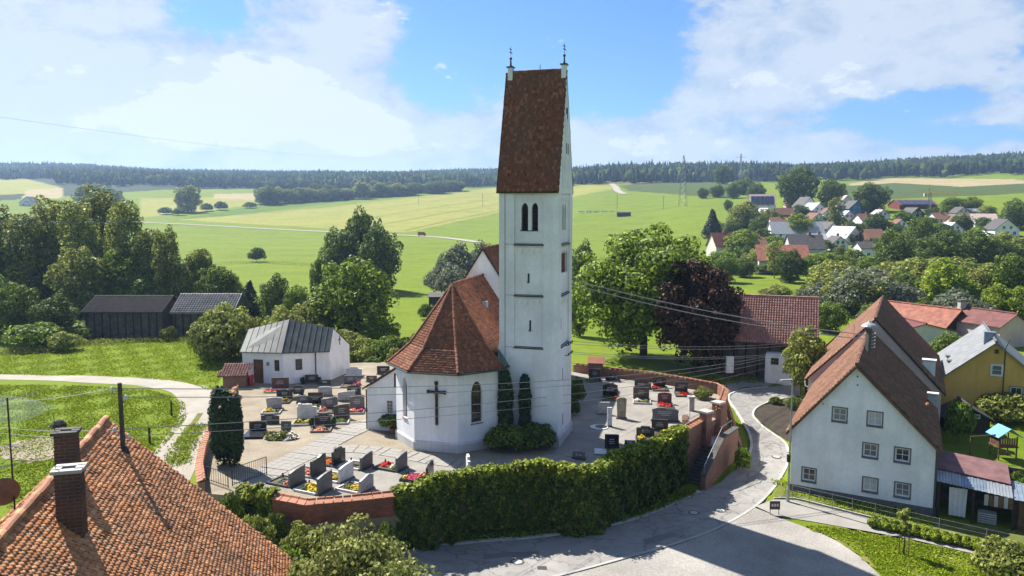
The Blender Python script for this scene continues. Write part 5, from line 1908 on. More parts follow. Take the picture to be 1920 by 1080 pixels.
proto('thuja', 900, 2, .6, 26, .07, 'leaf_conifer', 'column', 0.0, .62, seed=3, tr=.02)
GR, YL = 'granite_dark', 'yellow'
L_ = [
 (484, 810, 32, 21, 4, 'rect', 'granite_black', 'black polished gravestone with a flat slab before it, nearest the thuja column', None, (), ex_slab),
 (505, 794, 30, 19, 6, 'shoulder', 'granite_dark', 'dark stepped gravestone just behind the black one near the thuja', None, (), ex_second),
 (515, 767, 31, 23, 5, 'flare', 'granite_light', 'pale grey flared gravestone above a yellow planted bed, second row', 'granite_light', (('yellow', -.2, .4, .25), ('leaf_olive', .2, .6, .3)), None),
 (534, 748, 30, 18, 3, 'rect', 'granite_black', 'dark rectangular gravestone beside the bright red begonia bed', 'granite_dark', (('yellow', .2, .5, .2),), None),
 (526, 729, 32, 22, 3, 'rect', 'granite_brown', 'broad brown block gravestone in front of the chapel door', 'granite_light', (('red', -.35, .7, .4), ('orange', .2, .8, .15)), None),
 (538, 713, 30, 14, 0, 'rect', 'granite_light', 'light grey low gravestone against the chapel wall under the first window', None, (), None),
 (569, 756, 25, 15, 6, 'arch', 'granite_mid', 'low grey gravestone with arched top in the middle of the left graves', None, (), None),
 (576, 787, 37, 31, 3, 'shoulder', 'marble_white', 'white marble gravestone with a round column at its side', 'granite_light', (('yellow', -.3, .5, .25), ('yellow', .25, .5, .25), ('leaf_green', 0, .7, .2)), ex_pillar),
 (537, 811, 19, 23, -2, 'rect', 'granite_mid', 'plain narrow grey slab behind a spreading cream planted bush', None, (), None),
 (592, 758, 28, 23, 4, 'rect', 'granite_black', 'black rectangular gravestone with white edge left of the curved grey stone', 'granite_light', (('leaf_dark', 0, .5, .4),), None),
 (610, 742, 26, 18, 4, 'arch', 'granite_light', 'grey arched gravestone with a dull face, third row of the left graves', None, (), None),
 (560, 742, 23, 21, 0, 'round', 'granite_dark', 'rounded dark boulder gravestone wrapped in flowers', 'granite_dark', (('white', 0, .3, .3), ('yellow', .1, .7, .2)), None),
 (609, 722, 23, 10, 2, 'rect', 'granite_dark', 'low dark gravestone right of the small conifers by the chapel', None, (), None),
 (585, 718, 25, 16, 2, 'rect', 'granite_dark', 'dark gravestone flanked by small conifers in front of the chapel wall', None, (), ex_thuja),
 (618, 766, 31, 23, 5, 'wave', 'granite_mid', 'grey gravestone with wavy top behind the white marble one', 'granite_mid', (('salmon', -.3, .4, .25),), None),
 (641, 785, 30, 29, 5, 'slant', 'granite_brown', 'tall brown granite gravestone with a pale carved wedge', 'granite_light', (('leaf_green', 0, .5, .45),), None),
 (650, 752, 32, 20, 5, 'slant', 'granite_light', 'speckled grey gravestone with sloping top near the sacristy', None, (), None),
 (670, 767, 28, 26, 5, 'arch', 'granite_mid', 'grey arched gravestone above a pink bed next to the sacristy corner', 'granite_mid', (('salmon', -.2, .5, .25), ('pink', .25, .5, .2)), None),
 (664, 741, 26, 19, 3, 'arch', 'granite_black', 'black gravestone with light rim behind the speckled grey one', None, (), None),
 (657, 720, 23, 17, 2, 'rect', 'granite_mid', 'dark grey gravestone directly in front of the white one at the back', 'granite_mid', (('pink', .6, .2, .3),), None),
 (664, 707, 30, 19, 0, 'shoulder', 'marble_white', 'white stepped gravestone at the back right of the chapel', None, (), None),
 (607, 799, 33, 26, 5, 'shoulder', 'granite_dark', 'dark gravestone with a raised cross between two clipped conifers', 'granite_mid', (('salmon', 0, .75, .35), ('leaf_bright', 0, .35, .18)), lambda *a: (ex_cross(*a), ex_thuja(*a))),
 (697, 716, 20, 12, 0, 'rect', 'granite_brown', 'small brown gravestone half hidden by the sacristy roof', None, (), None),
 (719, 702, 24, 16, 0, 'rect', 'granite_black', 'black gravestone in deep shade under the trees behind the sacristy', None, (), None)]
for a in L_:
    grave(*a[:8], bed=a[8], plants=a[9], extra=a[10])
F_ = [
 (557, 909, 28, 34, 64, 'slant', 'granite_mid', 'plain grey gravestone nearest the iron railing, white gravel bed before it', 'granite_dark', (('leaf_silver', 0, .5, .4), ('salmon', -.3, .15, .15)), None, 1.25),
 (597, 891, 28, 40, 64, 'wave', 'granite_dark', 'tall dark gravestone with curled top, second from the railing', 'granite_light', (('salmon', 0, .35, .3), ('white', 0, .7, .22)), None, 1.3),
 (635, 871, 24, 34, 64, 'shoulder', 'granite_black', 'black double gravestone with orange and yellow flowers beside it', 'granite_dark', (('orange', -.1, .3, .3), ('yellow', .1, .6, .2)), None, 1.2),
 (609, 923, 25, 39, 64, 'slant', 'granite_mid', 'grey gravestone with curved top right at the wall beside yellow cushions', 'marble_white', (('yellow', -.1, .35, .35), ('yellow', .2, .7, .25), ('leaf_dark', -.2, .75, .25)), None, 1.2),
 (649, 901, 27, 34, 64, 'slant', 'marble_white', 'white veined marble gravestone in the middle of the front graves', 'marble_white', (('yellow', 0, .4, .3), ('leaf_olive', 0, .7, .3)), None, 1.25),
 (687, 878, 24, 30, 64, 'slant', 'granite_mid', 'grey gravestone with white bed slabs beside the paved path', 'marble_white', (('leaf_silver', 0, .5, .2),), None, 1.15),
 (687, 921, 27, 33, 64, 'point', 'granite_light', 'light grey gravestone with pointed top closest to the brick coping', 'marble_white', (('yellow', 0, .35, .3), ('leaf_olive', 0, .7, .25)), None, 1.2),
 (753, 881, 20, 33, 64, 'slant', 'granite_mid', 'grey gravestone above a long red and white planted bed in front of the apse', 'granite_dark', (('red', .1, .7, .3), ('white', .1, .35, .25), ('leaf_green', -.1, .2, .2)), None, 1.1),
 (806, 900, 10, 34, 78, 'slant', 'granite_black', 'thin black gravestone seen edge on beside a large magenta bush', 'granite_black', (('pink', 0, .45, .5), ('salmon', .3, .25, .2), ('yellow', -.2, .85, .16)), None, 1.1),
 (878, 893, 10, 42, 100, 'shoulder', 'marble_white', 'white slim gravestone seen edge on, last of the front graves before the ivy', 'marble_white', (('pink', -.1, .3, .22), ('red', .1, .7, .25), ('yellow', .2, .4, .14)), None, 1.1)]
for a in F_:
    grave(*a[:8], bed=a[8], plants=a[9], extra=a[10], beddir=1, wm=a[11] * 1.12)
R_ = [
 (1147, 844, 27, 31, -6, 'rect', 'granite_black', 'upright black gravestone standing alone near the ivy wall', None, (), ex_red),
 (1210, 819, 34, 21, -8, 'shoulder', 'granite_dark', 'dark gravestone with a raised stone cross just above the ivy', 'granite_dark', (('yellow', -.2, .3, .2),), ex_cross),
 (1247, 790, 50, 27, -8, 'rough', 'granite_mid', 'broad rough grey boulder gravestone with a dark relief', None, (), None),
 (1237, 809, 31, 24, -8, 'rect', 'granite_dark', 'dark gravestone beside the yellow and orange shrub near the gate', 'granite_dark', (('yellow', .4, .3, .3), ('orange', .45, .5, .2)), None),
 (1165, 785, 19, 42, 0, 'flare', 'sandstone', 'tall mossy sandstone gravestone on a stepped base', None, (), None),
 (1143, 800, 9, 38, 0, 'rect', 'marble_white', 'slender white pillar gravestone with a round black bed at its foot', None, (), ex_disc),
 (1132, 777, 22, 24, 0, 'rect', 'granite_light', 'pale block gravestone behind the slender white pillar', None, (), None),
 (1144, 743, 28, 24, -6, 'arch', 'granite_black', 'black arched gravestone between two clipped shrubs right of the tower', 'granite_mid', (('red', .3, .5, .25), ('leaf_dark', -.2, .5, .35)), None),
 (1202, 749, 30, 24, -6, 'rect', 'granite_brown', 'brown gravestone above a bed of pale heathers, middle of the right graves', 'granite_light', (('white', -.2, .4, .25), ('leaf_olive', .2, .5, .3)), None),
 (1203, 729, 27, 15, -6, 'rect', 'granite_black', 'low black gravestone just behind the brown one', None, (), ex_second),
 (1236, 726, 26, 20, -6, 'flare', 'granite_black', 'black flared gravestone with a rounded top and red flowers at its foot', 'granite_dark', (('red', -.3, .35, .35),), None),
 (1246, 757, 26, 22, -6, 'arch', 'granite_red', 'reddish grey gravestone above a bright red begonia bed', 'granite_mid', (('red', -.1, .4, .45), ('red', .2, .6, .3)), None),
 (1277, 736, 24, 21, -6, 'rect', 'granite_dark', 'dark gravestone against the back wall with a strip of red flowers', 'granite_dark', (('red', .1, .6, .35), ('leaf_silver', -.2, .2, .3)), None),
 (1115, 711, 22, 20, -4, 'rect', 'granite_dark', 'dark gravestone below the small tiled shrine in the wall', 'granite_mid', (('leaf_olive', -.4, .4, .4),), None),
 (1156, 704, 24, 13, -6, 'rect', 'granite_black', 'dark gravestone set against the back wall behind the stone ring', None, (), None),
 (1149, 715, 28, 12, -6, 'rect', 'granite_black', 'low black gravestone topped by a stone ring', None, (), ex_ring),
 (1085, 861, 22, 16, -28, 'slant', 'granite_mid', 'grey sloping gravestone in the tower shadow beside the ivy', None, (), ex_cross),
 (1181, 835, 20, 10, -6, 'rect', 'granite_dark', 'low dark gravestone mostly hidden behind the ivy', None, (), None)]
for a in R_:
    grave(*a[:8], bed=a[8], plants=a[9], extra=a[10])
# grave without a stone: spreading bush, and a low slab bed at the back right
q = A(522, 822, 0)
T = thing('spreading_shrub', (q.x, q.y, 0), 'low cream and green spreading shrub at the near edge of the left graves', 'shrub', local=True)
patch_obj('foliage', (0, 0, 0), 1.1, .7, .75, .09, 'leaf_olive', 500, 3, T)
patch_obj('pale_blossom', (.7, -.1, 0), .9, .6, .6, .08, 'flower_white', 260, 4, T)
patch_obj('inner_leaves', (.7, .1, 0), .8, .6, .5, .09, 'leaf_green', 300, 5, T)
q = A(1308, 742, 0)
T = thing('flower_bed', (q.x, q.y, 0), 'pink flower bed by the back wall next to the rose bush', 'flower bed', local=True)
MB().box(0, 0, .08, 1.4, 1.2, .16).build('bed_border', 'granite_dark', T)
patch_obj('flowers', (0, 0, .12), .6, .5, .25, .06, 'flower_salmon', 300, 6, T)
# iron gate leaf standing open
def railing(px0, py0, px1, py1, hh, label, nb=16):
    a, b_ = A(px0, py0, 0), A(px1, py1, 0)
    T = thing('iron_gate', ((a.x + b_.x) / 2, (a.y + b_.y) / 2, 0), label, 'gate')
    for z in (.15, hh):
        MB().tube([(a.x, a.y, z), (b_.x, b_.y, z)], .025, 5).build('rail', 'iron', T)
    for k in range(nb + 1):
        q = a.lerp(b_, k / nb)
        MB().tube([(q.x, q.y, .05), (q.x, q.y, hh)], .014 if 0 < k < nb else .035, 4).build('bar' if 0 < k < nb else 'post', 'iron', T)
railing(436, 913, 500, 890, 1.25, 'black iron gate leaf standing open beside the paved path')
railing(388, 902, 428, 916, 1.0, 'dark low iron gate closing the gap next to the thuja column', 9)
q = A(1287, 795, 0)
T = thing('garden_bench', (q.x, q.y, 0), 'wooden bench inside the churchyard gate', 'bench')
for k in range(4):
    MB().box(q.x - .3 + k * .13, q.y + .1 + k * .02, .5, .1, 1.9, .04, rad(-14)).build('seat_slat', 'wood_brown', T)
for k in range(2):
    MB().box(q.x + .3, q.y + .15, .7 + .15 * k, .04, 1.9, .1, rad(-14)).build('back_slat', 'wood_brown', T)
for s_ in (-.8, .8):
    MB().box(q.x - .05 + s_ * .24, q.y + .1 + s_, .22, .5, .12, .46, rad(-14)).build('leg', 'stone_grey', T)
q = A(1296, 770, 0)
T = thing('stone_post', (q.x, q.y, 0), 'pale capped stone post beside the bench', 'post')
MB().box(q.x, q.y, .6, .45, .45, 1.2).build('shaft', 'stone_grey', T)
MB().box(q.x, q.y, 1.26, .62, .62, .14).build('cap', 'stone_grey', T)
# ------------------------------------------------------------------ near farmhouse, lower left
RA = A(200, 786, 8.0)
RB = A(0, 1010, 8.0)
rd = (RB - RA).normalized()
nr = Vector((-rd.y, rd.x, 0))
if nr.x < 0:
    nr = -nr
Cc = on_plane(545, 1046, RA, rd)
hw = (Cc - RA).dot(nr)
EZ = Cc.z
LEN = 26.0
NH = thing('farmhouse', (RA.x + rd.x * 8, RA.y + rd.y * 8, -3.2), 'near farmhouse under an orange beaver-tail tile roof with two brick chimneys', 'house')
mb = MB()
iw = hw - .5
zi = EZ + .35
for s_ in (0, 1):
    o = RA + rd * (.25 if s_ == 0 else LEN - .3)
    fan(mb, [(o.x - nr.x * iw, o.y - nr.y * iw, -4.5), (o.x + nr.x * iw, o.y + nr.y * iw, -4.5), (o.x + nr.x * iw, o.y + nr.y * iw, zi), (o.x, o.y, 7.75), (o.x - nr.x * iw, o.y - nr.y * iw, zi)])
for s_ in (-1, 1):
    a, b_ = RA + rd * .25 + nr * iw * s_, RA + rd * (LEN - .3) + nr * iw * s_
    fan(mb, [(a.x, a.y, -4.5), (b_.x, b_.y, -4.5), (b_.x, b_.y, zi), (a.x, a.y, zi)])
mb.build('wall', 'plaster_cream', NH)
sideR = [Cc + rd * LEN, Cc, RA, RA + rd * LEN]
CLf = RA - nr * hw
CLf = Vector((CLf.x, CLf.y, EZ))
sideL = [CLf, CLf + rd * LEN, RA + rd * LEN, RA]
mb = MB()
for sd_ in (sideR, sideL):
    mb.ext([p + Vector((0, 0, -.02)) for p in sd_], (0, 0, -.14))
rf = mb.build('roof', 'wood_dark', NH)
tl = Tiles('biber', .21, .185, 12, 2.0)
def keep(Cn):
    cz_ = Cn[:, 1] * cos(PITCH) - (Cn[:, 2] - CAM_H) * sin(PITCH)
    px = 960 + F * Cn[:, 0] / cz_
    py = 540 - F * (Cn[:, 1] * sin(PITCH) + (Cn[:, 2] - CAM_H) * cos(PITCH)) / cz_
    vis = (px > 4) & (px < 1900) & (py < 1074)
    d = np.where(vis, np.linalg.norm(Cn - np.array([0, 0, CAM_H]), axis=1), 1e9)
    sel = np.zeros(len(Cn), bool)
    sel[np.argsort(d)[:300]] = True
    return sel
tl.poly(sideR, keep=keep)
picked = tl.picked
tl.poly(sideL)
tl.build('roof_tile_field', 'tiles_orange', rf)
tv, tq = tile_tpl('biber', .21, .185)
tm_ = []
for k in range(6):
    jit = np.random.default_rng(k).normal(0, .003, len(tv))
    v_ = tv.copy()
    v_[:, 2] += jit
    me = np_mesh('roof_tile', v_, tq, 'tiles_orange')
    tm_.append(me)
# single tiles take their tone from the object instead of the mesh island
mt = MATS['tiles_orange'].copy()
MATS['tiles_orange_single'] = mt
t = mt.node_tree
g = next(n_ for n_ in t.nodes if n_.bl_idname == 'ShaderNodeNewGeometry')
oi = t.nodes.new('ShaderNodeObjectInfo')
for lk in list(t.links):
    if lk.from_node == g:
        to = lk.to_socket
        t.links.remove(lk)
        t.links.new(oi.outputs['Random'], to)
for n_ in list(t.nodes):
    if n_.bl_idname == 'ShaderNodeTexCoord':
        for lk in list(t.links):
            if lk.from_node == n_:
                to = lk.to_socket
                t.links.remove(lk)
                gg = t.nodes.new('ShaderNodeNewGeometry')
                t.links.new(gg.outputs['Position'], to)
for me in tm_:
    me.materials.clear()
    me.materials.append(mt)
rng = random.Random(4)
for (o_, U, W, nn) in picked:
    o = bpy.data.objects.new('roof_tile', tm_[rng.randrange(6)])
    C.objects.link(o)
    o.parent = rf
    ry = rng.gauss(0, .012)
    U2 = (U + W * ry).normalized()
    W2 = nn.cross(U2)
    M_ = Matrix(((U2.x, W2.x, nn.x, o_[0]), (U2.y, W2.y, nn.y, o_[1]), (U2.z, W2.z, nn.z, o_[2]), (0, 0, 0, 1)))
    o.matrix_basis = M_
# ridge tiles, each its own piece bedded in mortar
k = int(LEN / .42)
for i in range(k):
    a, b_ = RA + rd * (LEN * i / k), RA + rd * (LEN * (i + 1.1) / k)
    j = Vector((rng.uniform(-.02, .02), 0, rng.uniform(-.015, .015) + .05))
    MB().tube([a + j, b_ + j], [.17, .145], 10).build('ridge_tile', 'tiles_coping' if i % 4 else 'tiles_orange', rf)
    if i % 2 == 0:
        MB().ball(a + Vector((0, 0, .1)), .12 + rng.uniform(-.02, .03), 0, 6, .7).build('mortar_lump', 'mortar_soot', rf)
# verge boards
MB().ext([RA + Vector((0, 0, -.2)), Cc + Vector((0, 0, -.2)), Cc + Vector((0, 0, -.02)), RA + Vector((0, 0, -.02))], -rd * .05).build('verge_board', 'wood_brown', rf)

def brick_chimney(px, pyb, pyt, wpx, d, dark, label_cap, rz, name='chimney', bl=.34, bh=.13):
    base = AD(px, pyb, d)
    ztop = AD(px, pyt, d).z
    w_ = wpx * d / F
    z0 = base.z - 1.2
    ch = MB().box(base.x, base.y, (z0 + ztop) / 2, w_ - .03, w_ * .82 - .03, ztop - z0, rz).build(name, 'mortar_soot', NH)
    c, s = cos(rz), sin(rz)
    X, Y = Vector((c, s, 0)), Vector((-s, c, 0))
    hx, hy = w_ / 2, w_ * .41
    bmat = 'brick_soot'
    nrow = int((ztop - base.z + .6) / bh)
    rg = random.Random(int(px))
    bmesh_cache = {}
    for r in range(nrow):
        z = ztop - (r + 1) * bh
        for (o_, d_, n_, ln) in ((-X * hx - Y * hy, X, -Y, 2 * hx), (X * hx - Y * hy, Y, X, 2 * hy), (-X * hx + Y * hy, -Y, -X, 2 * hy)):
            nb = max(1, round(ln / bl))
            st = ln / nb
            for k in range(nb + (r % 2)):
                u0 = (k - (r % 2) * .5) * st
                u1 = u0 + st
                u0, u1 = max(0, u0), min(ln, u1)
                if u1 - u0 < .04:
                    continue
                p = Vector((base.x, base.y, z)) + o_ + d_ * (u0 + .006) - n_ * .02
                pr = .025 + rg.uniform(-.006, .006)
                MB().ob(p, d_ * (u1 - u0 - .03), n_ * pr, Vector((0, 0, bh - .028))).build('brick', bmat, ch)
    # capping slab with flue
    cp = MB()
    zc = ztop
    ho = .08
    for (cx, cy_, sx_, sy_) in ((0, -hy - ho / 2 + .08, 2 * hx + 2 * ho, .28), (0, hy + ho / 2 - .08, 2 * hx + 2 * ho, .28), (-hx - ho / 2 + .08, 0, .28, 2 * hy - .2), (hx + ho / 2 - .08, 0, .28, 2 * hy - .2)):
        p = Vector((base.x, base.y, 0)) + X * cx + Y * cy_
        cp.box(p.x, p.y, zc + .06, sx_, sy_, .12, rz)
    cp.build('capping', 'concrete' if not dark else 'concrete_dark', ch)
    MB().box(base.x, base.y, zc + .02, 2 * hx - .25, 2 * hy - .25, .06, rz).build('flue', 'soot', ch)
    for sx_ in (-1, 1):
        p = Vector((base.x, base.y, 0)) + X * sx_ * (hx + .02) + Y * 0
        m_ = MB().tube([(p.x, p.y, zc + .05), (p.x, p.y, zc + .75)], .015, 4)
        if sx_ < 0:
            m_.build('rod', 'iron', ch)
    # lead apron
    return ch
rzz = math.atan2(nr.y, nr.x)
dF = 27.5
cf = on_plane(137, 990, RA, (sideR[1] - sideR[0]).cross(sideR[2] - sideR[1]).normalized())
brick_chimney(136, 990, 882, 45, cf.y, False, '', rzz)
cb_ = on_plane(133, 900, RA, Vector((-rd.y, rd.x, 0)).normalized())
brick_chimney(128, 875, 812, 37, cb_.y - .6, True, '', rzz)
# roof pole with insulators
pp = on_plane(231, 845, RA, (sideR[1] - sideR[0]).cross(sideR[2] - sideR[1]).normalized())
PT = AD(227, 718, pp.y).z
RP = thing('electric_roof_pole', (pp.x, pp.y, pp.z), 'dark wooden electricity pole rising from the orange roof', 'pole')
MB().tube([(pp.x, pp.y, pp.z - .6), (pp.x, pp.y, PT)], [.115, .095], 8).build('shaft', 'wood_pole', RP)
MB().lathe((pp.x, pp.y, pp.z + .02), [(.3, -.15), (.2, .12), (.15, .2)], 8).build('collar', 'iron', RP)
INS = []
for k, (dz, sx_) in enumerate(((.35, -1), (.75, 1), (2.25, -1), (2.55, 1))):
    z = PT - dz
    m_ = MB().tube([(pp.x, pp.y, z - .15), (pp.x + .28 * sx_, pp.y - .1, z - .1), (pp.x + .3 * sx_, pp.y - .1, z + .05)], .02, 5)
    m_.build('bracket', 'iron', RP)
    MB().lathe((pp.x + .3 * sx_, pp.y - .1, z), [(.05, 0), (.09, .05), (.06, .1), (.08, .16), (.03, .22)], 8).build('insulator', 'white_paint', RP)
    INS.append(Vector((pp.x + .3 * sx_, pp.y - .1, z + .12)))
# antenna mast with dish, left edge
mp_ = on_plane(28, 958, RA, (sideL[1] - sideL[0]).cross(sideL[2] - sideL[1]).normalized())
AM = thing('antenna_mast', (mp_.x, mp_.y, mp_.z), 'thin aerial mast with satellite dish on the far slope of the orange roof', 'antenna')
az_ = AD(22, 745, mp_.y).z
MB().tube([(mp_.x, mp_.y, mp_.z - .3), (mp_.x, mp_.y, az_)], .035, 6).build('mast', 'iron', AM)
def yagi(z, ln, nel, ang, name):
    d = Vector((cos(ang), sin(ang), .12))
    q = Vector((-sin(ang), cos(ang), 0))
    c = Vector((mp_.x, mp_.y, z))
    m_ = MB().tube([c - d * ln * .5, c + d * ln * .5], .016, 5)
    for k in range(nel):
        p = c + d * ln * (k / (nel - 1) - .5)
        m_.tube([p - q * .28, p + q * .28], .008, 4)
    m_.build(name, 'galvanised', AM)
yagi(az_ - .1, 2.2, 12, rad(35), 'aerial')
yagi(az_ - 2.9, 4.2, 8, rad(25), 'aerial')
yagi(az_ - 2.1, 1.4, 5, rad(-30), 'aerial')
dc = Vector((mp_.x - .28, mp_.y - .25, AD(15, 918, mp_.y).z))
dm = MB()
dn = Vector((-.55, .75, .35)).normalized()
du = dn.cross(Vector((0, 0, 1))).normalized()
dv = dn.cross(du)
rings = [(0, .12), (.3, .09), (.55, .0)]
vs = [tuple(dc - dn * .12)]
for r_, dd in rings[1:]:
    for k in range(16):
        a = 2 * pi * k / 16
        vs.append(tuple(dc + (du * cos(a) + dv * sin(a) * 1.12) * r_ * 1.15 - dn * dd))
fs = [(0, 1 + k, 1 + (k + 1) % 16) for k in range(16)] + [(1 + k, 17 + k, 17 + (k + 1) % 16, 1 + (k + 1) % 16) for k in range(16)]
nv = len(vs)
dm.add(vs, fs)
dm.add([tuple(Vector(v) - dn * .03) for v in vs], [tuple(f[::-1]) for f in fs])
dm.build('dish', 'dish', AM, True)
MB().tube([dc + dv * .6, dc + dn * .6, dc + dn * .68], .02, 5).build('dish_arm', 'galvanised', AM)

# ------------------------------------------------------------------ big white gabled house, right
HA0 = G(1480, 921)
H0 = A(1481, 919, -3.45)
H1 = A(1748, 966, -3.45)
hd_ = (H1 - H0)
HWID = hd_.length
he = hd_.normalized()
hdp = Vector((sin(rad(27.2)), cos(rad(27.2)), 0))      # the house is not quite square
HF = Face(H0, he)
WH = thing('gabled_house', (H0.x + 4, H0.y, -3.5), 'white gabled house with brown tiled roof and grey-framed windows', 'house')
ezh = (HF.px(1484, 802)[1] + HF.px(1754, 838)[1]) / 2
apx = HF.px(1607, 686)
apz = apx[1]
holes = []
for (x0, y0, x1, y1) in ((1563, 765, 1586, 790), (1629, 773, 1652, 797), (1620.5, 833, 1643, 857), (1680, 841, 1704, 864.5), (1505.5, 879, 1528, 902), (1620, 896, 1643, 920), (1681, 907, 1703, 931)):
    a, z1 = HF.px(x0, y0)
    b_, z0 = HF.px(x1, y1)
    cu, cz_ = (a + b_) / 2, (z0 + z1) / 2
    holes.append((cu - .46, cu + .46, cz_ - .46, cz_ + .46))
# align the rows
for grp in ((0, 1), (2, 3), (4, 5, 6)):
    zz = sum((holes[k][2] + holes[k][3]) / 2 for k in grp) / len(grp)
    for k in grp:
        h_ = holes[k]
        holes[k] = (h_[0], h_[1], zz - .47, zz + .47)
mb = MB()
clip = [(0, -4.5), (HWID, -4.5), (HWID, ezh), (apx[0], apz), (0, ezh)]
HF.holes(mb, 0, HWID, -4.5, apz, holes, .2, clip)
FLN, RLN = 18.0, 20.0
for s_ in (0, 1):
    o = H0 if s_ == 0 else H1
    p = o + hdp * FLN
    fan(mb, [(o.x, o.y, -4.5), (p.x, p.y, -4.5), (p.x, p.y, ezh), (o.x, o.y, ezh)])
hwall = mb.build('wall', 'plaster', WH)
m_ = MB()
HF.box(m_, -.03, HWID + .03, -4.5, -2.95, 0, .035)
m_.build('base_course', 'plinth_dark', hwall)
for k, h_ in enumerate(holes):
    window(HF, WH, *h_, rec=.13, fr=.08, nx=2, ny=2, framemat='white_paint', glass='glass' if k in (3, 4) else 'glass_light', surround='frame_grey', sill='frame_grey', curtain=(k in (1, 5)), sw=.1)
for (x, y, r_) in ((1608, 706, .05), (1608, 722, .05), (1543.5, 757, .04)):
    u, z = HF.px(x, y)
    m_ = MB()
    HF.box(m_, u - r_, u + r_, z - r_, z + r_, .0, .02)
    m_.build('vent_hole', 'soot', hwall)
def gable_roof(O, e, d, wd, ln, ze, zr, oh, ohf, tiles, mat, root, name='roof', deckmat='wood_dark', ridge='ridge_tile', ridgemat=None, ru=None):
    """saddle roof: O front left wall corner, e across, d back"""
    ru = ru or wd / 2
    mid = O + e * ru
    r0, r1 = mid - d * ohf, mid + d * (ln + ohf)
    r0, r1 = Vector((r0.x, r0.y, zr)), Vector((r1.x, r1.y, zr))
    dk = MB()
    sls = []
    for s_ in (-1, 1):
        hw_ = ru if s_ < 0 else wd - ru
        q = mid + e * s_ * (hw_ + oh)
        z = ze - oh * (zr - ze) / hw_
        e0, e1 = q - d * ohf, q + d * (ln + ohf)
        e0, e1 = Vector((e0.x, e0.y, z)), Vector((e1.x, e1.y, z))
        sls.append([e0, e1, r1, r0])
        dk.ext([p + Vector((0, 0, .1)) for p in sls[-1]], (0, 0, -.14))
    rf_ = dk.build(name, deckmat, root)
    if tiles:
        for sl in sls:
            tiles.poly([p + Vector((0, 0, .1)) for p in sl])
        tiles.build('roof_tile', mat, rf_)
    m_ = MB()
    caps(m_, r0 + Vector((0, 0, .16)), r1 + Vector((0, 0, .16)), .14, .4)
    m_.build(ridge, ridgemat or mat, rf_)
    return rf_, sls, r0, r1
tl = Tiles('pan', .25, .3, 31, 1.2)
rfH, slH, rh0, rh1 = gable_roof(H0, he, hdp, HWID, FLN, ezh, apz, .35, .3, tl, 'tiles_brown', WH, ru=apx[0])
# barge boards
for sl in slH:
    a, b_ = sl[0], sl[3]
    MB().ext([a + Vector((0, 0, -.12)), b_ + Vector((0, 0, -.12)), b_ + Vector((0, 0, .1)), a + Vector((0, 0, .1))], -hdp * .06).build('barge_board', 'wood_brown', rfH)
# taller rear wing
Q0 = H0 + hdp * FLN - he * .85
Q0z = ezh + .2
QW = HWID + 1.7
qa = apz + 1.05
mb = MB()
fq = Face(Q0, he)
fq.holes(mb, 0, QW, -4.5, qa, [], clip=[(0, -4.5), (QW, -4.5), (QW, Q0z), (QW / 2, qa), (0, Q0z)])
for o in (Q0, Q0 + he * QW):
    p = o + hdp * RLN
    fan(mb, [(o.x, o.y, -4.5), (p.x, p.y, -4.5), (p.x, p.y, Q0z), (o.x, o.y, Q0z)])
o1, o2 = Q0 + hdp * RLN, Q0 + he * QW + hdp * RLN
mid = (o1 + o2) / 2
fan(mb, [(o2.x, o2.y, -4.5), (o1.x, o1.y, -4.5), (o1.x, o1.y, Q0z), (mid.x, mid.y, qa), (o2.x, o2.y, Q0z)])
mb.build('rear_wall', 'plaster_pink', WH)
tl = Tiles('pan', .25, .3, 32, 1.2)
rfQ, slQ, rq0, rq1 = gable_roof(Q0, he, hdp, QW, RLN, Q0z, qa, .3, .12, tl, 'tiles_brown', WH, 'rear_roof')
# gutters and downpipe
for sl, rr in ((slH[0], rfH), (slH[1], rfH), (slQ[0], rfQ), (slQ[1], rfQ)):
    MB().tube([sl[0] + Vector((0, 0, .02)), sl[1] + Vector((0, 0, .02))], .08, 6).build('gutter', 'copper_seam', rr)
q = H1 + he * .1 - hdp * .05
MB().tube([(q.x, q.y, -3.4), (q.x, q.y, ezh - .3)], .055, 6).build('downpipe', 'copper_seam', WH)
q = slQ[0][0]
MB().tube([q, q + Vector((.1, .1, -.5)), q + Vector((.7, .2, -.8)), q + Vector((.75, .2, -4.8))], .06, 6).build('downpipe', 'white_paint', WH)
# chimney stacks low on the right slope
nR = (slH[1][1] - slH[1][0]).cross(slH[1][2] - slH[1][1]).normalized()
for (px, pb, pt, wpx, mt_) in ((1740, 722, 676, 21, 'plaster'), (1748, 762, 739, 17, 'plaster_grey')):
    q = on_plane(px, pb, slH[1][0], nR)
    z1 = AD(px, pt, q.y).z
    w_ = wpx * q.y / F
    cs = MB().box(q.x, q.y, (q.z - 1.5 + z1) / 2, w_, w_ * .7, z1 - q.z + 1.5, math.atan2(he.y, he.x)).build('chimney', mt_, WH)
    MB().box(q.x, q.y, z1 + .06, w_ * 1.18, w_ * .9, .12, math.atan2(he.y, he.x)).build('capping', 'plinth', cs)
q = on_plane(1741, 770, slH[1][0], nR)
MB().lathe((q.x - .1, q.y, q.z - .1), [(.13, 0), (.12, .45), (.18, .5), (.18, .62), (.1, .75)], 8).build('vent_pipe', 'terracotta', WH)
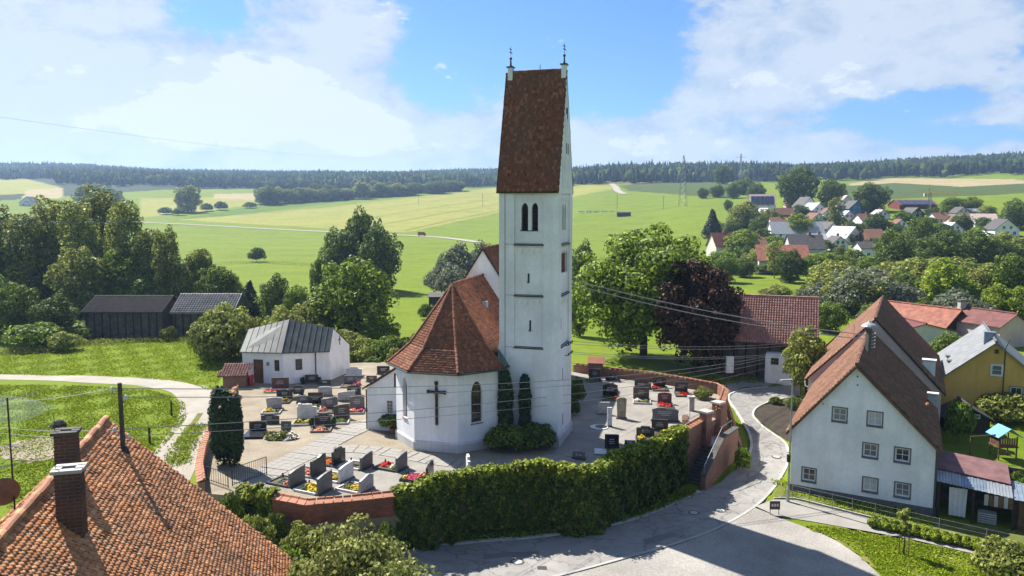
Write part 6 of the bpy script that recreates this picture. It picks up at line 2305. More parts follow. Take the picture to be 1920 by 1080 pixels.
# cowl and aerials on the ridge
q = on_plane(1628, 645, rh0, he)
zt_ = AD(1628, 612, q.y).z
cw_ = MB().box(q.x, q.y, (q.z + zt_) / 2 - .4, .3, .3, zt_ - q.z + .6, .4).build('flue_stack', 'concrete_dark', WH)
MB().lathe((q.x, q.y, zt_ - .1), [(.18, -.1), (.18, .1), (.6, .12), (.5, .26), (.12, .45), (.03, .6)], 14).build('cowl', 'metal_sheet', cw_)
q2 = on_plane(1630, 690, rh0, he)
za = AD(1628, 622, q2.y).z
am = MB().tube([(q2.x, q2.y, q2.z - .3), (q2.x, q2.y, za)], .05, 6).build('roof_mast', 'galvanised', WH)
MAST = Vector((q2.x, q2.y, za - .3))
m_ = MB()
for k in range(5):
    z = za - .2 - .28 * k
    m_.tube([(q2.x - .35, q2.y, z), (q2.x + .35, q2.y + .1, z)], .018, 5)
    for sx_ in (-.35, .35):
        m_.lathe((q2.x + sx_, q2.y, z), [(.04, 0), (.06, .06), (.02, .14)], 6)
m_.build('crossarm', 'white_paint', am)
q3 = on_plane(1600, 652, slH[0][0], (slH[0][1] - slH[0][0]).cross(slH[0][2] - slH[0][1]).normalized())
MB().tube([(q3.x, q3.y, q3.z - .2), (q3.x, q3.y, q3.z + 2.2)], .03, 5).build('aerial_rod', 'galvanised', WH)

# lean-to sheds beside it
def flat_roof(name, pts, mat, th, root):
    return MB().ext([Vector(p) for p in pts], (0, 0, th)).build(name, mat, root)
s0 = H1 + hdp * 1.5 + he * .2
SH = thing('lean_to_shed', (s0.x + 4, s0.y, -3.5), 'open timber lean-to with patched corrugated roof beside the white house', 'shed')
se, sdp = he, hdp
def hp(u, v, z):
    q = H1 + he * u + hdp * v
    return Vector((q.x, q.y, z))
flat_roof('roof', [hp(.15, 1.0, -.35), hp(4.6, 1.0, -.75), hp(4.6, 3.6, -.1), hp(.15, 3.6, .25)], 'roof_purple', .08, SH)
for k, mt_ in enumerate(('metal_sheet', 'metal_blue', 'metal_sheet')):
    u0, u1 = .15 + k * 1.5, .15 + (k + 1) * 1.5
    r_ = MB()
    for j in range(8):
        a, b_ = u0 + (u1 - u0) * j / 8, u0 + (u1 - u0) * (j + 1) / 8 - .02
        r_.ext([hp(a, -.3, -.85 - a * .09 + .02 * (j % 2)), hp(b_, -.3, -.85 - b_ * .09 + .02 * (j % 2)), hp(b_, 1.0, -.42 - b_ * .09 + .02 * (j % 2)), hp(a, 1.0, -.42 - a * .09 + .02 * (j % 2))], (0, 0, .03))
    r_.build('corrugated_sheet', mt_, SH)
r_ = MB()
for j in range(26):
    a, b_ = 4.7 + j * .28, 4.7 + (j + 1) * .28 - .02
    r_.ext([hp(a, -.4, -1.3 - (a - 4.7) * .03), hp(b_, -.4, -1.3 - (a - 4.7) * .03), hp(b_, 2.1, -.75 - (a - 4.7) * .03), hp(a, 2.1, -.75 - (a - 4.7) * .03)], (0, 0, .03 + .015 * (j % 2)))
r_.build('corrugated_sheet', 'metal_blue', SH)
for u in (.3, 2.4, 4.7, 7.4, 10.5):
    MB().tube([hp(u, -.1, -3.7), hp(u, -.1, -.95 - u * .05)], .08, 6).build('post', 'wood_dark', SH)
MB().ext([hp(.2, 3.5, -3.7), hp(11.5, 3.5, -3.7), hp(11.5, 3.5, -.4), hp(.2, 3.5, -.1)], hdp * .1).build('back_wall', 'wood_barn', SH)
for k in range(24):
    u = 4.8 + k * .24
    MB().ob(hp(u, .1, -3.7), he * .22, hdp * .03, (0, 0, 2.2 - .0 * k)).build('board', 'wood_brown' if k % 5 else 'wood_dark', SH)
for k in range(6):
    MB().ob(hp(3.0 + k * .28, -.32, -2.0), he * .24, hdp * .03, (0, 0, .75)).build('valance_board', 'wood_brown' if k % 2 else 'stone_grey', SH)
c_ = MB()
for k in range(7):
    c_.ob(hp(1.0 + k * .14, .25 + .06 * (k % 2), -3.3), he * .15, hdp * .04, Vector((.02 * (k - 3), 0, 2.0)))
T = tag(c_.build('hanging_sheet', 'white_paint'), 'white cloth sheet hanging inside the open lean-to', 'sheet')
q = hp(3.3, .6, -3.5)
T = thing('slatted_crate', q, 'grey slatted crate standing in the lean-to', 'crate')
for k in range(5):
    MB().box(q.x, q.y, q.z + .1 + k * .15, 1.1, .7, .1, math.atan2(he.y, he.x)).build('slat', 'stone_grey', T)

# street lamp in front of it
lb = G(1477, 941)
zt_ = AD(1480, 712, lb.y).z
LP = thing('street_lamp', lb, 'tall grey street lamp at the corner of the white house', 'street lamp')
MB().tube([lb, (lb.x + .02, lb.y, zt_)], [.085, .05], 8).build('pole', 'galvanised', LP)
MB().lathe(lb, [(.14, 0), (.14, 1.0), (.09, 1.1)], 8).build('base', 'galvanised', LP)
MB().box(lb.x - .45, lb.y - .1, zt_, .95, .22, .1, .2).build('lamp_head', 'metal_sheet', LP)
MB().box(lb.x - .05, lb.y, lb.z + 3.3, .22, .22, .55).build('junction_box', 'iron', LP)
# small notice board
q = G(1452, 965)
NB = thing('notice_board', q, 'small brown notice board on a post by the footpath', 'sign')
for dx in (-.3, .3):
    MB().tube([(q.x + dx, q.y, q.z - .1), (q.x + dx, q.y, q.z + .95)], .03, 5).build('post', 'iron_grey', NB)
MB().box(q.x, q.y - .04, q.z + .7, .72, .05, .6).build('board', 'sign_brown', NB)
for k in range(3):
    MB().box(q.x - .18 + k * .18, q.y - .07, q.z + .72, .13, .01, .2).build('notice', 'curtain', NB)

# wire fence along the footpath
WFN = thing('wire_fence', G(1600, 968), 'thin wire fence on slim posts along the footpath', 'fence')
fp = smooth_line([Vector(G(*p).xy) for p in ((1485, 938), (1560, 956), (1640, 975), (1760, 1004), (1925, 1042))], 2.4)
tops = []
for p in fp[::1]:
    z = zg(p.x, p.y)
    MB().tube([(p.x, p.y, z - .1), (p.x, p.y, z + 1.2)], .025, 5).build('post', 'iron_grey', WFN)
    tops.append((p.x, p.y, z))
for h_ in (.4, .8, 1.15):
    MB().tube([(x, y, z + h_) for x, y, z in tops], .006, 4).build('wire', 'galvanised', WFN)

# ------------------------------------------------------------------ red-tiled barn behind the churchyard
b0 = A(1345, 640, 1.6)
b0, b1 = AD(1338, 638, 92), AD(1530, 648, 88)
be = Vector((b1.x - b0.x, b1.y - b0.y, 0))
BL = be.length
be.normalize()
bd = Vector((-be.y, be.x, 0))
BN = thing('barn', (b0.x + 4, b0.y, -2.5), 'long timber barn with bright red pan-tiled roof behind the red beech', 'barn')
ezb = AD(1480, 645, 89.5).z
zrb = AD(1450, 556, 89.5 + 5.2).z
def bp(u, v, z):
    q = b0 + be * u + bd * v
    return Vector((q.x, q.y, z))
mb = MB()
DPB = 10.4
mb.ext([bp(.3, .9, -3.2), bp(BL - .3, .9, -3.2), bp(BL - .3, .9, ezb + .5), bp(.3, .9, ezb + .5)], bd * .1)
mb.ext([bp(.3, DPB - .6, -3.2), bp(BL - .3, DPB - .6, -3.2), bp(BL - .3, DPB - .6, ezb + .5), bp(.3, DPB - .6, ezb + .5)], bd * .1)
for u in (.3, BL - .4):
    mb.ext([bp(u, .9, -3.2), bp(u, DPB - .6, -3.2), bp(u, DPB - .6, ezb + .4), bp(u, DPB / 2, zrb - .3), bp(u, .9, ezb + .4)], be * .1)
mb.build('wall', 'wood_barn', BN)
dk = MB()
tl = Tiles('pan', .3, .38, 33, .6)
for pg in ([bp(-.2, 0, ezb), bp(BL + .2, 0, ezb), bp(BL + .2, DPB / 2, zrb), bp(-.2, DPB / 2, zrb)], [bp(BL + .2, DPB, ezb), bp(-.2, DPB, ezb), bp(-.2, DPB / 2, zrb), bp(BL + .2, DPB / 2, zrb)]):
    dk.ext(pg, (0, 0, -.12))
    tl.poly(pg)
rb = dk.build('roof', 'roof_dark', BN)
tl.build('roof_tile', 'tiles_terracotta', rb)
m_ = MB()
caps(m_, bp(-.2, DPB / 2, zrb + .05), bp(BL + .2, DPB / 2, zrb + .05), .15, .4)
m_.build('ridge_tile', 'tiles_terracotta', rb)
for k in range(8):
    u = 1 + k * (BL - 2) / 7
    MB().box(*bp(u, .85, (ezb - 3.2) / 2), .2, .2, ezb + 3.0, math.atan2(be.y, be.x)).build('post', 'wood_dark', BN)
wb0, wb1 = AD(1434, 700, 88.3), AD(1486, 702, 87.2)
fw = Face(Vector((wb0.x, wb0.y, 0)), Vector((wb1.x - wb0.x, wb1.y - wb0.y, 0)))
wlen = math.hypot(wb1.x - wb0.x, wb1.y - wb0.y)
zw = fw.px(1440, 666)[1]
mb = MB()
u0, u1 = fw.px(1445, 680)[0], fw.px(1460, 680)[0]
u2, u3 = fw.px(1471, 680)[0], fw.px(1484, 680)[0]
z0, z1 = fw.px(1450, 684)[1], fw.px(1450, 671)[1]
fw.holes(mb, 0, wlen, -3, zw, [(u0, u1, z0, z1), (u2, u3, z0, z1)], .2)
fan(mb, [fw.P(0, -3), fw.P(0, zw), fw.P(0, zw, -3), fw.P(0, -3, -3)])
fan(mb, [fw.P(0, zw), fw.P(wlen, zw), fw.P(wlen, zw, -3), fw.P(0, zw, -3)])
sr = mb.build('stable_wall', 'plaster', BN)
window(fw, BN, u0, u1, z0, z1, rec=.1, fr=.06, nx=3, ny=2, framemat='frame_grey')
window(fw, BN, u2, u3, z0, z1, rec=.1, fr=.06, nx=2, ny=2, framemat='frame_grey')
q = AD(1368, 693, 88.6)
MB().box(q.x, q.y, q.z + .6, .8, .5, 1.9).build('whitewashed_pier', 'plaster', BN)

# ------------------------------------------------------------------ yellow house and red-roofed house, right edge
def simple_house(px, pyr, d, wid, ln, zr, rise, ang, wall, roofmat, label, tiles=None, zb=None, name='house', oh=.35, cat='house'):
    p = AD(px, pyr, d)
    e = Vector((cos(ang), sin(ang), 0))
    dd = Vector((-e.y, e.x, 0))
    O = Vector((p.x, p.y, 0)) - e * wid / 2
    z0 = zg(p.x, p.y) if zb is None else zb
    T = thing(name, (p.x, p.y, z0), label, cat)
    ze = zr - rise
    f_ = Face(O, e)
    mb = MB()
    f_.holes(mb, 0, wid, z0 - 1, zr - .05, [], clip=[(0, z0 - 1), (wid, z0 - 1), (wid, ze), (wid / 2, zr - .05), (0, ze)])
    b_ = O + dd * ln
    for o in (O, O + e * wid):
        q = o + dd * ln
        fan(mb, [(o.x, o.y, z0 - 1), (q.x, q.y, z0 - 1), (q.x, q.y, ze), (o.x, o.y, ze)])
    m2 = b_ + e * wid / 2
    q2 = b_ + e * wid
    fan(mb, [(q2.x, q2.y, z0 - 1), (b_.x, b_.y, z0 - 1), (b_.x, b_.y, ze), (m2.x, m2.y, zr - .05), (q2.x, q2.y, ze)])
    mb.build('wall', wall, T)
    rf_, sls, r0, r1 = gable_roof(O, e, dd, wid, ln, ze, zr, oh, .3, tiles, roofmat, T, deckmat=roofmat if not tiles else 'wood_dark', ridgemat=roofmat)
    return T, f_, rf_, sls, e, dd, O, ze
YH, fy, rY, slY, ey, dy_, OY, zeY = simple_house(1868, 643, 76, 12.5, 14, AD(1868, 643, 76).z, 5.4, rad(-27), 'plaster_yellow', 'slate_grey', 'yellow house with grey slate roof at the right edge')
u, z = fy.px(1869, 694)
window(fy, YH, u - .45, u + .45, z - .5, z + .5, out=.05, rec=.02, nx=1, ny=2, glass='glass_light', surround='white_paint', sw=.1)
u, z = fy.px(1869, 659)
window(fy, YH, u - .18, u + .18, z - .22, z + .22, out=.04, rec=.02, nx=1, ny=1, framemat='wood_brown')
u, z = fy.px(1905, 737)
window(fy, YH, u - .5, u + .5, z - .6, z + .6, out=.05, rec=.02, nx=2, ny=1, glass='glass', surround='frame_grey', sw=.08)
u, z = fy.px(1885, 660)
MB().tube([fy.P(u, z - 6, .06), fy.P(u, z + .4, .06), fy.P(u + .3, z + 1.3, .1)], .05, 6).build('downpipe', 'wood_pole', YH)
q = on_plane(1855, 640, slY[0][0], (slY[0][1] - slY[0][0]).cross(slY[0][2] - slY[0][1]).normalized())
MB().box(q.x, q.y, q.z + .2, 1.0, .8, 1.6, rad(-27)).build('chimney', 'metal_blue', YH)
for k in range(2):
    q = slY[0][0].lerp(slY[0][1], .35 + .2 * k).lerp(slY[0][3].lerp(slY[0][2], .35 + .2 * k), .45)
    MB().box(q.x, q.y, q.z + .16, .7, .9, .12, rad(-27)).build('roof_light', 'glass', rY)
for nm, px, pyr, d, wid, ln, rise, ang, wl_, rmt, lab in (
    ('house', 1800, 582, 118, 15, 12, 5.2, rad(28), 'wood_dark', 'roof_red', 'house with orange hipped roof and slim chimney beyond the yellow house'),
    ('outbuilding', 1735, 608, 112, 10, 6, 1.2, rad(4), 'plaster_cream', 'roof_maroon', 'low outbuilding with maroon metal roof behind the brown tiled house'),
    ('outbuilding', 1905, 590, 112, 6, 8, 1.6, rad(20), 'plaster_pink', 'roof_maroon', 'small house with dull red roof at the far right edge')):
    T, f_, rr, sl, e_, d_, O_, ze_ = simple_house(px, pyr, d, wid, ln, AD(px, pyr, d).z, rise, ang, wl_, rmt, lab, name=nm)
    if 'chimney' in lab:
        q = AD(px + 3, pyr, d + 2)
        cs = MB().box(q.x, q.y, q.z, .9, .9, 3.0).build('chimney', 'stone_grey', T)
        MB().box(q.x, q.y, q.z + 1.6, 1.2, 1.2, .2).build('capping', 'concrete_dark', cs)
# dark garden shed
gs = G(1818, 812)
T, f_, rr, sl, e_, d_, O_, ze_ = simple_house(1818, 764, gs.y, 3.6, 3.2, AD(1818, 764, gs.y).z, 1.0, rad(-14), 'wood_dark', 'roof_dark', 'dark wooden garden shed behind the lean-to', name='garden_shed', cat='shed', zb=gs.z)
u, z = f_.px(1833, 781)
window(f_, T, u - .2, u + .2, z - .2, z + .2, out=.05, rec=.02, nx=1, ny=1, glass='glass_light')
# play tower with blue roof
q = G(1880, 858)
PTW = thing('play_tower', q, 'wooden play tower with bright blue roof', 'play tower')
ztp = AD(1890, 800, q.y).z
for dx in (-.75, .75):
    for dy in (-.6, .6):
        MB().tube([(q.x + dx, q.y + dy, q.z), (q.x + dx, q.y + dy, ztp - .7)], .06, 6).build('post', 'wood_brown', PTW)
MB().box(q.x, q.y, q.z + 1.1, 1.7, 1.4, .1).build('deck', 'wood_brown', PTW)
for k in range(8):
    MB().box(q.x - .7 + k * .2, q.y - .65, q.z + 1.5, .14, .04, .8).build('board', 'wood_brown', PTW)
for k in range(6):
    MB().box(q.x - .8, q.y - .5 + k * .2, q.z + 1.5, .04, .14, .8).build('board', 'wood_brown', PTW)
for s_ in (-1, 1):
    MB().ext([Vector((q.x + s_ * 1.05, q.y - .9, ztp - .75)), Vector((q.x + s_ * 1.05, q.y + .9, ztp - .75)), Vector((q.x, q.y + .9, ztp)), Vector((q.x, q.y - .9, ztp))], (0, 0, .04)).build('roof_panel', 'plastic_blue', PTW)
MB().tube([(q.x - .8, q.y - .3, q.z + 2.1), (q.x - 3.2, q.y - .6, q.z + 2.0)], .06, 6).build('swing_beam', 'wood_brown', PTW)
for dx in (-3.0, -3.4):
    MB().tube([(q.x - 3.2, q.y - .6, q.z + 2.0), (q.x + dx, q.y - .6 + (dx + 3.2) * 2, q.z - .2)], .05, 6).build('swing_leg', 'wood_brown', PTW)
# old field barns on the left
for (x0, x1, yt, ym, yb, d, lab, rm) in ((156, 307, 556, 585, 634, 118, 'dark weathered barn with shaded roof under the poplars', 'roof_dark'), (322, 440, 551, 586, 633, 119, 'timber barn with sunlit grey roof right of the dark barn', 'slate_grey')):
    a, b_ = AD(x0, yb, d), AD(x1, yb, d)
    zt1, zm = AD(x0, yt, d + 4).z, AD(x0, ym, d).z
    z0 = zg((a.x + b_.x) / 2, d)
    T = thing('field_barn', ((a.x + b_.x) / 2, d, z0), lab, 'barn')
    wd = b_.x - a.x
    MB().box((a.x + b_.x) / 2, d + 4, (z0 - 1 + zm) / 2, wd - .6, 7.6, zm - z0 + 1).build('wall', 'wood_barn', T)
    dk = MB()
    for y0, y1 in ((d - .5, d + 4), (d + 8.5, d + 4)):
        dk.ext([Vector((a.x, y0, zm - .15)), Vector((b_.x, y0, zm - .15)), Vector((b_.x, y1, zt1)), Vector((a.x, y1, zt1))], (0, 0, .1))
    rr = dk.build('roof', rm, T)
    for g_ in (0, 1):
        xx = a.x + .3 if g_ == 0 else b_.x - .4
        MB().ext([(xx, d + .2, zm - .2), (xx, d + 7.8, zm - .2), (xx, d + 4, zt1 - .1)], (.1, 0, 0)).build('gable', 'wood_barn', T)
    tl = Tiles('pan', .42, .5, 40, .8)
    tl.poly([Vector((a.x, d - .5, zm - .03)), Vector((b_.x, d - .5, zm - .03)), Vector((b_.x, d + 4, zt1 + .12)), Vector((a.x, d + 4, zt1 + .12))])
    mk_tile('tiles_' + rm, [(.05, .045, .042), (.08, .07, .065), (.06, .055, .05)] if rm == 'roof_dark' else [(.22, .20, .19), (.3, .27, .26), (.26, .24, .22)], (.05, .05, .04), .5, .5)  # dark barn's roof: the trees' shade is put into the tile colour
    tl.build('roof_tile', 'tiles_' + rm, rr)
    for k in range(int(wd / 1.2)):
        MB().box(a.x + .6 + k * 1.2, d + .12, (z0 + zm) / 2, .16, .12, zm - z0).build('post', 'wood_dark', T)

# ------------------------------------------------------------------ ivy over the retaining wall
def ivy(i0, i1, n, name, label, seed, tmax=.75, leaf=.085, topx=.25):
    rng = np.random.default_rng(seed)
    P = WP[i0:i1 + 1]
    O = WO[i0:i1 + 1]
    ln = np.cumsum([0] + [(P[k + 1] - P[k]).length for k in range(len(P) - 1)])
    s_ = rng.uniform(0, ln[-1], n)
    a = rng.uniform(0, 1, n)
    px_ = np.interp(s_, ln, [p.x for p in P])
    py_ = np.interp(s_, ln, [p.y for p in P])
    ox = np.interp(s_, ln, [o.x for o in O])
    oy = np.interp(s_, ln, [o.y for o in O])
    zb_ = np.interp(s_, ln, [zg(p.x + o.x, p.y + o.y) for p, o in zip(P, O)])
    bulge = .45 + .3 * np.sin(s_ * .9 + seed) + .25 * np.sin(s_ * 2.3 + 1.7 * seed)
    endf = np.clip(np.minimum(s_, ln[-1] - s_) / 1.2, .15, 1)
    zt_ = TOPZ + (.0 + topx * (.4 + .7 * np.sin(s_ * 1.3 + 2 * seed) * np.sin(s_ * .5) + .35 * np.sin(s_ * 3.7) + .25 * np.sin(s_ * 7.9))) * endf
    front = a < .70
    f = a / .70
    z = np.where(front, zb_ + (zt_ - zb_) * f, zt_ + .12 * np.sin((a - .7) / .3 * pi))
    lump = .16 * np.sin(s_ * 3.1 + z * 1.7) + .13 * np.sin(s_ * 5.3 - z * 3.1 + seed) + .08 * np.sin(s_ * 9.1 + z * 6.3)
    th = np.clip(tmax * (.35 + .5 * bulge) * (.45 + .55 * np.sin(np.clip(f, 0, 1) * pi * .8 + .3)) + lump * (.5 + .5 * endf), .06, 1.4) * endf
    g_ = (a - .70) / .30
    off = np.where(front, TH + th, (TH + th) * (1 - g_) + (-.35) * g_)
    off += rng.normal(0, .05, n)
    thin = np.sin(s_ * 1.9 + 2) * np.sin(z * 1.3 + s_ * .7) + .6 * np.sin(s_ * 4.3 + z * 2.9) + rng.normal(0, .45, n)
    gone = (thin < -.75) & (f < .75)                 # thin places where the stems show
    tall = 0
    z = np.where(gone, zt_ + rng.uniform(-.1, .35, n) * endf, z)
    front = front & ~gone
    X = np.stack([px_ + ox * off, py_ + oy * off, z + rng.normal(0, .06, n)], 1)
    on = np.stack([ox, oy, np.zeros(n)], 1)
    nm = np.where(front[:, None], on + np.array([0, 0, .35]), on * .3 + np.array([0, 0, 1.0]))
    nm = nm / np.linalg.norm(nm, axis=1, keepdims=True) + unit(n, rng) * .65
    nm /= np.linalg.norm(nm, axis=1, keepdims=True)
    stray = rng.uniform(0, 1, n) < .012           # shoots standing off the mass
    X[stray] += on[stray] * rng.uniform(.05, .3, (stray.sum(), 1)) + np.array([0, 0, .2]) * rng.uniform(0, 1, (stray.sum(), 1))
    young = (z > zt_ - .5 + rng.normal(0, .25, n)) & (rng.uniform(0, 1, n) < .8)  # leaves near the top that get the painted sunlit tone
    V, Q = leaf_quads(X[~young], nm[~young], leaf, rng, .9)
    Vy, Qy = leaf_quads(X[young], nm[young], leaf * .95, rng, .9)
    c = P[len(P) // 2]
    T = thing(name, (c.x, c.y, zg(c.x, c.y)), label, 'ivy')
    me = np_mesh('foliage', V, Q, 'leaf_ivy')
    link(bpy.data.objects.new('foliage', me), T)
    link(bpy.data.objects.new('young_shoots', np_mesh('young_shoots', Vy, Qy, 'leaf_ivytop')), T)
    # woody stems behind the leaves
    mb = MB()
    rg = random.Random(seed)
    for k in range(int(ln[-1] / .5)):
        s0 = rg.uniform(0, ln[-1])
        x0, y0 = np.interp(s0, ln, [p.x for p in P]), np.interp(s0, ln, [p.y for p in P])
        ex, ey_ = np.interp(s0, ln, [o.x for o in O]), np.interp(s0, ln, [o.y for o in O])
        zz = zg(x0 + ex, y0 + ey_)
        mb.tube([(x0 + ex * (TH + .08) + rg.uniform(-.2, .2), y0 + ey_ * (TH + .08), zz - .1), (x0 + ex * (TH + .12) + rg.uniform(-.3, .3), y0 + ey_ * (TH + .12), (zz + TOPZ) / 2), (x0 + ex * (TH + .05), y0 + ey_ * (TH + .05), TOPZ - .3)], [.04, .025, .01], 4)
    mb.build('stem', 'bark', T)
ivy(4, 14, 76000, 'ivy', 'thick ivy covering the road side wall from the bare bricks to the steps', 2, .55, .085, .2)
ivy(0, 1, 4000, 'ivy', 'dark ivy hanging at the left end of the brick wall near the gate', 7, .5, .09, -.9)

# ------------------------------------------------------------------ trees: one pair of meshes for every kind
proto('maple', 40000, 19, 20, 260, .2, 'leaf_green', 'round', -.02, .21, seed=11, nb=14)
proto('beech', 28000, 14, 12.5, 200, .17, 'leaf_purple', 'round', -.02, .22, seed=12, nb=14)
proto('poplar', 11000, 24, 8, 150, .17, 'leaf_olive', 'tall', .1, .25, seed=13, tr=.012, nb=22)
proto('poplar2', 10000, 22, 8.5, 120, .18, 'leaf_olive', 'tall', .12, .28, seed=14, tr=.012, nb=22)
proto('oak', 13000, 13, 11, 150, .17, 'leaf_green', 'round', -.1, 0.25, seed=15)
proto('oakdark', 12000, 13, 10, 150, .17, 'leaf_dark', 'round', -.1, 0.25, seed=16)
proto('linden', 11000, 12, 9, 130, .17, 'leaf_bright', 'round', -.1, 0.26, seed=17)
proto('willow', 12000, 9, 9, 120, .15, 'leaf_silver', 'dome', .05, .28, seed=18, up=-.1)
proto('olive', 11000, 10, 9, 130, .16, 'leaf_olive', 'round', -.1, 0.26, seed=19)
proto('yellow', 9000, 9, 7, 120, .15, 'leaf_yellow', 'round', -.1, 0.26, seed=20)
proto('spruce', 7000, 14, 6, 90, .2, 'leaf_conifer', 'cone', .02, .62, seed=21, tr=.014)
proto('birch', 6000, 12, 6, 55, .14, 'leaf_olive', 'tall', .12, .4, 'bark_pale', seed=22, tr=.01)
proto('bush', 7000, 4, 5, 90, .11, 'leaf_green', 'dome', 0, .3, seed=23, tr=.012)
proto('bushdark', 7000, 4, 5, 90, .11, 'leaf_dark', 'dome', 0, .3, seed=24, tr=.012)
proto('busholive', 7000, 4, 5, 90, .11, 'leaf_olive', 'dome', 0, .3, seed=25, tr=.012)
proto('apple', 9000, 6, 6, 110, .10, 'leaf_olive', 'round', .05, .24, seed=26)
proto('elder', 26000, 6, 7, 260, .07, 'leaf_elder', 'dome', 0, .19, seed=27, tr=.016)
proto('yew', 6000, 6, 1.8, 40, .11, 'leaf_conifer', 'column', 0, .6, seed=28, tr=.012)
proto('thujabig', 14000, 6, 1.7, 60, .075, 'leaf_conifer', 'column', 0, .66, seed=29, tr=.012)
proto('sapling', 900, 3.2, 1.1, 14, .07, 'leaf_olive', 'tall', .35, .34, seed=30, tr=.008)
proto('hedge', 3000, 1, 1.2, 18, .06, 'leaf_bright', 'dome', 0, .5, seed=31, tr=.02)

# single trees and shrubs near the church: each with its own words
for (nm, key, px, pb, pt, wd, d, lab, cat, zb) in [
  ('maple_tree', 'maple', 1206, 690, 404, 310, 101, 'huge green maple tree right of the tower', 'tree', None),
  ('red_beech', 'beech', 1304, 692, 470, 195, 93, 'dark red copper beech in front of the green maple', 'tree', None),
  ('thuja_column', 'thujabig', 421, 884, 722, 56, 53, 'dense dark thuja column by the low iron gate', 'tree', 0),
  ('thuja_column', 'thujabig', 440, 882, 736, 42, 52.6, 'shorter twin of the dark thuja column, touching its right side', 'tree', 0),
  ('columnar_yew', 'yew', 948, 830, 690, 34, 57.2, 'dark columnar yew at the corner of choir and tower', 'tree', 0),
  ('columnar_yew', 'yew', 984, 826, 702, 28, 57.3, 'slim dark yew against the tower front', 'tree', 0),
  ('shrub', 'bushdark', 948, 856, 778, 92, 56.4, 'dark round shrub at the foot of the choir', 'shrub', 0),
  ('shrub', 'bushdark', 1005, 858, 776, 84, 56.6, 'dark round shrub at the foot of the tower', 'shrub', 0),
  ('shrub', 'bushdark', 1082, 772, 690, 34, 70, 'tall dark shrub squeezed behind the right edge of the tower', 'shrub', 0),
  ('shrub', 'bushdark', 1076, 790, 735, 26, 66, 'lower dark shrub beside the tower plinth on the right', 'shrub', 0),
  ('rose_bush', 'busholive', 1318, 778, 718, 40, 72, 'rose bush rising over the wall corner beside the gate', 'shrub', 0),
  ('large_tree', 'oak', 666, 680, 466, 180, 106, 'large round green tree behind the mortuary chapel', 'tree', None),
  ('apple_tree', 'apple', 1512, 712, 604, 100, 82, 'loose apple tree at the corner of the red-tiled barn', 'tree', None),
  ('foreground_tree', 'elder', 668, 1100, 912, 350, 35.5, 'bright leafy shrub tree at the bottom edge below the ivy wall', 'tree', None),
  ('shrub', 'busholive', 1890, 1085, 990, 130, 43, 'greyish loose shrub in the lower right corner', 'shrub', None),
  ('shrub', 'bush', 1392, 870, 820, 34, 60.5, 'green shrub between the staircase wall and the kerb', 'shrub', None),
  ('shrub', 'bushdark', 1455, 762, 738, 26, 79, 'small dark bush at the edge of the planted bed', 'shrub', None),
  ('shrub', 'bushdark', 1490, 768, 735, 34, 77, 'dark bush beside the pale downpipe of the white house', 'shrub', None),
  ('shrub', 'busholive', 1882, 800, 718, 110, 75, 'willowy green shrub in front of the yellow house', 'shrub', None),
  ('shrub', 'bush', 1800, 778, 718, 56, 68, 'leafy shrub left of the yellow house', 'shrub', None),
  ('shrub', 'bush', 1915, 890, 842, 60, 52, 'green bush at the right edge below the play tower', 'shrub', None),
  ('garden_tree', 'oakdark', 1782, 700, 616, 90, 96, 'dark garden tree behind the brown tiled roof', 'tree', None),
  ('shrub', 'bushdark', 432, 935, 895, 60, 44.5, 'dark shrub outside the gate beside the orange roof', 'shrub', None),
  ('shrub', 'busholive', 480, 985, 940, 80, 42, 'silvery shrub under the left end of the brick wall', 'shrub', None),
  ('shrub', 'bushdark', 512, 985, 938, 60, 43.5, 'dark shrub leaning on the left part of the brick wall', 'shrub', None),
  ('shrub', 'busholive', 565, 1010, 962, 85, 42.5, 'olive shrub growing against the pale footing of the brick wall', 'shrub', None),
  ('shrub', 'bushdark', 722, 1020, 955, 50, 44, 'dark shrub between the bright shrub tree and the ivy', 'shrub', None),
  ('shrub', 'bush', 535, 1030, 985, 70, 40, 'small green shrub between the orange roof and the bright shrub tree', 'shrub', None),
]:
    ptree(nm, key, px, pb, pt, wd, d, lab, cat, None, None, zb)
# loose groups: ordinal words tell the members apart
ORD = ['first', 'second', 'third', 'fourth', 'fifth', 'sixth', 'seventh', 'eighth', 'ninth', 'tenth', 'eleventh', 'twelfth', 'thirteenth', 'fourteenth', 'fifteenth', 'sixteenth', 'seventeenth', 'eighteenth', 'nineteenth', 'twentieth']
DESC = {'poplar': 'tall poplar', 'poplar2': 'tall poplar', 'oak': 'round green tree', 'oakdark': 'dark green tree', 'linden': 'bright green tree', 'willow': 'silvery willow', 'olive': 'olive green tree', 'yellow': 'yellowish tree', 'spruce': 'dark spruce', 'birch': 'slender birch', 'bush': 'green bush', 'bushdark': 'dark bush', 'busholive': 'olive bush', 'apple': 'loose apple tree', 'hedge': 'small hedge shrub', 'elder': 'leafy shrub'}
TENS = ['twenty', 'thirty', 'forty', 'fifty', 'sixty']
ORD += [a + ('ieth' if k < 0 else '-' + ORD[k]) for a in TENS for k in range(-1, 9)]
ORD = [o.replace('tyieth', 'tieth') for o in ORD]
ORD.pop(20)
def stand(group, where, rows):
    """rows: (key, px, base, top, width, distance or None)"""
    by = {}
    for r in rows:
        by.setdefault(DESC[r[0]], []).append(r)
    for ds, rs in by.items():
        rs.sort(key=lambda r: r[1])
        for k, r in enumerate(rs):
            lab = ('%s %s, the only one' if len(rs) == 1 else '%s %s, ' + ORD[k] + ' from the left') % (ds, where)
            d = r[5] or G(r[1], r[2]).y
            ptree(ds.replace(' ', '_'), r[0], r[1], r[2], r[3], r[4], d, lab, 'tree' if 'bush' not in r[0] and 'hedge' not in r[0] else 'bush', group)
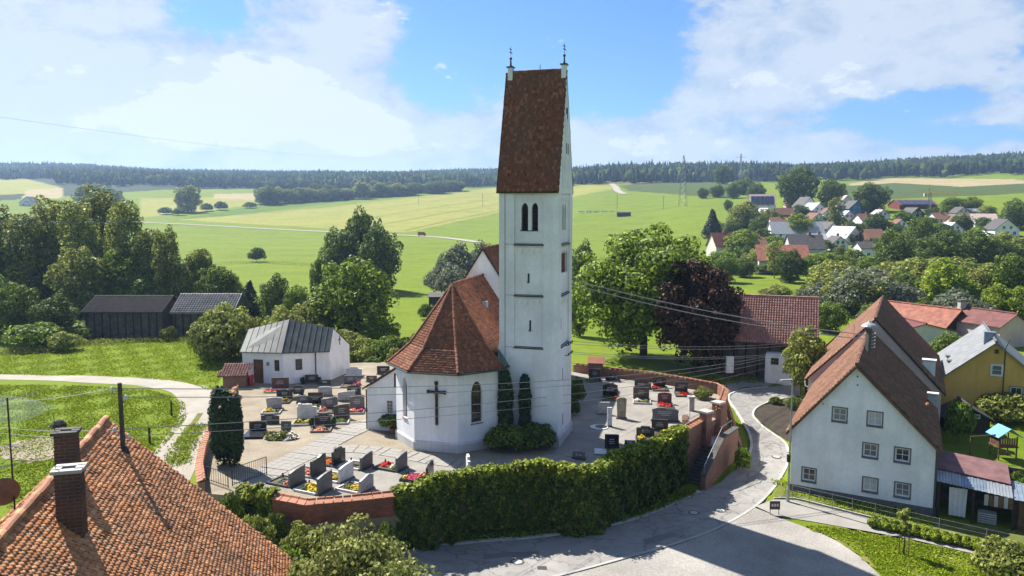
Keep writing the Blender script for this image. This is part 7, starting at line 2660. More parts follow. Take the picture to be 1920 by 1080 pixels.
stand('trees around the dark barns', 'around the dark barns on the left', [
  ('poplar', 8, 640, 376, 90, 150), ('poplar2', 62, 640, 390, 95, 146), ('poplar', 110, 640, 358, 100, 152), ('poplar2', 160, 640, 364, 95, 146), ('poplar', 200, 640, 340, 105, 155), ('poplar2', 245, 640, 362, 85, 146), ('poplar2', 285, 640, 420, 75, 142), ('poplar', 318, 630, 414, 62, 138),
  ('poplar2', 380, 625, 458, 62, 140), ('oak', 30, 650, 520, 110, 118), ('oakdark', 105, 645, 545, 90, 116), ('bush', 60, 655, 585, 110, 110), ('busholive', 120, 655, 610, 60, 108), ('oak', -20, 640, 500, 110, 125),
  ('oakdark', 430, 600, 505, 60, 150), ('oakdark', 350, 600, 480, 70, 150), ('oakdark', 290, 600, 490, 80, 146), ('oakdark', 200, 600, 480, 90, 150)])
rg = random.Random(17)
fill = [(rg.choice(['oak', 'olive', 'oakdark', 'oak']), px + rg.uniform(-10, 10), 640, rg.uniform(440, 520), rg.uniform(85, 130), rg.uniform(136, 152)) for px in range(10, 440, 30)]
fill += [(rg.choice(['bush', 'busholive', 'bush']), px + rg.uniform(-8, 8), 640, rg.uniform(585, 615), rg.uniform(60, 90), rg.uniform(124, 130)) for px in range(120, 460, 32)]
fill += [('bush', 145, 640, 596, 60, 115), ('busholive', 316, 640, 604, 36, 116.5), ('bush', 448, 640, 584, 70, 114), ('busholive', 95, 650, 600, 70, 112)]
stand('undergrowth behind the barns', 'in the dense growth under the poplars', fill)
stand('trees behind the mortuary chapel', 'behind the mortuary chapel', [
  ('oakdark', 520, 625, 505, 75, 128), ('spruce', 470, 620, 520, 60, 132), ('oak', 560, 625, 525, 70, 122), ('oakdark', 600, 600, 468, 40, 140),
  ('busholive', 415, 690, 556, 115, 97), ('olive', 395, 690, 575, 70, 100), ('busholive', 470, 650, 575, 80, 100), ('olive', 530, 650, 562, 90, 98), ('bush', 600, 660, 580, 80, 98), ('busholive', 440, 640, 580, 60, 102),
  ('bush', 645, 700, 640, 60, 92), ('busholive', 690, 700, 620, 70, 93), ('bush', 735, 690, 605, 70, 92), ('bushdark', 770, 690, 640, 60, 94), ('oak', 712, 690, 590, 100, 101), ('busholive', 655, 690, 604, 90, 95), ('olive', 432, 690, 556, 110, 101), ('bush', 725, 695, 610, 95, 93), ('busholive', 780, 690, 610, 70, 99), ('olive', 590, 650, 545, 100, 104), ('bushdark', 700, 710, 660, 50, 90), ('busholive', 745, 700, 640, 50, 90)])
stand('tree group in the middle of the fields', 'in the fields left of the church', [
  ('oakdark', 684, 560, 378, 92, 194), ('oakdark', 634, 560, 418, 78, 192), ('oakdark', 712, 570, 412, 96, 188), ('oakdark', 672, 565, 402, 96, 196), ('bushdark', 481, 491, 455, 34, None), ('willow', 862, 560, 432, 90, 182), ('willow', 828, 560, 470, 70, 178), ('willow', 905, 560, 430, 80, 190), ('willow', 850, 555, 478, 80, 174), ('bushdark', 800, 600, 560, 40, 140)])
stand('trees behind the right side of the tower', 'right behind the tower', [('oakdark', 1092, 590, 440, 60, 150), ('olive', 1110, 600, 470, 60, 145), ('oakdark', 1086, 640, 520, 50, 120)])
stand('trees of the lane below the village', 'in the belt below the village on the right', [
  ('olive', 1585, 625, 500, 120, 148), ('yellow', 1640, 620, 505, 90, 150), ('oakdark', 1690, 620, 500, 90, 152), ('olive', 1740, 620, 492, 100, 160), ('oakdark', 1775, 620, 520, 70, 150), ('olive', 1830, 610, 486, 105, 165), ('willow', 1890, 610, 490, 100, 160), ('willow', 1795, 630, 525, 130, 128), ('linden', 1868, 625, 525, 80, 130), ('linden', 1915, 625, 530, 80, 128), ('oakdark', 1725, 640, 560, 70, 135), ('busholive', 1455, 560, 526, 64, None), ('linden', 1508, 565, 530, 40, None), ('oak', 1555, 640, 560, 80, 125), ('oakdark', 1640, 640, 565, 90, 128),
  ('oakdark', 1672, 560, 420, 84, 205), ('oak', 1545, 560, 468, 80, 222), ('oakdark', 1590, 555, 478, 70, 220), ('oak', 1630, 555, 475, 60, 215), ('oakdark', 1760, 540, 425, 105, 215), ('oakdark', 1825, 535, 420, 105, 220), ('oak', 1720, 520, 400, 70, 260), ('oakdark', 1880, 535, 445, 80, 225), ('olive', 1905, 520, 440, 80, 240), ('oak', 1500, 560, 490, 60, 225)])
rg = random.Random(8)
belt2 = []
for k in range(26):
    px = 1545 + k * 15 + rg.uniform(-6, 6)
    belt2.append((rg.choice(['linden', 'olive', 'oak', 'willow', 'olive', 'oakdark']), px, 600 + rg.uniform(-30, 20), rg.uniform(478, 528) - max(0, (px - 1650)) * .07, rg.uniform(95, 150), rg.uniform(140, 185)))
for k in range(20):
    px = 1350 + k * 30 + rg.uniform(-10, 10)
    belt2.append((rg.choice(['oakdark', 'oak', 'bushdark', 'olive']), px, 540, rg.uniform(452, 495), rg.uniform(60, 95), rg.uniform(215, 250)))
stand('second row of trees below the village', 'in the thicket between meadow and village', belt2)
vill2 = []
for k in range(64):
    px = 1345 + k * 9 + rg.uniform(-8, 8)
    pb = rg.uniform(392, 500)
    vill2.append((rg.choice(['oak', 'oakdark', 'linden', 'olive', 'bush', 'bushdark', 'oakdark']), px, pb, pb - rg.uniform(16, 36), rg.uniform(24, 46), None))
stand('garden trees of the village', 'in the village gardens', vill2)
stand('trees among the village houses', 'among the village houses', [
  ('spruce', 1335, 447, 388, 40, None), ('olive', 1397, 440, 370, 74, None), ('linden', 1393, 482, 425, 76, None), ('birch', 1452, 522, 444, 46, None), ('linden', 1495, 445, 396, 60, None), ('oakdark', 1495, 388, 306, 88, None), ('oakdark', 1558, 390, 330, 62, None), ('birch', 1566, 428, 364, 38, None), ('oakdark', 1632, 398, 338, 78, None), ('oakdark', 1641, 445, 394, 46, None),
  ('oakdark', 1372, 445, 408, 40, None), ('oakdark', 1425, 445, 400, 50, None), ('oakdark', 1375, 372, 340, 36, None), ('oakdark', 1418, 380, 340, 40, None), ('oakdark', 1395, 365, 330, 46, None), ('oakdark', 1318, 372, 350, 26, None), ('oakdark', 1345, 370, 345, 34, None), ('oakdark', 1365, 395, 372, 20, None), ('oak', 1785, 402, 366, 50, None), ('oakdark', 1904, 430, 368, 70, None), ('oakdark', 1690, 412, 392, 28, None), ('oak', 1525, 530, 470, 60, None), ('oakdark', 1480, 530, 462, 60, None), ('oak', 1360, 530, 475, 60, None), ('oakdark', 1395, 520, 480, 50, None), ('oakdark', 1655, 470, 440, 50, None), ('oak', 1600, 510, 462, 50, None), ('bush', 1500, 425, 405, 30, None), ('bush', 1545, 418, 400, 26, None), ('oakdark', 1355, 345, 306, 44, None), ('olive', 1880, 470, 430, 50, None), ('oak', 1440, 440, 420, 40, None)])
rg = random.Random(3)
hed = []
for k in range(30):
    f = k / 29
    px = 500 + 358 * f + rg.uniform(-8, 8)
    hed.append((rg.choice(['oakdark', 'oak', 'oakdark', 'olive']), px, 383 - 24 * f + rg.uniform(-2, 2), 346 - 6 * f + rg.uniform(-8, 8), rg.uniform(34, 56), None))
hed += [('olive', 352, 398, 342, 58, None), ('bushdark', 312, 402, 384, 30, None), ('bushdark', 335, 404, 385, 26, None), ('bushdark', 388, 396, 376, 26, None), ('bushdark', 414, 394, 372, 28, None), ('bushdark', 468, 390, 375, 28, None), ('oak', 172, 395, 338, 70, None), ('oakdark', 205, 395, 345, 60, None)]
stand('hedgerow trees across the fields', 'in the hedgerow below the far wooded hill', hed)
stand('low hedge along the footpath', 'in the low hedge along the footpath', [('hedge', 1640 + k * 19, 988 + k * 4.2, 966 + k * 4.2, 30, None) for k in range(11)])
# pot shrub by the apse
q = A(733, 812, 0)
T = thing('potted_shrub', (q.x, q.y, 0), 'leafy shrub in a terracotta pot against the apse', 'plant')
MB().lathe((q.x + .2, q.y, 0), [(.22, 0), (.33, .42), (.36, .46), (.3, .46)], 12).build('pot', 'terracotta', T)
o = bpy.data.objects.new('foliage', PROTO['bush'][0])
o.location = (q.x, q.y, .4)
o.scale = (.42, .42, .42)
link(o, T)
# young tree with stakes on the lawn
q = G(1694, 1042)
T = thing('young_tree', q, 'young tree held by two stakes on the lawn', 'tree', local=True)
for nm, me in (('crown', PROTO['sapling'][0]), ('trunk', PROTO['sapling'][1])):
    o = bpy.data.objects.new(nm, me)
    C.objects.link(o)
    o.parent = T
for dx in (-.3, .3):
    MB().tube([(dx, 0, -.2), (dx, 0, 1.4)], .03, 6).build('stake', 'wood_brown', T)
# rough grass fringe along meadow edges and under the ivy
def fringe(name, pix, wd, n, hh, mat, seed):
    rng = np.random.default_rng(seed)
    pts = smooth_line([Vector(G(*p).xy) for p in pix], .5)
    i = rng.integers(0, len(pts), n)
    X = np.array([(pts[k].x, pts[k].y) for k in i]) + rng.normal(0, wd, (n, 2))
    z = zterr(X[:, 0], X[:, 1]) + rng.uniform(0, hh, n)
    nm = unit(n, rng)
    nm[:, 2] = np.abs(nm[:, 2]) * .5
    nm /= np.linalg.norm(nm, axis=1, keepdims=True)
    V, Q = leaf_quads(np.column_stack([X, z]), nm, .10, rng, .35)
    me = np_mesh(name, V, Q, mat)
    o = bpy.data.objects.new(name, me)
    C.objects.link(o)
    tag(o, kind='stuff')
fringe('grass', [(740, 1012), (900, 1010), (1000, 1003), (1150, 978), (1240, 950), (1295, 925)], .25, 5000, .25, 'leaf_green', 1)
fringe('weeds', [(0, 662), (80, 660), (150, 648), (300, 640), (440, 638)], 1.2, 9000, .7, 'leaf_olive', 2)
fringe('grass', [(330, 870), (350, 830), (372, 800)], .5, 2500, .2, 'leaf_bright', 3)
fringe('weeds', [(1460, 906), (1560, 930), (1700, 962)], .3, 1200, .2, 'leaf_bright', 4)
fringe('weeds', [(380, 500), (480, 494), (580, 500), (690, 512)], 1.2, 5000, 1.2, 'leaf_olive', 5)
fringe('weeds', [(1290, 712), (1360, 712), (1420, 712)], 1.2, 2500, .3, 'leaf_bright', 7)

def meadow(name, poly, n, leaf, hh, seed):
    """grass tufts standing out of the turf"""
    rng = np.random.default_rng(seed)
    wp = [tuple(G(*p).xy) for p in poly]
    a = np.array(wp)
    X = rng.uniform(a.min(0), a.max(0), (n * 3, 2))
    X = X[inpoly(X[:, 0], X[:, 1], wp)][:n]
    clump = np.sin(X[:, 0] * 1.1) * np.sin(X[:, 1] * .9 + X[:, 0] * .4) + rng.normal(0, .6, len(X))
    X = X[clump > -.2]
    m_ = len(X)
    nm = unit(m_, rng)
    nm[:, 2] = np.abs(nm[:, 2]) * .7 + .15
    nm /= np.linalg.norm(nm, axis=1, keepdims=True)
    V, Q = leaf_quads(np.column_stack([X, zterr(X[:, 0], X[:, 1]) + rng.uniform(.02, hh, m_)]), nm, leaf, rng, .4)
    o = bpy.data.objects.new(name, np_mesh(name, V, Q, 'leaf_grass'))
    C.objects.link(o)
    tag(o, kind='stuff')
meadow('grass', [(-40, 664), (150, 640), (440, 636), (404, 735), (380, 728), (345, 716), (180, 704), (-40, 700)], 60000, .10, .06, 41)
meadow('grass', [(-40, 722), (180, 725), (280, 732), (345, 752), (352, 780), (300, 850), (180, 880), (-40, 990)], 60000, .09, .06, 42)
meadow('grass', [(1510, 988), (1585, 1020), (1630, 1050), (1665, 1095), (1960, 1095), (1925, 1064), (1700, 1015), (1560, 990)], 26000, .09, .1, 43)
meadow('grass', [(1470, 908), (1750, 978), (1750, 998), (1560, 950), (1470, 930)], 6000, .08, .12, 44)
# ------------------------------------------------------------------ far woods
ico_v = None
import bmesh
bm = bmesh.new()
bmesh.ops.create_icosphere(bm, subdivisions=2, radius=1)
IV = np.array([v.co[:] for v in bm.verts])
IF = np.array([[v.index for v in f.verts] for f in bm.faces])
bm.free()
def wood(name, label, bands, mat_mix, seed, sp=13.0, hh=(13, 20)):
    """woodland: thousands of crowns reading as one mass"""
    rng = np.random.default_rng(seed)
    pts = []
    for (p0, p1, d0a, d0b, d1a, d1b) in bands:     # pixel span, near edge at both ends, far edge at both ends
        D = d0a
        dmin, dmax = min(d0a, d0b), max(d1a, d1b)
        for D in np.arange(dmin, dmax, sp):
            wd = (p1 - p0) / F * D
            k = int(wd / sp)
            u = (np.arange(k) + rng.uniform(-.4, .4, k)) / max(1, k)
            dd = D + rng.uniform(-sp * .5, sp * .5, k)
            lo = d0a + (d0b - d0a) * u
            hi = d1a + (d1b - d1a) * u
            edge_n = 30 * np.sin(u * 37 + seed) + 18 * np.sin(u * 91)
            ok_ = (dd > lo + edge_n) & (dd < hi)
            pp_ = p0 + (p1 - p0) * u
            pts.append(np.stack([(pp_[ok_] - 960) / F * dd[ok_], dd[ok_]], 1))
    X = np.concatenate(pts)
    n = len(X)
    z = zterr(X[:, 0], X[:, 1])
    con = rng.uniform(0, 1, n) < mat_mix
    root = thing(name, (float(X[:, 0].mean()), float(X[:, 1].mean()), float(z.mean())), label, 'woodland')
    tag(root, kind='stuff')
    for sel, mat, nm in ((con, 'leaf_spruce', 'spruces'), (~con, 'leaf_wood', 'broadleaves')):
        Xs, zs = X[sel], z[sel]
        m_ = len(Xs)
        if not m_:
            continue
        h = rng.uniform(*hh, m_)
        if nm == 'spruces':
            k = 7
            a = np.arange(k) * 2 * pi / k
            tpl, fcs = [], []
            for tz, tr_ in ((.08, 1.0), (.38, .72), (.64, .45)):
                o = len(tpl)
                tpl += [(np.cos(q) * tr_, np.sin(q) * tr_, tz) for q in a]
                tpl.append((0, 0, min(1, tz + .42)))
                fcs += [(o + i, o + (i + 1) % k, o + k) for i in range(k)]
            tpl, fcs = np.array(tpl), np.array(fcs)
            r = rng.uniform(2.6, 4.4, m_)
        else:
            tpl = IV.copy()
            tpl[:, 2] = tpl[:, 2] * .42 + .55
            fcs = IF
            r = rng.uniform(3.6, 6.0, m_)
            h = h * .85
        P = np.repeat(tpl[None], m_, 0)
        P = P * (1 + rng.normal(0, .13, P.shape[:2] + (1,)))
        ang = rng.uniform(0, 2 * pi, m_)
        x = P[..., 0] * np.cos(ang)[:, None] - P[..., 1] * np.sin(ang)[:, None]
        y = P[..., 0] * np.sin(ang)[:, None] + P[..., 1] * np.cos(ang)[:, None]
        V = np.stack([x * r[:, None] + Xs[:, :1], y * r[:, None] + Xs[:, 1:], P[..., 2] * h[:, None] + zs[:, None]], -1).reshape(-1, 3)
        Q = (fcs[None] + (np.arange(m_) * len(tpl))[:, None, None]).reshape(-1, 3)
        me = np_mesh(nm, V, Q, mat)
        link(bpy.data.objects.new(nm, me), root)
        tag(root.children[-1], kind='stuff')
wood('forest', 'wide blue-green forest on the far hill left of the tower', [(-350, 120, 1450, 1450, 2600, 2600), (120, 1060, 1190, 1290, 2600, 2400)], .6, 1, 12, (13, 20))
wood('forest', 'dark conifer wood at the foot of the far hill', [(235, 560, 1330, 1330, 1450, 1420), (-100, 120, 1450, 1450, 1500, 1500)], .85, 2, 11)
wood('forest', 'nearer wooded spur left of the tower', [(680, 1050, 1330, 1180, 1560, 1600)], .35, 3, 12)
wood('forest', 'dark conifer forest on the ridge right of the tower', [(1040, 1480, 1010, 1130, 1500, 1600)], .7, 4, 10, (15, 23))
wood('forest', 'mixed forest on the slope above the village', [(1440, 2400, 1080, 960, 1650, 1500)], .35, 5, 11, (14, 22))
# ------------------------------------------------------------------ village houses
wm = {}
def win_mesh(w_, h):
    k = (round(w_, 1), round(h, 1))
    if k not in wm:
        mb = MB()
        mb.box(0, -.03, 0, w_, .06, h, mi=0)
        for s_ in (-1, 1):
            mb.box(s_ * w_ / 2, -.05, 0, .1, .1, h + .1, mi=1)
            mb.box(0, -.052, s_ * h / 2, w_, .1, .1, mi=1)
        mb.box(0, -.05, 0, .07, .08, h, mi=1)
        o = mb.build('window', ['glass', 'white_paint'])
        wm[k] = o.data
        bpy.data.objects.remove(o)
    return wm[k]
def vhouse(px, pyb, wpx, eavepx, ridgepx, ang, front, wall, roof, label, depth=None, wins=2, chim=True, cat='house', name='village_house'):
    g = G(px, pyb)
    d = g.y
    m_ = d / F
    wid = wpx * m_
    ln = depth or max(8, wid * .9)
    eh, rh = (pyb - eavepx) * m_, (pyb - ridgepx) * m_
    T = thing(name, g, label, cat, 'houses of the village', local=True, rz=rad(ang))
    mb = MB()
    a = wid / 2
    z0 = -3
    if front == 'gable':
        fan(mb, [(-a, 0, z0), (a, 0, z0), (a, 0, eh), (0, 0, rh), (-a, 0, eh)])
        fan(mb, [(a, ln, z0), (-a, ln, z0), (-a, ln, eh), (0, ln, rh), (a, ln, eh)])
        for s_ in (-1, 1):
            fan(mb, [(s_ * a, 0, z0), (s_ * a, ln, z0), (s_ * a, ln, eh), (s_ * a, 0, eh)])
        sl = [[(-a - .4, -.4, eh - .35), (-a - .4, ln + .4, eh - .35), (0, ln + .4, rh + .08), (0, -.4, rh + .08)], [(a + .4, -.4, eh - .35), (a + .4, ln + .4, eh - .35), (0, ln + .4, rh + .08), (0, -.4, rh + .08)]]
    else:
        fan(mb, [(-a, 0, z0), (a, 0, z0), (a, 0, eh), (-a, 0, eh)])
        fan(mb, [(-a, ln, z0), (a, ln, z0), (a, ln, eh), (-a, ln, eh)])
        for s_ in (-1, 1):
            fan(mb, [(s_ * a, 0, z0), (s_ * a, ln, z0), (s_ * a, ln, eh), (s_ * a, ln / 2, rh), (s_ * a, 0, eh)])
        sl = [[(-a - .4, -.5, eh - .3), (a + .4, -.5, eh - .3), (a + .4, ln / 2, rh + .08), (-a - .4, ln / 2, rh + .08)], [(-a - .4, ln + .5, eh - .3), (a + .4, ln + .5, eh - .3), (a + .4, ln / 2, rh + .08), (-a - .4, ln / 2, rh + .08)]]
    mb.build('wall', wall, T)
    dk = MB()
    for s_ in sl:
        dk.ext([Vector(p) for p in s_], (0, 0, .18))
    rf_ = dk.build('roof', roof, T)
    if chim:
        MB().box(a * .3 if front != 'gable' else .3, ln * .5 if front != 'gable' else ln * .4, rh + .2, .8, .8, 2.0).build('chimney', 'brick', rf_)
    if wins:
        for st in range(2 if eh > 4.2 else 1):
            for k in range(wins):
                o = bpy.data.objects.new('window', win_mesh(1.1, 1.3))
                o.location = (-a + wid * (k + .7) / (wins + .4), -.02, 1.5 + st * 2.7)
                C.objects.link(o)
                o.parent = T
        if front == 'gable' and rh - eh > 2.5:
            for s_ in (-1, 1):
                o = bpy.data.objects.new('window', win_mesh(1.0, 1.2))
                o.location = (s_ * min(1.3, a * .3), -.02, eh + .7)
                C.objects.link(o)
                o.parent = T
    return T, rf_, wid, ln, eh, rh
HS = [
 (1360, 482, 38, 462, 438, 12, 'eave', 'plaster_cream', 'roof_red', 'red-roofed house at the left end of the village behind the maple', None, 2, True),
 (1470, 512, 92, 488, 462, -8, 'eave', 'plaster_cream', 'roof_red', 'large old barn with faded red roof behind the birch', 11, 2, False),
 (1515, 486, 62, 466, 442, -6, 'eave', 'plaster_grey', 'roof_dark', 'broad house with dark grey roof just behind the old barn', 12, 2, True),
 (1497, 447, 97, 438, 417, 0, 'eave', 'plaster', 'roof_lightgrey', 'long low house with pale grey roof in mid village', 9, 4, False),
 (1562, 442, 34, 434, 417, 8, 'gable', 'plaster', 'roof_dark', 'small white gabled house with dark roof right of the long grey roof', 12, 2, True),
 (1602, 457, 40, 446, 426, 20, 'gable', 'plaster', 'roof_lightgrey', 'white house with light grey roof and chimney pipe, mid village', 12, 2, True),
 (1628, 486, 28, 465, 455, 0, 'eave', 'plaster', 'roof_dark', 'small white tower-like house with dark hipped roof above the trees', 7, 1, False),
 (1430, 397, 46, 384, 365, -12, 'eave', 'plaster', 'roof_pale', 'modern white house with solar panels at the upper left of the village', 10, 2, False),
 (1440, 414, 24, 403, 391, 10, 'gable', 'plaster_cream', 'roof_lightgrey', 'small pale gabled house below the solar-roofed one', 9, 1, False),
 (1494, 388, 36, 379, 368, -6, 'eave', 'plaster_pink', 'roof_purple', 'house with mauve roof at the top of the village', 9, 2, False),
 (1518, 400, 32, 387, 370, 8, 'gable', 'plaster', 'roof_dark', 'white gabled house with dark roof next to the mauve roof', 11, 2, True),
 (1536, 404, 30, 394, 381, 14, 'gable', 'plaster', 'roof_lightgrey', 'bright white gabled house in front of the dark-roofed one', 10, 2, False),
 (1474, 414, 32, 403, 391, 0, 'eave', 'wood_brown', 'tiles_brown', 'brown-roofed shed between the trees of the village', 8, 0, False),
 (1588, 396, 30, 383, 367, -14, 'gable', 'plaster', 'roof_pale', 'white gabled house with pink roof behind the blue one', 11, 2, True),
 (1607, 403, 30, 391, 377, 0, 'gable', 'plaster_blue', 'roof_dark', 'bright blue gabled house with white windows', 11, 2, False),
 (1592, 420, 24, 408, 396, -10, 'gable', 'plaster', 'roof_lightgrey', 'narrow white gabled house below the blue one', 9, 2, False),
 (1722, 392, 68, 384, 375, -4, 'eave', 'wood_red', 'roof_maroon', 'long red timber hall with solar panels on the upper meadow', 16, 0, False),
 (1720, 412, 27, 402, 390, 4, 'gable', 'wood_dark', 'roof_dark', 'dark timber gabled house below the red hall', 10, 2, False),
 (1806, 408, 24, 399, 389, -8, 'gable', 'plaster_cream', 'roof_dark', 'small cream gabled house with dark roof at the upper right', 10, 1, True),
 (1810, 426, 36, 415, 404, 0, 'eave', 'plaster_pink', 'tiles_terracotta', 'house with terracotta roof above the trees on the right', 9, 2, True),
 (1851, 426, 44, 414, 402, -4, 'eave', 'plaster', 'roof_pale', 'house with pale pink roof next to the terracotta one', 9, 3, False),
 (1888, 444, 42, 430, 412, -10, 'gable', 'plaster', 'roof_dark', 'large white gabled house near the right edge', 12, 3, False),
 (1845, 402, 46, 396, 392, -3, 'eave', 'plaster_grey', 'slate_grey', 'long flat grey shed at the upper right edge of the village', 12, 0, False),
 (1646, 458, 32, 446, 431, 2, 'eave', 'wood_brown', 'tiles_brown', 'brown-roofed barn behind the dark tree', 10, 0, False),
 (1708, 468, 30, 456, 438, -5, 'eave', 'plaster_cream', 'tiles_brown', 'brown-roofed house half hidden by the big dark tree', 9, 1, False),
 (50, 386, 26, 380, 369, 6, 'gable', 'plaster', 'roof_dark', 'lone white farmhouse with dark roof at the far left', 16, 2, False),
 (1402, 404, 26, 396, 385, 12, 'gable', 'plaster', 'roof_dark', 'small white gabled house left of the solar-roofed one', 9, 1, True),
 (1462, 430, 30, 420, 408, -6, 'eave', 'plaster_cream', 'tiles_brown', 'cream house with brown roof above the long grey roof', 9, 2, True),
 (1535, 420, 28, 411, 400, 6, 'gable', 'plaster', 'tiles_brown', 'white gabled house with brown roof in the middle of the village', 10, 2, True),
 (1556, 408, 24, 400, 390, -8, 'gable', 'plaster', 'tiles_brown', 'white gabled house with dull red-brown roof right of the bright white one', 9, 2, True),
 (1630, 424, 30, 414, 402, 10, 'eave', 'plaster', 'tiles_brown', 'white house with brown roof right of the narrow gabled one', 9, 2, True),
 (1655, 412, 26, 404, 394, -6, 'gable', 'plaster', 'roof_lightgrey', 'white gabled house with grey roof near the large tree', 10, 1, True),
 (1668, 440, 30, 430, 417, 4, 'eave', 'plaster_cream', 'tiles_brown', 'cream house with dull red-brown roof between the dark trees', 9, 2, True),
 (1575, 470, 30, 458, 444, -4, 'gable', 'plaster', 'roof_dark', 'white gabled house with dark roof above the thicket', 10, 2, True),
 (1540, 462, 34, 452, 440, 8, 'eave', 'plaster', 'roof_lightgrey', 'white house with light grey roof between the two dark ones', 9, 2, True),
 (1690, 432, 26, 423, 412, -10, 'gable', 'plaster', 'tiles_brown', 'small white gabled house with brown roof left of the crane', 9, 1, True),
 (1770, 420, 28, 411, 400, 6, 'eave', 'plaster', 'tiles_brown', 'white house with dull red-brown roof right of the crane', 9, 2, True),
 (1790, 440, 30, 430, 418, -6, 'gable', 'plaster', 'roof_lightgrey', 'white gabled house with grey roof above the dark trees on the right', 10, 2, True),
 (1912, 420, 30, 410, 398, 6, 'eave', 'plaster_cream', 'tiles_terracotta', 'cream house with terracotta roof cut by the right edge', 9, 2, True),
 (1425, 470, 30, 458, 446, 10, 'eave', 'plaster', 'tiles_brown', 'low white house with brown roof left of the old barn', 9, 2, True)]
for h in HS:
    T, rf_, wid, ln, eh, rh = vhouse(*h[:10], depth=h[10], wins=h[11], chim=h[12])
    if 'solar' in h[9]:
        for k in range(5):
            u0 = -wid * .45 + wid * .18 * k
            p = [Vector((u0, -.4, eh - .05)), Vector((u0 + wid * .165, -.4, eh - .05)), Vector((u0 + wid * .165, ln * .38, eh + (rh - eh) * .8)), Vector((u0, ln * .38, eh + (rh - eh) * .8))]
            MB().ext([q + Vector((0, 0, .22)) for q in p], (0, 0, .06)).build('solar_panel', 'solar', rf_)
# small huts in the fields
for (px, pb, wpx, hpx, lab) in ((1170, 406, 28, 9, 'low dark hut on the meadow right of the tower'), (822, 578, 40, 26, 'dark field hut behind the choir roof')):
    g = G(px, pb)
    m_ = g.y / F
    T = thing('field_hut', g, lab, 'hut', local=True)
    MB().box(0, 1.5, hpx * m_ * .4, wpx * m_ * .9, 3, hpx * m_ * .9).build('wall', 'wood_dark', T)
    MB().ext([Vector((-wpx * m_ / 2, -.3, hpx * m_ * .8)), Vector((wpx * m_ / 2, -.3, hpx * m_ * .8)), Vector((wpx * m_ / 2, 3.4, hpx * m_)), Vector((-wpx * m_ / 2, 3.4, hpx * m_))], (0, 0, .12)).build('roof', 'roof_dark', T)
# red van on the lane
g = G(791, 443)
T = thing('delivery_van', g + Vector((0, 0, .25)), 'red van driving on the pale lane across the fields', 'van', local=True, rz=rad(8))
body = [(-2.6, .5), (2.6, .5), (2.6, 1.4), (2.0, 1.6), (1.5, 2.5), (-2.6, 2.5)]
b_ = MB().ext([(x, -.95, z) for x, z in body], (0, 1.9, 0)).build('body', 'van_red', T)
MB().ext([(1.95, -.97, 1.6), (1.55, -.97, 2.3), (.7, -.97, 2.3), (.7, -.97, 1.6)], (0, 1.94, 0)).build('side_window', 'glass', T)
for x in (-1.7, 1.6):
    for y in (-.85, .85):
        MB().tube([(x, y - .12, .35), (x, y + .12, .35)], .36, 10).build('wheel', 'rubber', T)
# lattice pylons
def pylon(px, pb, pt, label, arms):
    g = G(px, pb)
    h = AD(px, pt, g.y).z - g.z
    T = thing('lattice_pylon', g, label, 'pylon', 'pylons of the power line', local=True)
    mb = MB()
    w0, w1 = h * .075, h * .008
    lv = 9
    cs = []
    for k in range(lv + 1):
        f = (k / lv) ** .85
        w_ = w0 * (1 - f) + w1 * f
        cs.append([(sx * w_, sy * w_, h * f) for sx, sy in ((-1, -1), (1, -1), (1, 1), (-1, 1))])
    r_ = max(.07, g.y * .00016)
    for k in range(lv):
        for j in range(4):
            mb.tube([cs[k][j], cs[k + 1][j]], r_, 4, caps=False)
            mb.tube([cs[k][j], cs[k + 1][(j + 1) % 4]], r_ * .6, 3, caps=False)
            mb.tube([cs[k][(j + 1) % 4], cs[k + 1][j]], r_ * .6, 3, caps=False)
    mb.build('lattice', 'iron_grey', T)
    for z, l_ in arms:
        a_ = MB().tube([(-l_, 0, h * z), (l_, 0, h * z)], r_, 4)
        a_.tube([(-l_, 0, h * z), (0, 0, h * z + l_ * .25)], r_ * .7, 3)
        a_.tube([(l_, 0, h * z), (0, 0, h * z + l_ * .25)], r_ * .7, 3)
        a_.build('crossarm', 'iron_grey', T)
pylon(1280, 388, 291, 'tall lattice pylon on the meadow in front of the corn field', [(.62, 7), (.8, 9)])
pylon(1388, 345, 288, 'fainter lattice pylon on the wooded ridge farther right', [(.7, 8), (.88, 6)])
for k, (px, pb, pt, lab) in enumerate([(905, 388, 363, 'thin wooden pole on the yellow field left of the tower'), (785, 383, 368, 'thin wooden pole in mid field, farther from the tower'), (1157, 392, 366, 'thin wooden pole on the meadow right of the tower'), (1244, 392, 368, 'thin wooden pole between the hut and the lattice pylon')]):
    g = G(px, pb)
    T = thing('utility_pole', g, lab, 'pole', 'poles across the fields', local=True)
    h = AD(px, pt, g.y).z - g.z
    MB().tube([(0, 0, -.3), (0, 0, h)], .16, 5).build('shaft', 'wood_pole', T)
    MB().tube([(-.9, 0, h - .4), (.9, 0, h - .4)], .08, 4).build('crossarm', 'wood_pole', T)
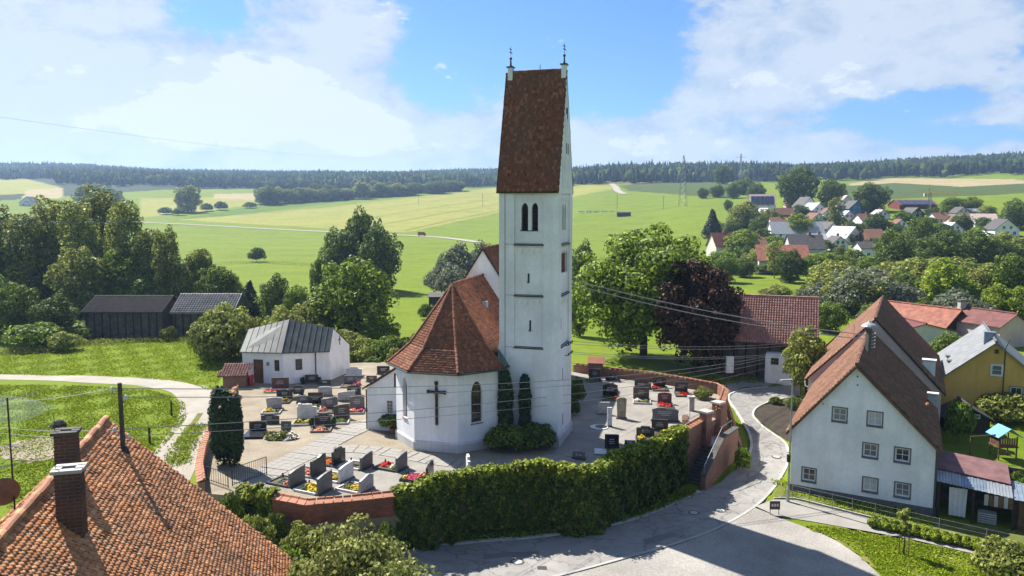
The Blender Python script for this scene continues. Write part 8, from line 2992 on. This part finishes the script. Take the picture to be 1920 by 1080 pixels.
# tower crane in the village
g = G(1742, 404)
T = thing('tower_crane', g, 'small yellow tower crane rising among the village houses', 'crane', local=True)
h = AD(1742, 362, g.y).z - g.z
m_ = MB()
for sx, sy in ((-.5, -.5), (.5, -.5), (.5, .5), (-.5, .5)):
    m_.tube([(sx, sy, -.5), (sx, sy, h)], .12, 4)
for k in range(10):
    z = h * k / 10
    m_.tube([(-.5, -.5, z), (.5, -.5, z + h / 10)], .06, 3)
    m_.tube([(.5, -.5, z), (.5, .5, z + h / 10)], .06, 3)
m_.build('mast', 'iron_grey', T)
m_ = MB()
for dz in (0, .9):
    m_.tube([(-2.5, 0, h - .6 + dz), (17, 4, h - .6 + dz * .4)], .12, 4)
m_.tube([(0, 0, h + 2.5), (17, 4, h - .3)], .05, 3)
m_.tube([(0, 0, h - .6), (-.6, 0, h + 2.6)], .2, 4)
m_.build('jib', 'crane_yellow', T)
MB().box(-2.6, 0, h - .9, 1.2, 1.2, 1.6).build('counterweight', 'concrete', T)

# ------------------------------------------------------------------ overhead cables
def cable(a, b_, sag, r_, label, grp='overhead cables'):
    a, b_ = Vector(a), Vector(b_)
    n = 24
    pts = [a.lerp(b_, k / n) - Vector((0, 0, sag * 4 * (k / n) * (1 - k / n))) for k in range(n + 1)]
    o = MB().tube(pts, r_, 4).build('overhead_cable', 'cable')
    return tag(o, label, 'cable', grp)
barn_a = [AD(1496, 657, 87.2), AD(1488, 661, 87.3), AD(1452, 676, 88), AD(1440, 690, 88.1)]
cable(INS[0], barn_a[0], 1.3, .02, 'topmost overhead cable crossing the church front from the roof pole')
cable(INS[1], barn_a[1], 1.4, .018, 'overhead cable just under the topmost one from the roof pole')
cable(INS[2], barn_a[2], 1.0, .02, 'third overhead cable from the top between roof pole and barn')
cable(INS[3], barn_a[3], 1.1, .016, 'lowest overhead cable between roof pole and barn')
for k, (i, py, lab) in enumerate(((0, 740, 'upper cable running left from the roof pole out of the picture'), (2, 770, 'middle cable running left from the roof pole out of the picture'), (3, 782, 'lower cable running left from the roof pole out of the picture'))):
    cable(INS[i], AD(-120, py + 8, 45), .4, .016, lab)
tq = Fr.P(TW * .85, 12.4, .1)
cable(tq, MAST, .5, .035, 'upper of two thick cables from the tower to the mast of the white house')
cable(tq - Vector((0, 0, .35)), MAST - Vector((0, 0, .35)), .6, .035, 'lower of two thick cables from the tower to the mast of the white house')
tq2 = [Fr.P(TW * .8, z, .25) for z in (7.5, 7.3, 6.65, 6.5)]
for p, (px, py, d), lab in zip(tq2, ((1500, 641, 86.5), (1500, 646, 86.5), (1480, 661, 87), (1478, 664, 87)), ('highest service cable between tower bracket and barn', 'second service cable between tower bracket and barn', 'third service cable between tower bracket and barn', 'lowest service cable between tower bracket and barn')):
    cable(p, AD(px, py, d), .5, .018, lab)
ib = MB()
for z in (7.4, 6.6):
    ib.tube([Fr.P(TW * .5, z, .0), Fr.P(TW * .5, z, .25), Fr.P(TW * .85, z, .25)], .03, 5)
    for u in (.55, .7, .82):
        ib.lathe(Fr.P(TW * u, z, .25), [(.05, 0), (.07, .08), (.03, .18)], 6)
ib.build('cable_bracket', 'iron', CH)
cable(AD(-150, 198, 150), AD(760, 290, 900), 6, .028, 'high thin power line across the sky on the left')
cable(AD(-120, 411, 110), AD(262, 415, 138), .4, .025, 'thin cable in front of the poplars on the left')
# ------------------------------------------------------------------ small things
def disc(px, py, r_, lab):
    g = G(px, py)
    T = thing('manhole_cover', g + Vector((0, 0, .03)), lab, 'manhole cover', 'covers in the road', local=True)
    MB().lathe((0, 0, 0), [(r_, 0), (r_, .012)], 20).build('frame', 'concrete_dark', T)
    MB().lathe((0, 0, .006), [(r_ * .72, 0), (r_ * .72, .014)], 20).build('lid', 'concrete', T)
for px, py, r_, lab in ((970, 1054, .42, 'round manhole cover in the road below the ivy wall'), (1301, 962, .4, 'round manhole cover in the shaded road near the steps'), (1351, 958, .38, 'round manhole cover in the sunny road beside the shaded one'), (1456, 857, .4, 'round manhole cover in the road in front of the white house')):
    disc(px, py, r_, lab)
g = G(1016, 1066)
T = thing('road_drain', g + Vector((0, 0, .04)), 'small rectangular drain grate at the gutter strip', 'drain', local=True)
MB().box(0, 0, 0, .55, .4, .03).build('frame', 'concrete_dark', T)
for k in range(5):
    MB().box(-.2 + k * .1, 0, .02, .04, .34, .02).build('bar', 'iron', T)
for px, pb, pt, lab in ((322, 779, 752, 'short dark stake at the inner bend of the farm track'), (281, 832, 800, 'short dark stake nearer the orange roof')):
    g = G(px, pb)
    h = AD(px, pt, g.y).z - g.z
    o = MB().tube([(g.x, g.y, g.z - .2), (g.x, g.y, g.z + h * .96), (g.x, g.y, g.z + h)], [.09, .08, .02], 6).build('fence_stake', 'wood_dark')
    tag(o, lab, 'stake', 'stakes in the meadow')
g = G(110, 800)
T = thing('compost_heap', g, 'small dark covered heap on the meadow behind the orange roof', 'heap')
MB().lathe(g, [(.8, -.1), (.62, .3), (.35, .55), (.12, .65)], 7).build('heap', 'wood_dark', T)
g0 = [G(-20, 800), G(40, 796), G(105, 768), G(60, 752), G(-20, 745)]
mb = MB()
P_ = smooth_line([Vector(p.xy) for p in (g0[0], g0[1], g0[2])], .6)
Q_ = smooth_line([Vector(p.xy) for p in (g0[4], g0[3], g0[2])], .6)
k = min(len(P_), len(Q_))
vs, fs = [], []
for i in range(k):
    a, b_ = P_[i * (len(P_) - 1) // (k - 1)], Q_[i * (len(Q_) - 1) // (k - 1)]
    for j in range(5):
        c = a.lerp(b_, j / 4)
        hh = .5 + .7 * math.exp(-((i / k - .3) ** 2) * 6) * (1 - (i / k)) + .1 * sin(i * 1.3 + j)
        vs.append((c.x, c.y, zg(c.x, c.y) + max(.05, hh * (1 - .35 * abs(j - 2)))))
for i in range(k - 1):
    for j in range(4):
        a = i * 5 + j
        # open mesh of net strings
        for (p, q) in ((a, a + 1), (a, a + 5)):
            pass
        fs.append((a, a + 1, a + 6, a + 5))
mb.add(vs, fs)
o = mb.build('garden_net', 'net_teal')
tag(o, 'pale teal garden net spread over the meadow at the left edge', 'net')
m_ = MATS['net_teal']
t = m_.node_tree
b_ = t.nodes['Principled BSDF']
b_.inputs['Alpha'].default_value = .09
# pallets and log pile by the far barn gate
g = G(1118, 398)
o = MB()
for k in range(5):
    o.box(g.x - 12 + k * 6, g.y, g.z + .5, 5, 1.2, 1.0 + .2 * (k % 2))
tag(o.build('silage_rolls', 'white_paint'), 'row of pale wrapped bales on the meadow right of the tower', 'bales')
# wood stack left of the barn, parked under the shed etc.
# ------------------------------------------------------------------ air
hz = MB().box(0, 4400, 110, 18000, 10000, 300)
haze = hz.build('haze', 'soil')
haze.data.materials.clear()
hm = bpy.data.materials.new('haze_air')
hm.use_nodes = True
t = hm.node_tree
t.nodes.remove(t.nodes['Principled BSDF'])
pv = N(t, 'ShaderNodeVolumePrincipled')
pv.inputs['Color'].default_value = (.45, .66, 1.0, 1)
pv.inputs['Density'].default_value = .00014
pv.inputs['Anisotropy'].default_value = .3
L(t, pv.outputs[0], t.nodes['Material Output'].inputs['Volume'])
haze.data.materials.append(hm)
tag(haze, 'thin bluish haze over the whole valley', None, None, 'stuff')
for o in bpy.data.objects:
    if o.get('_w') is not None:
        del o['_w']
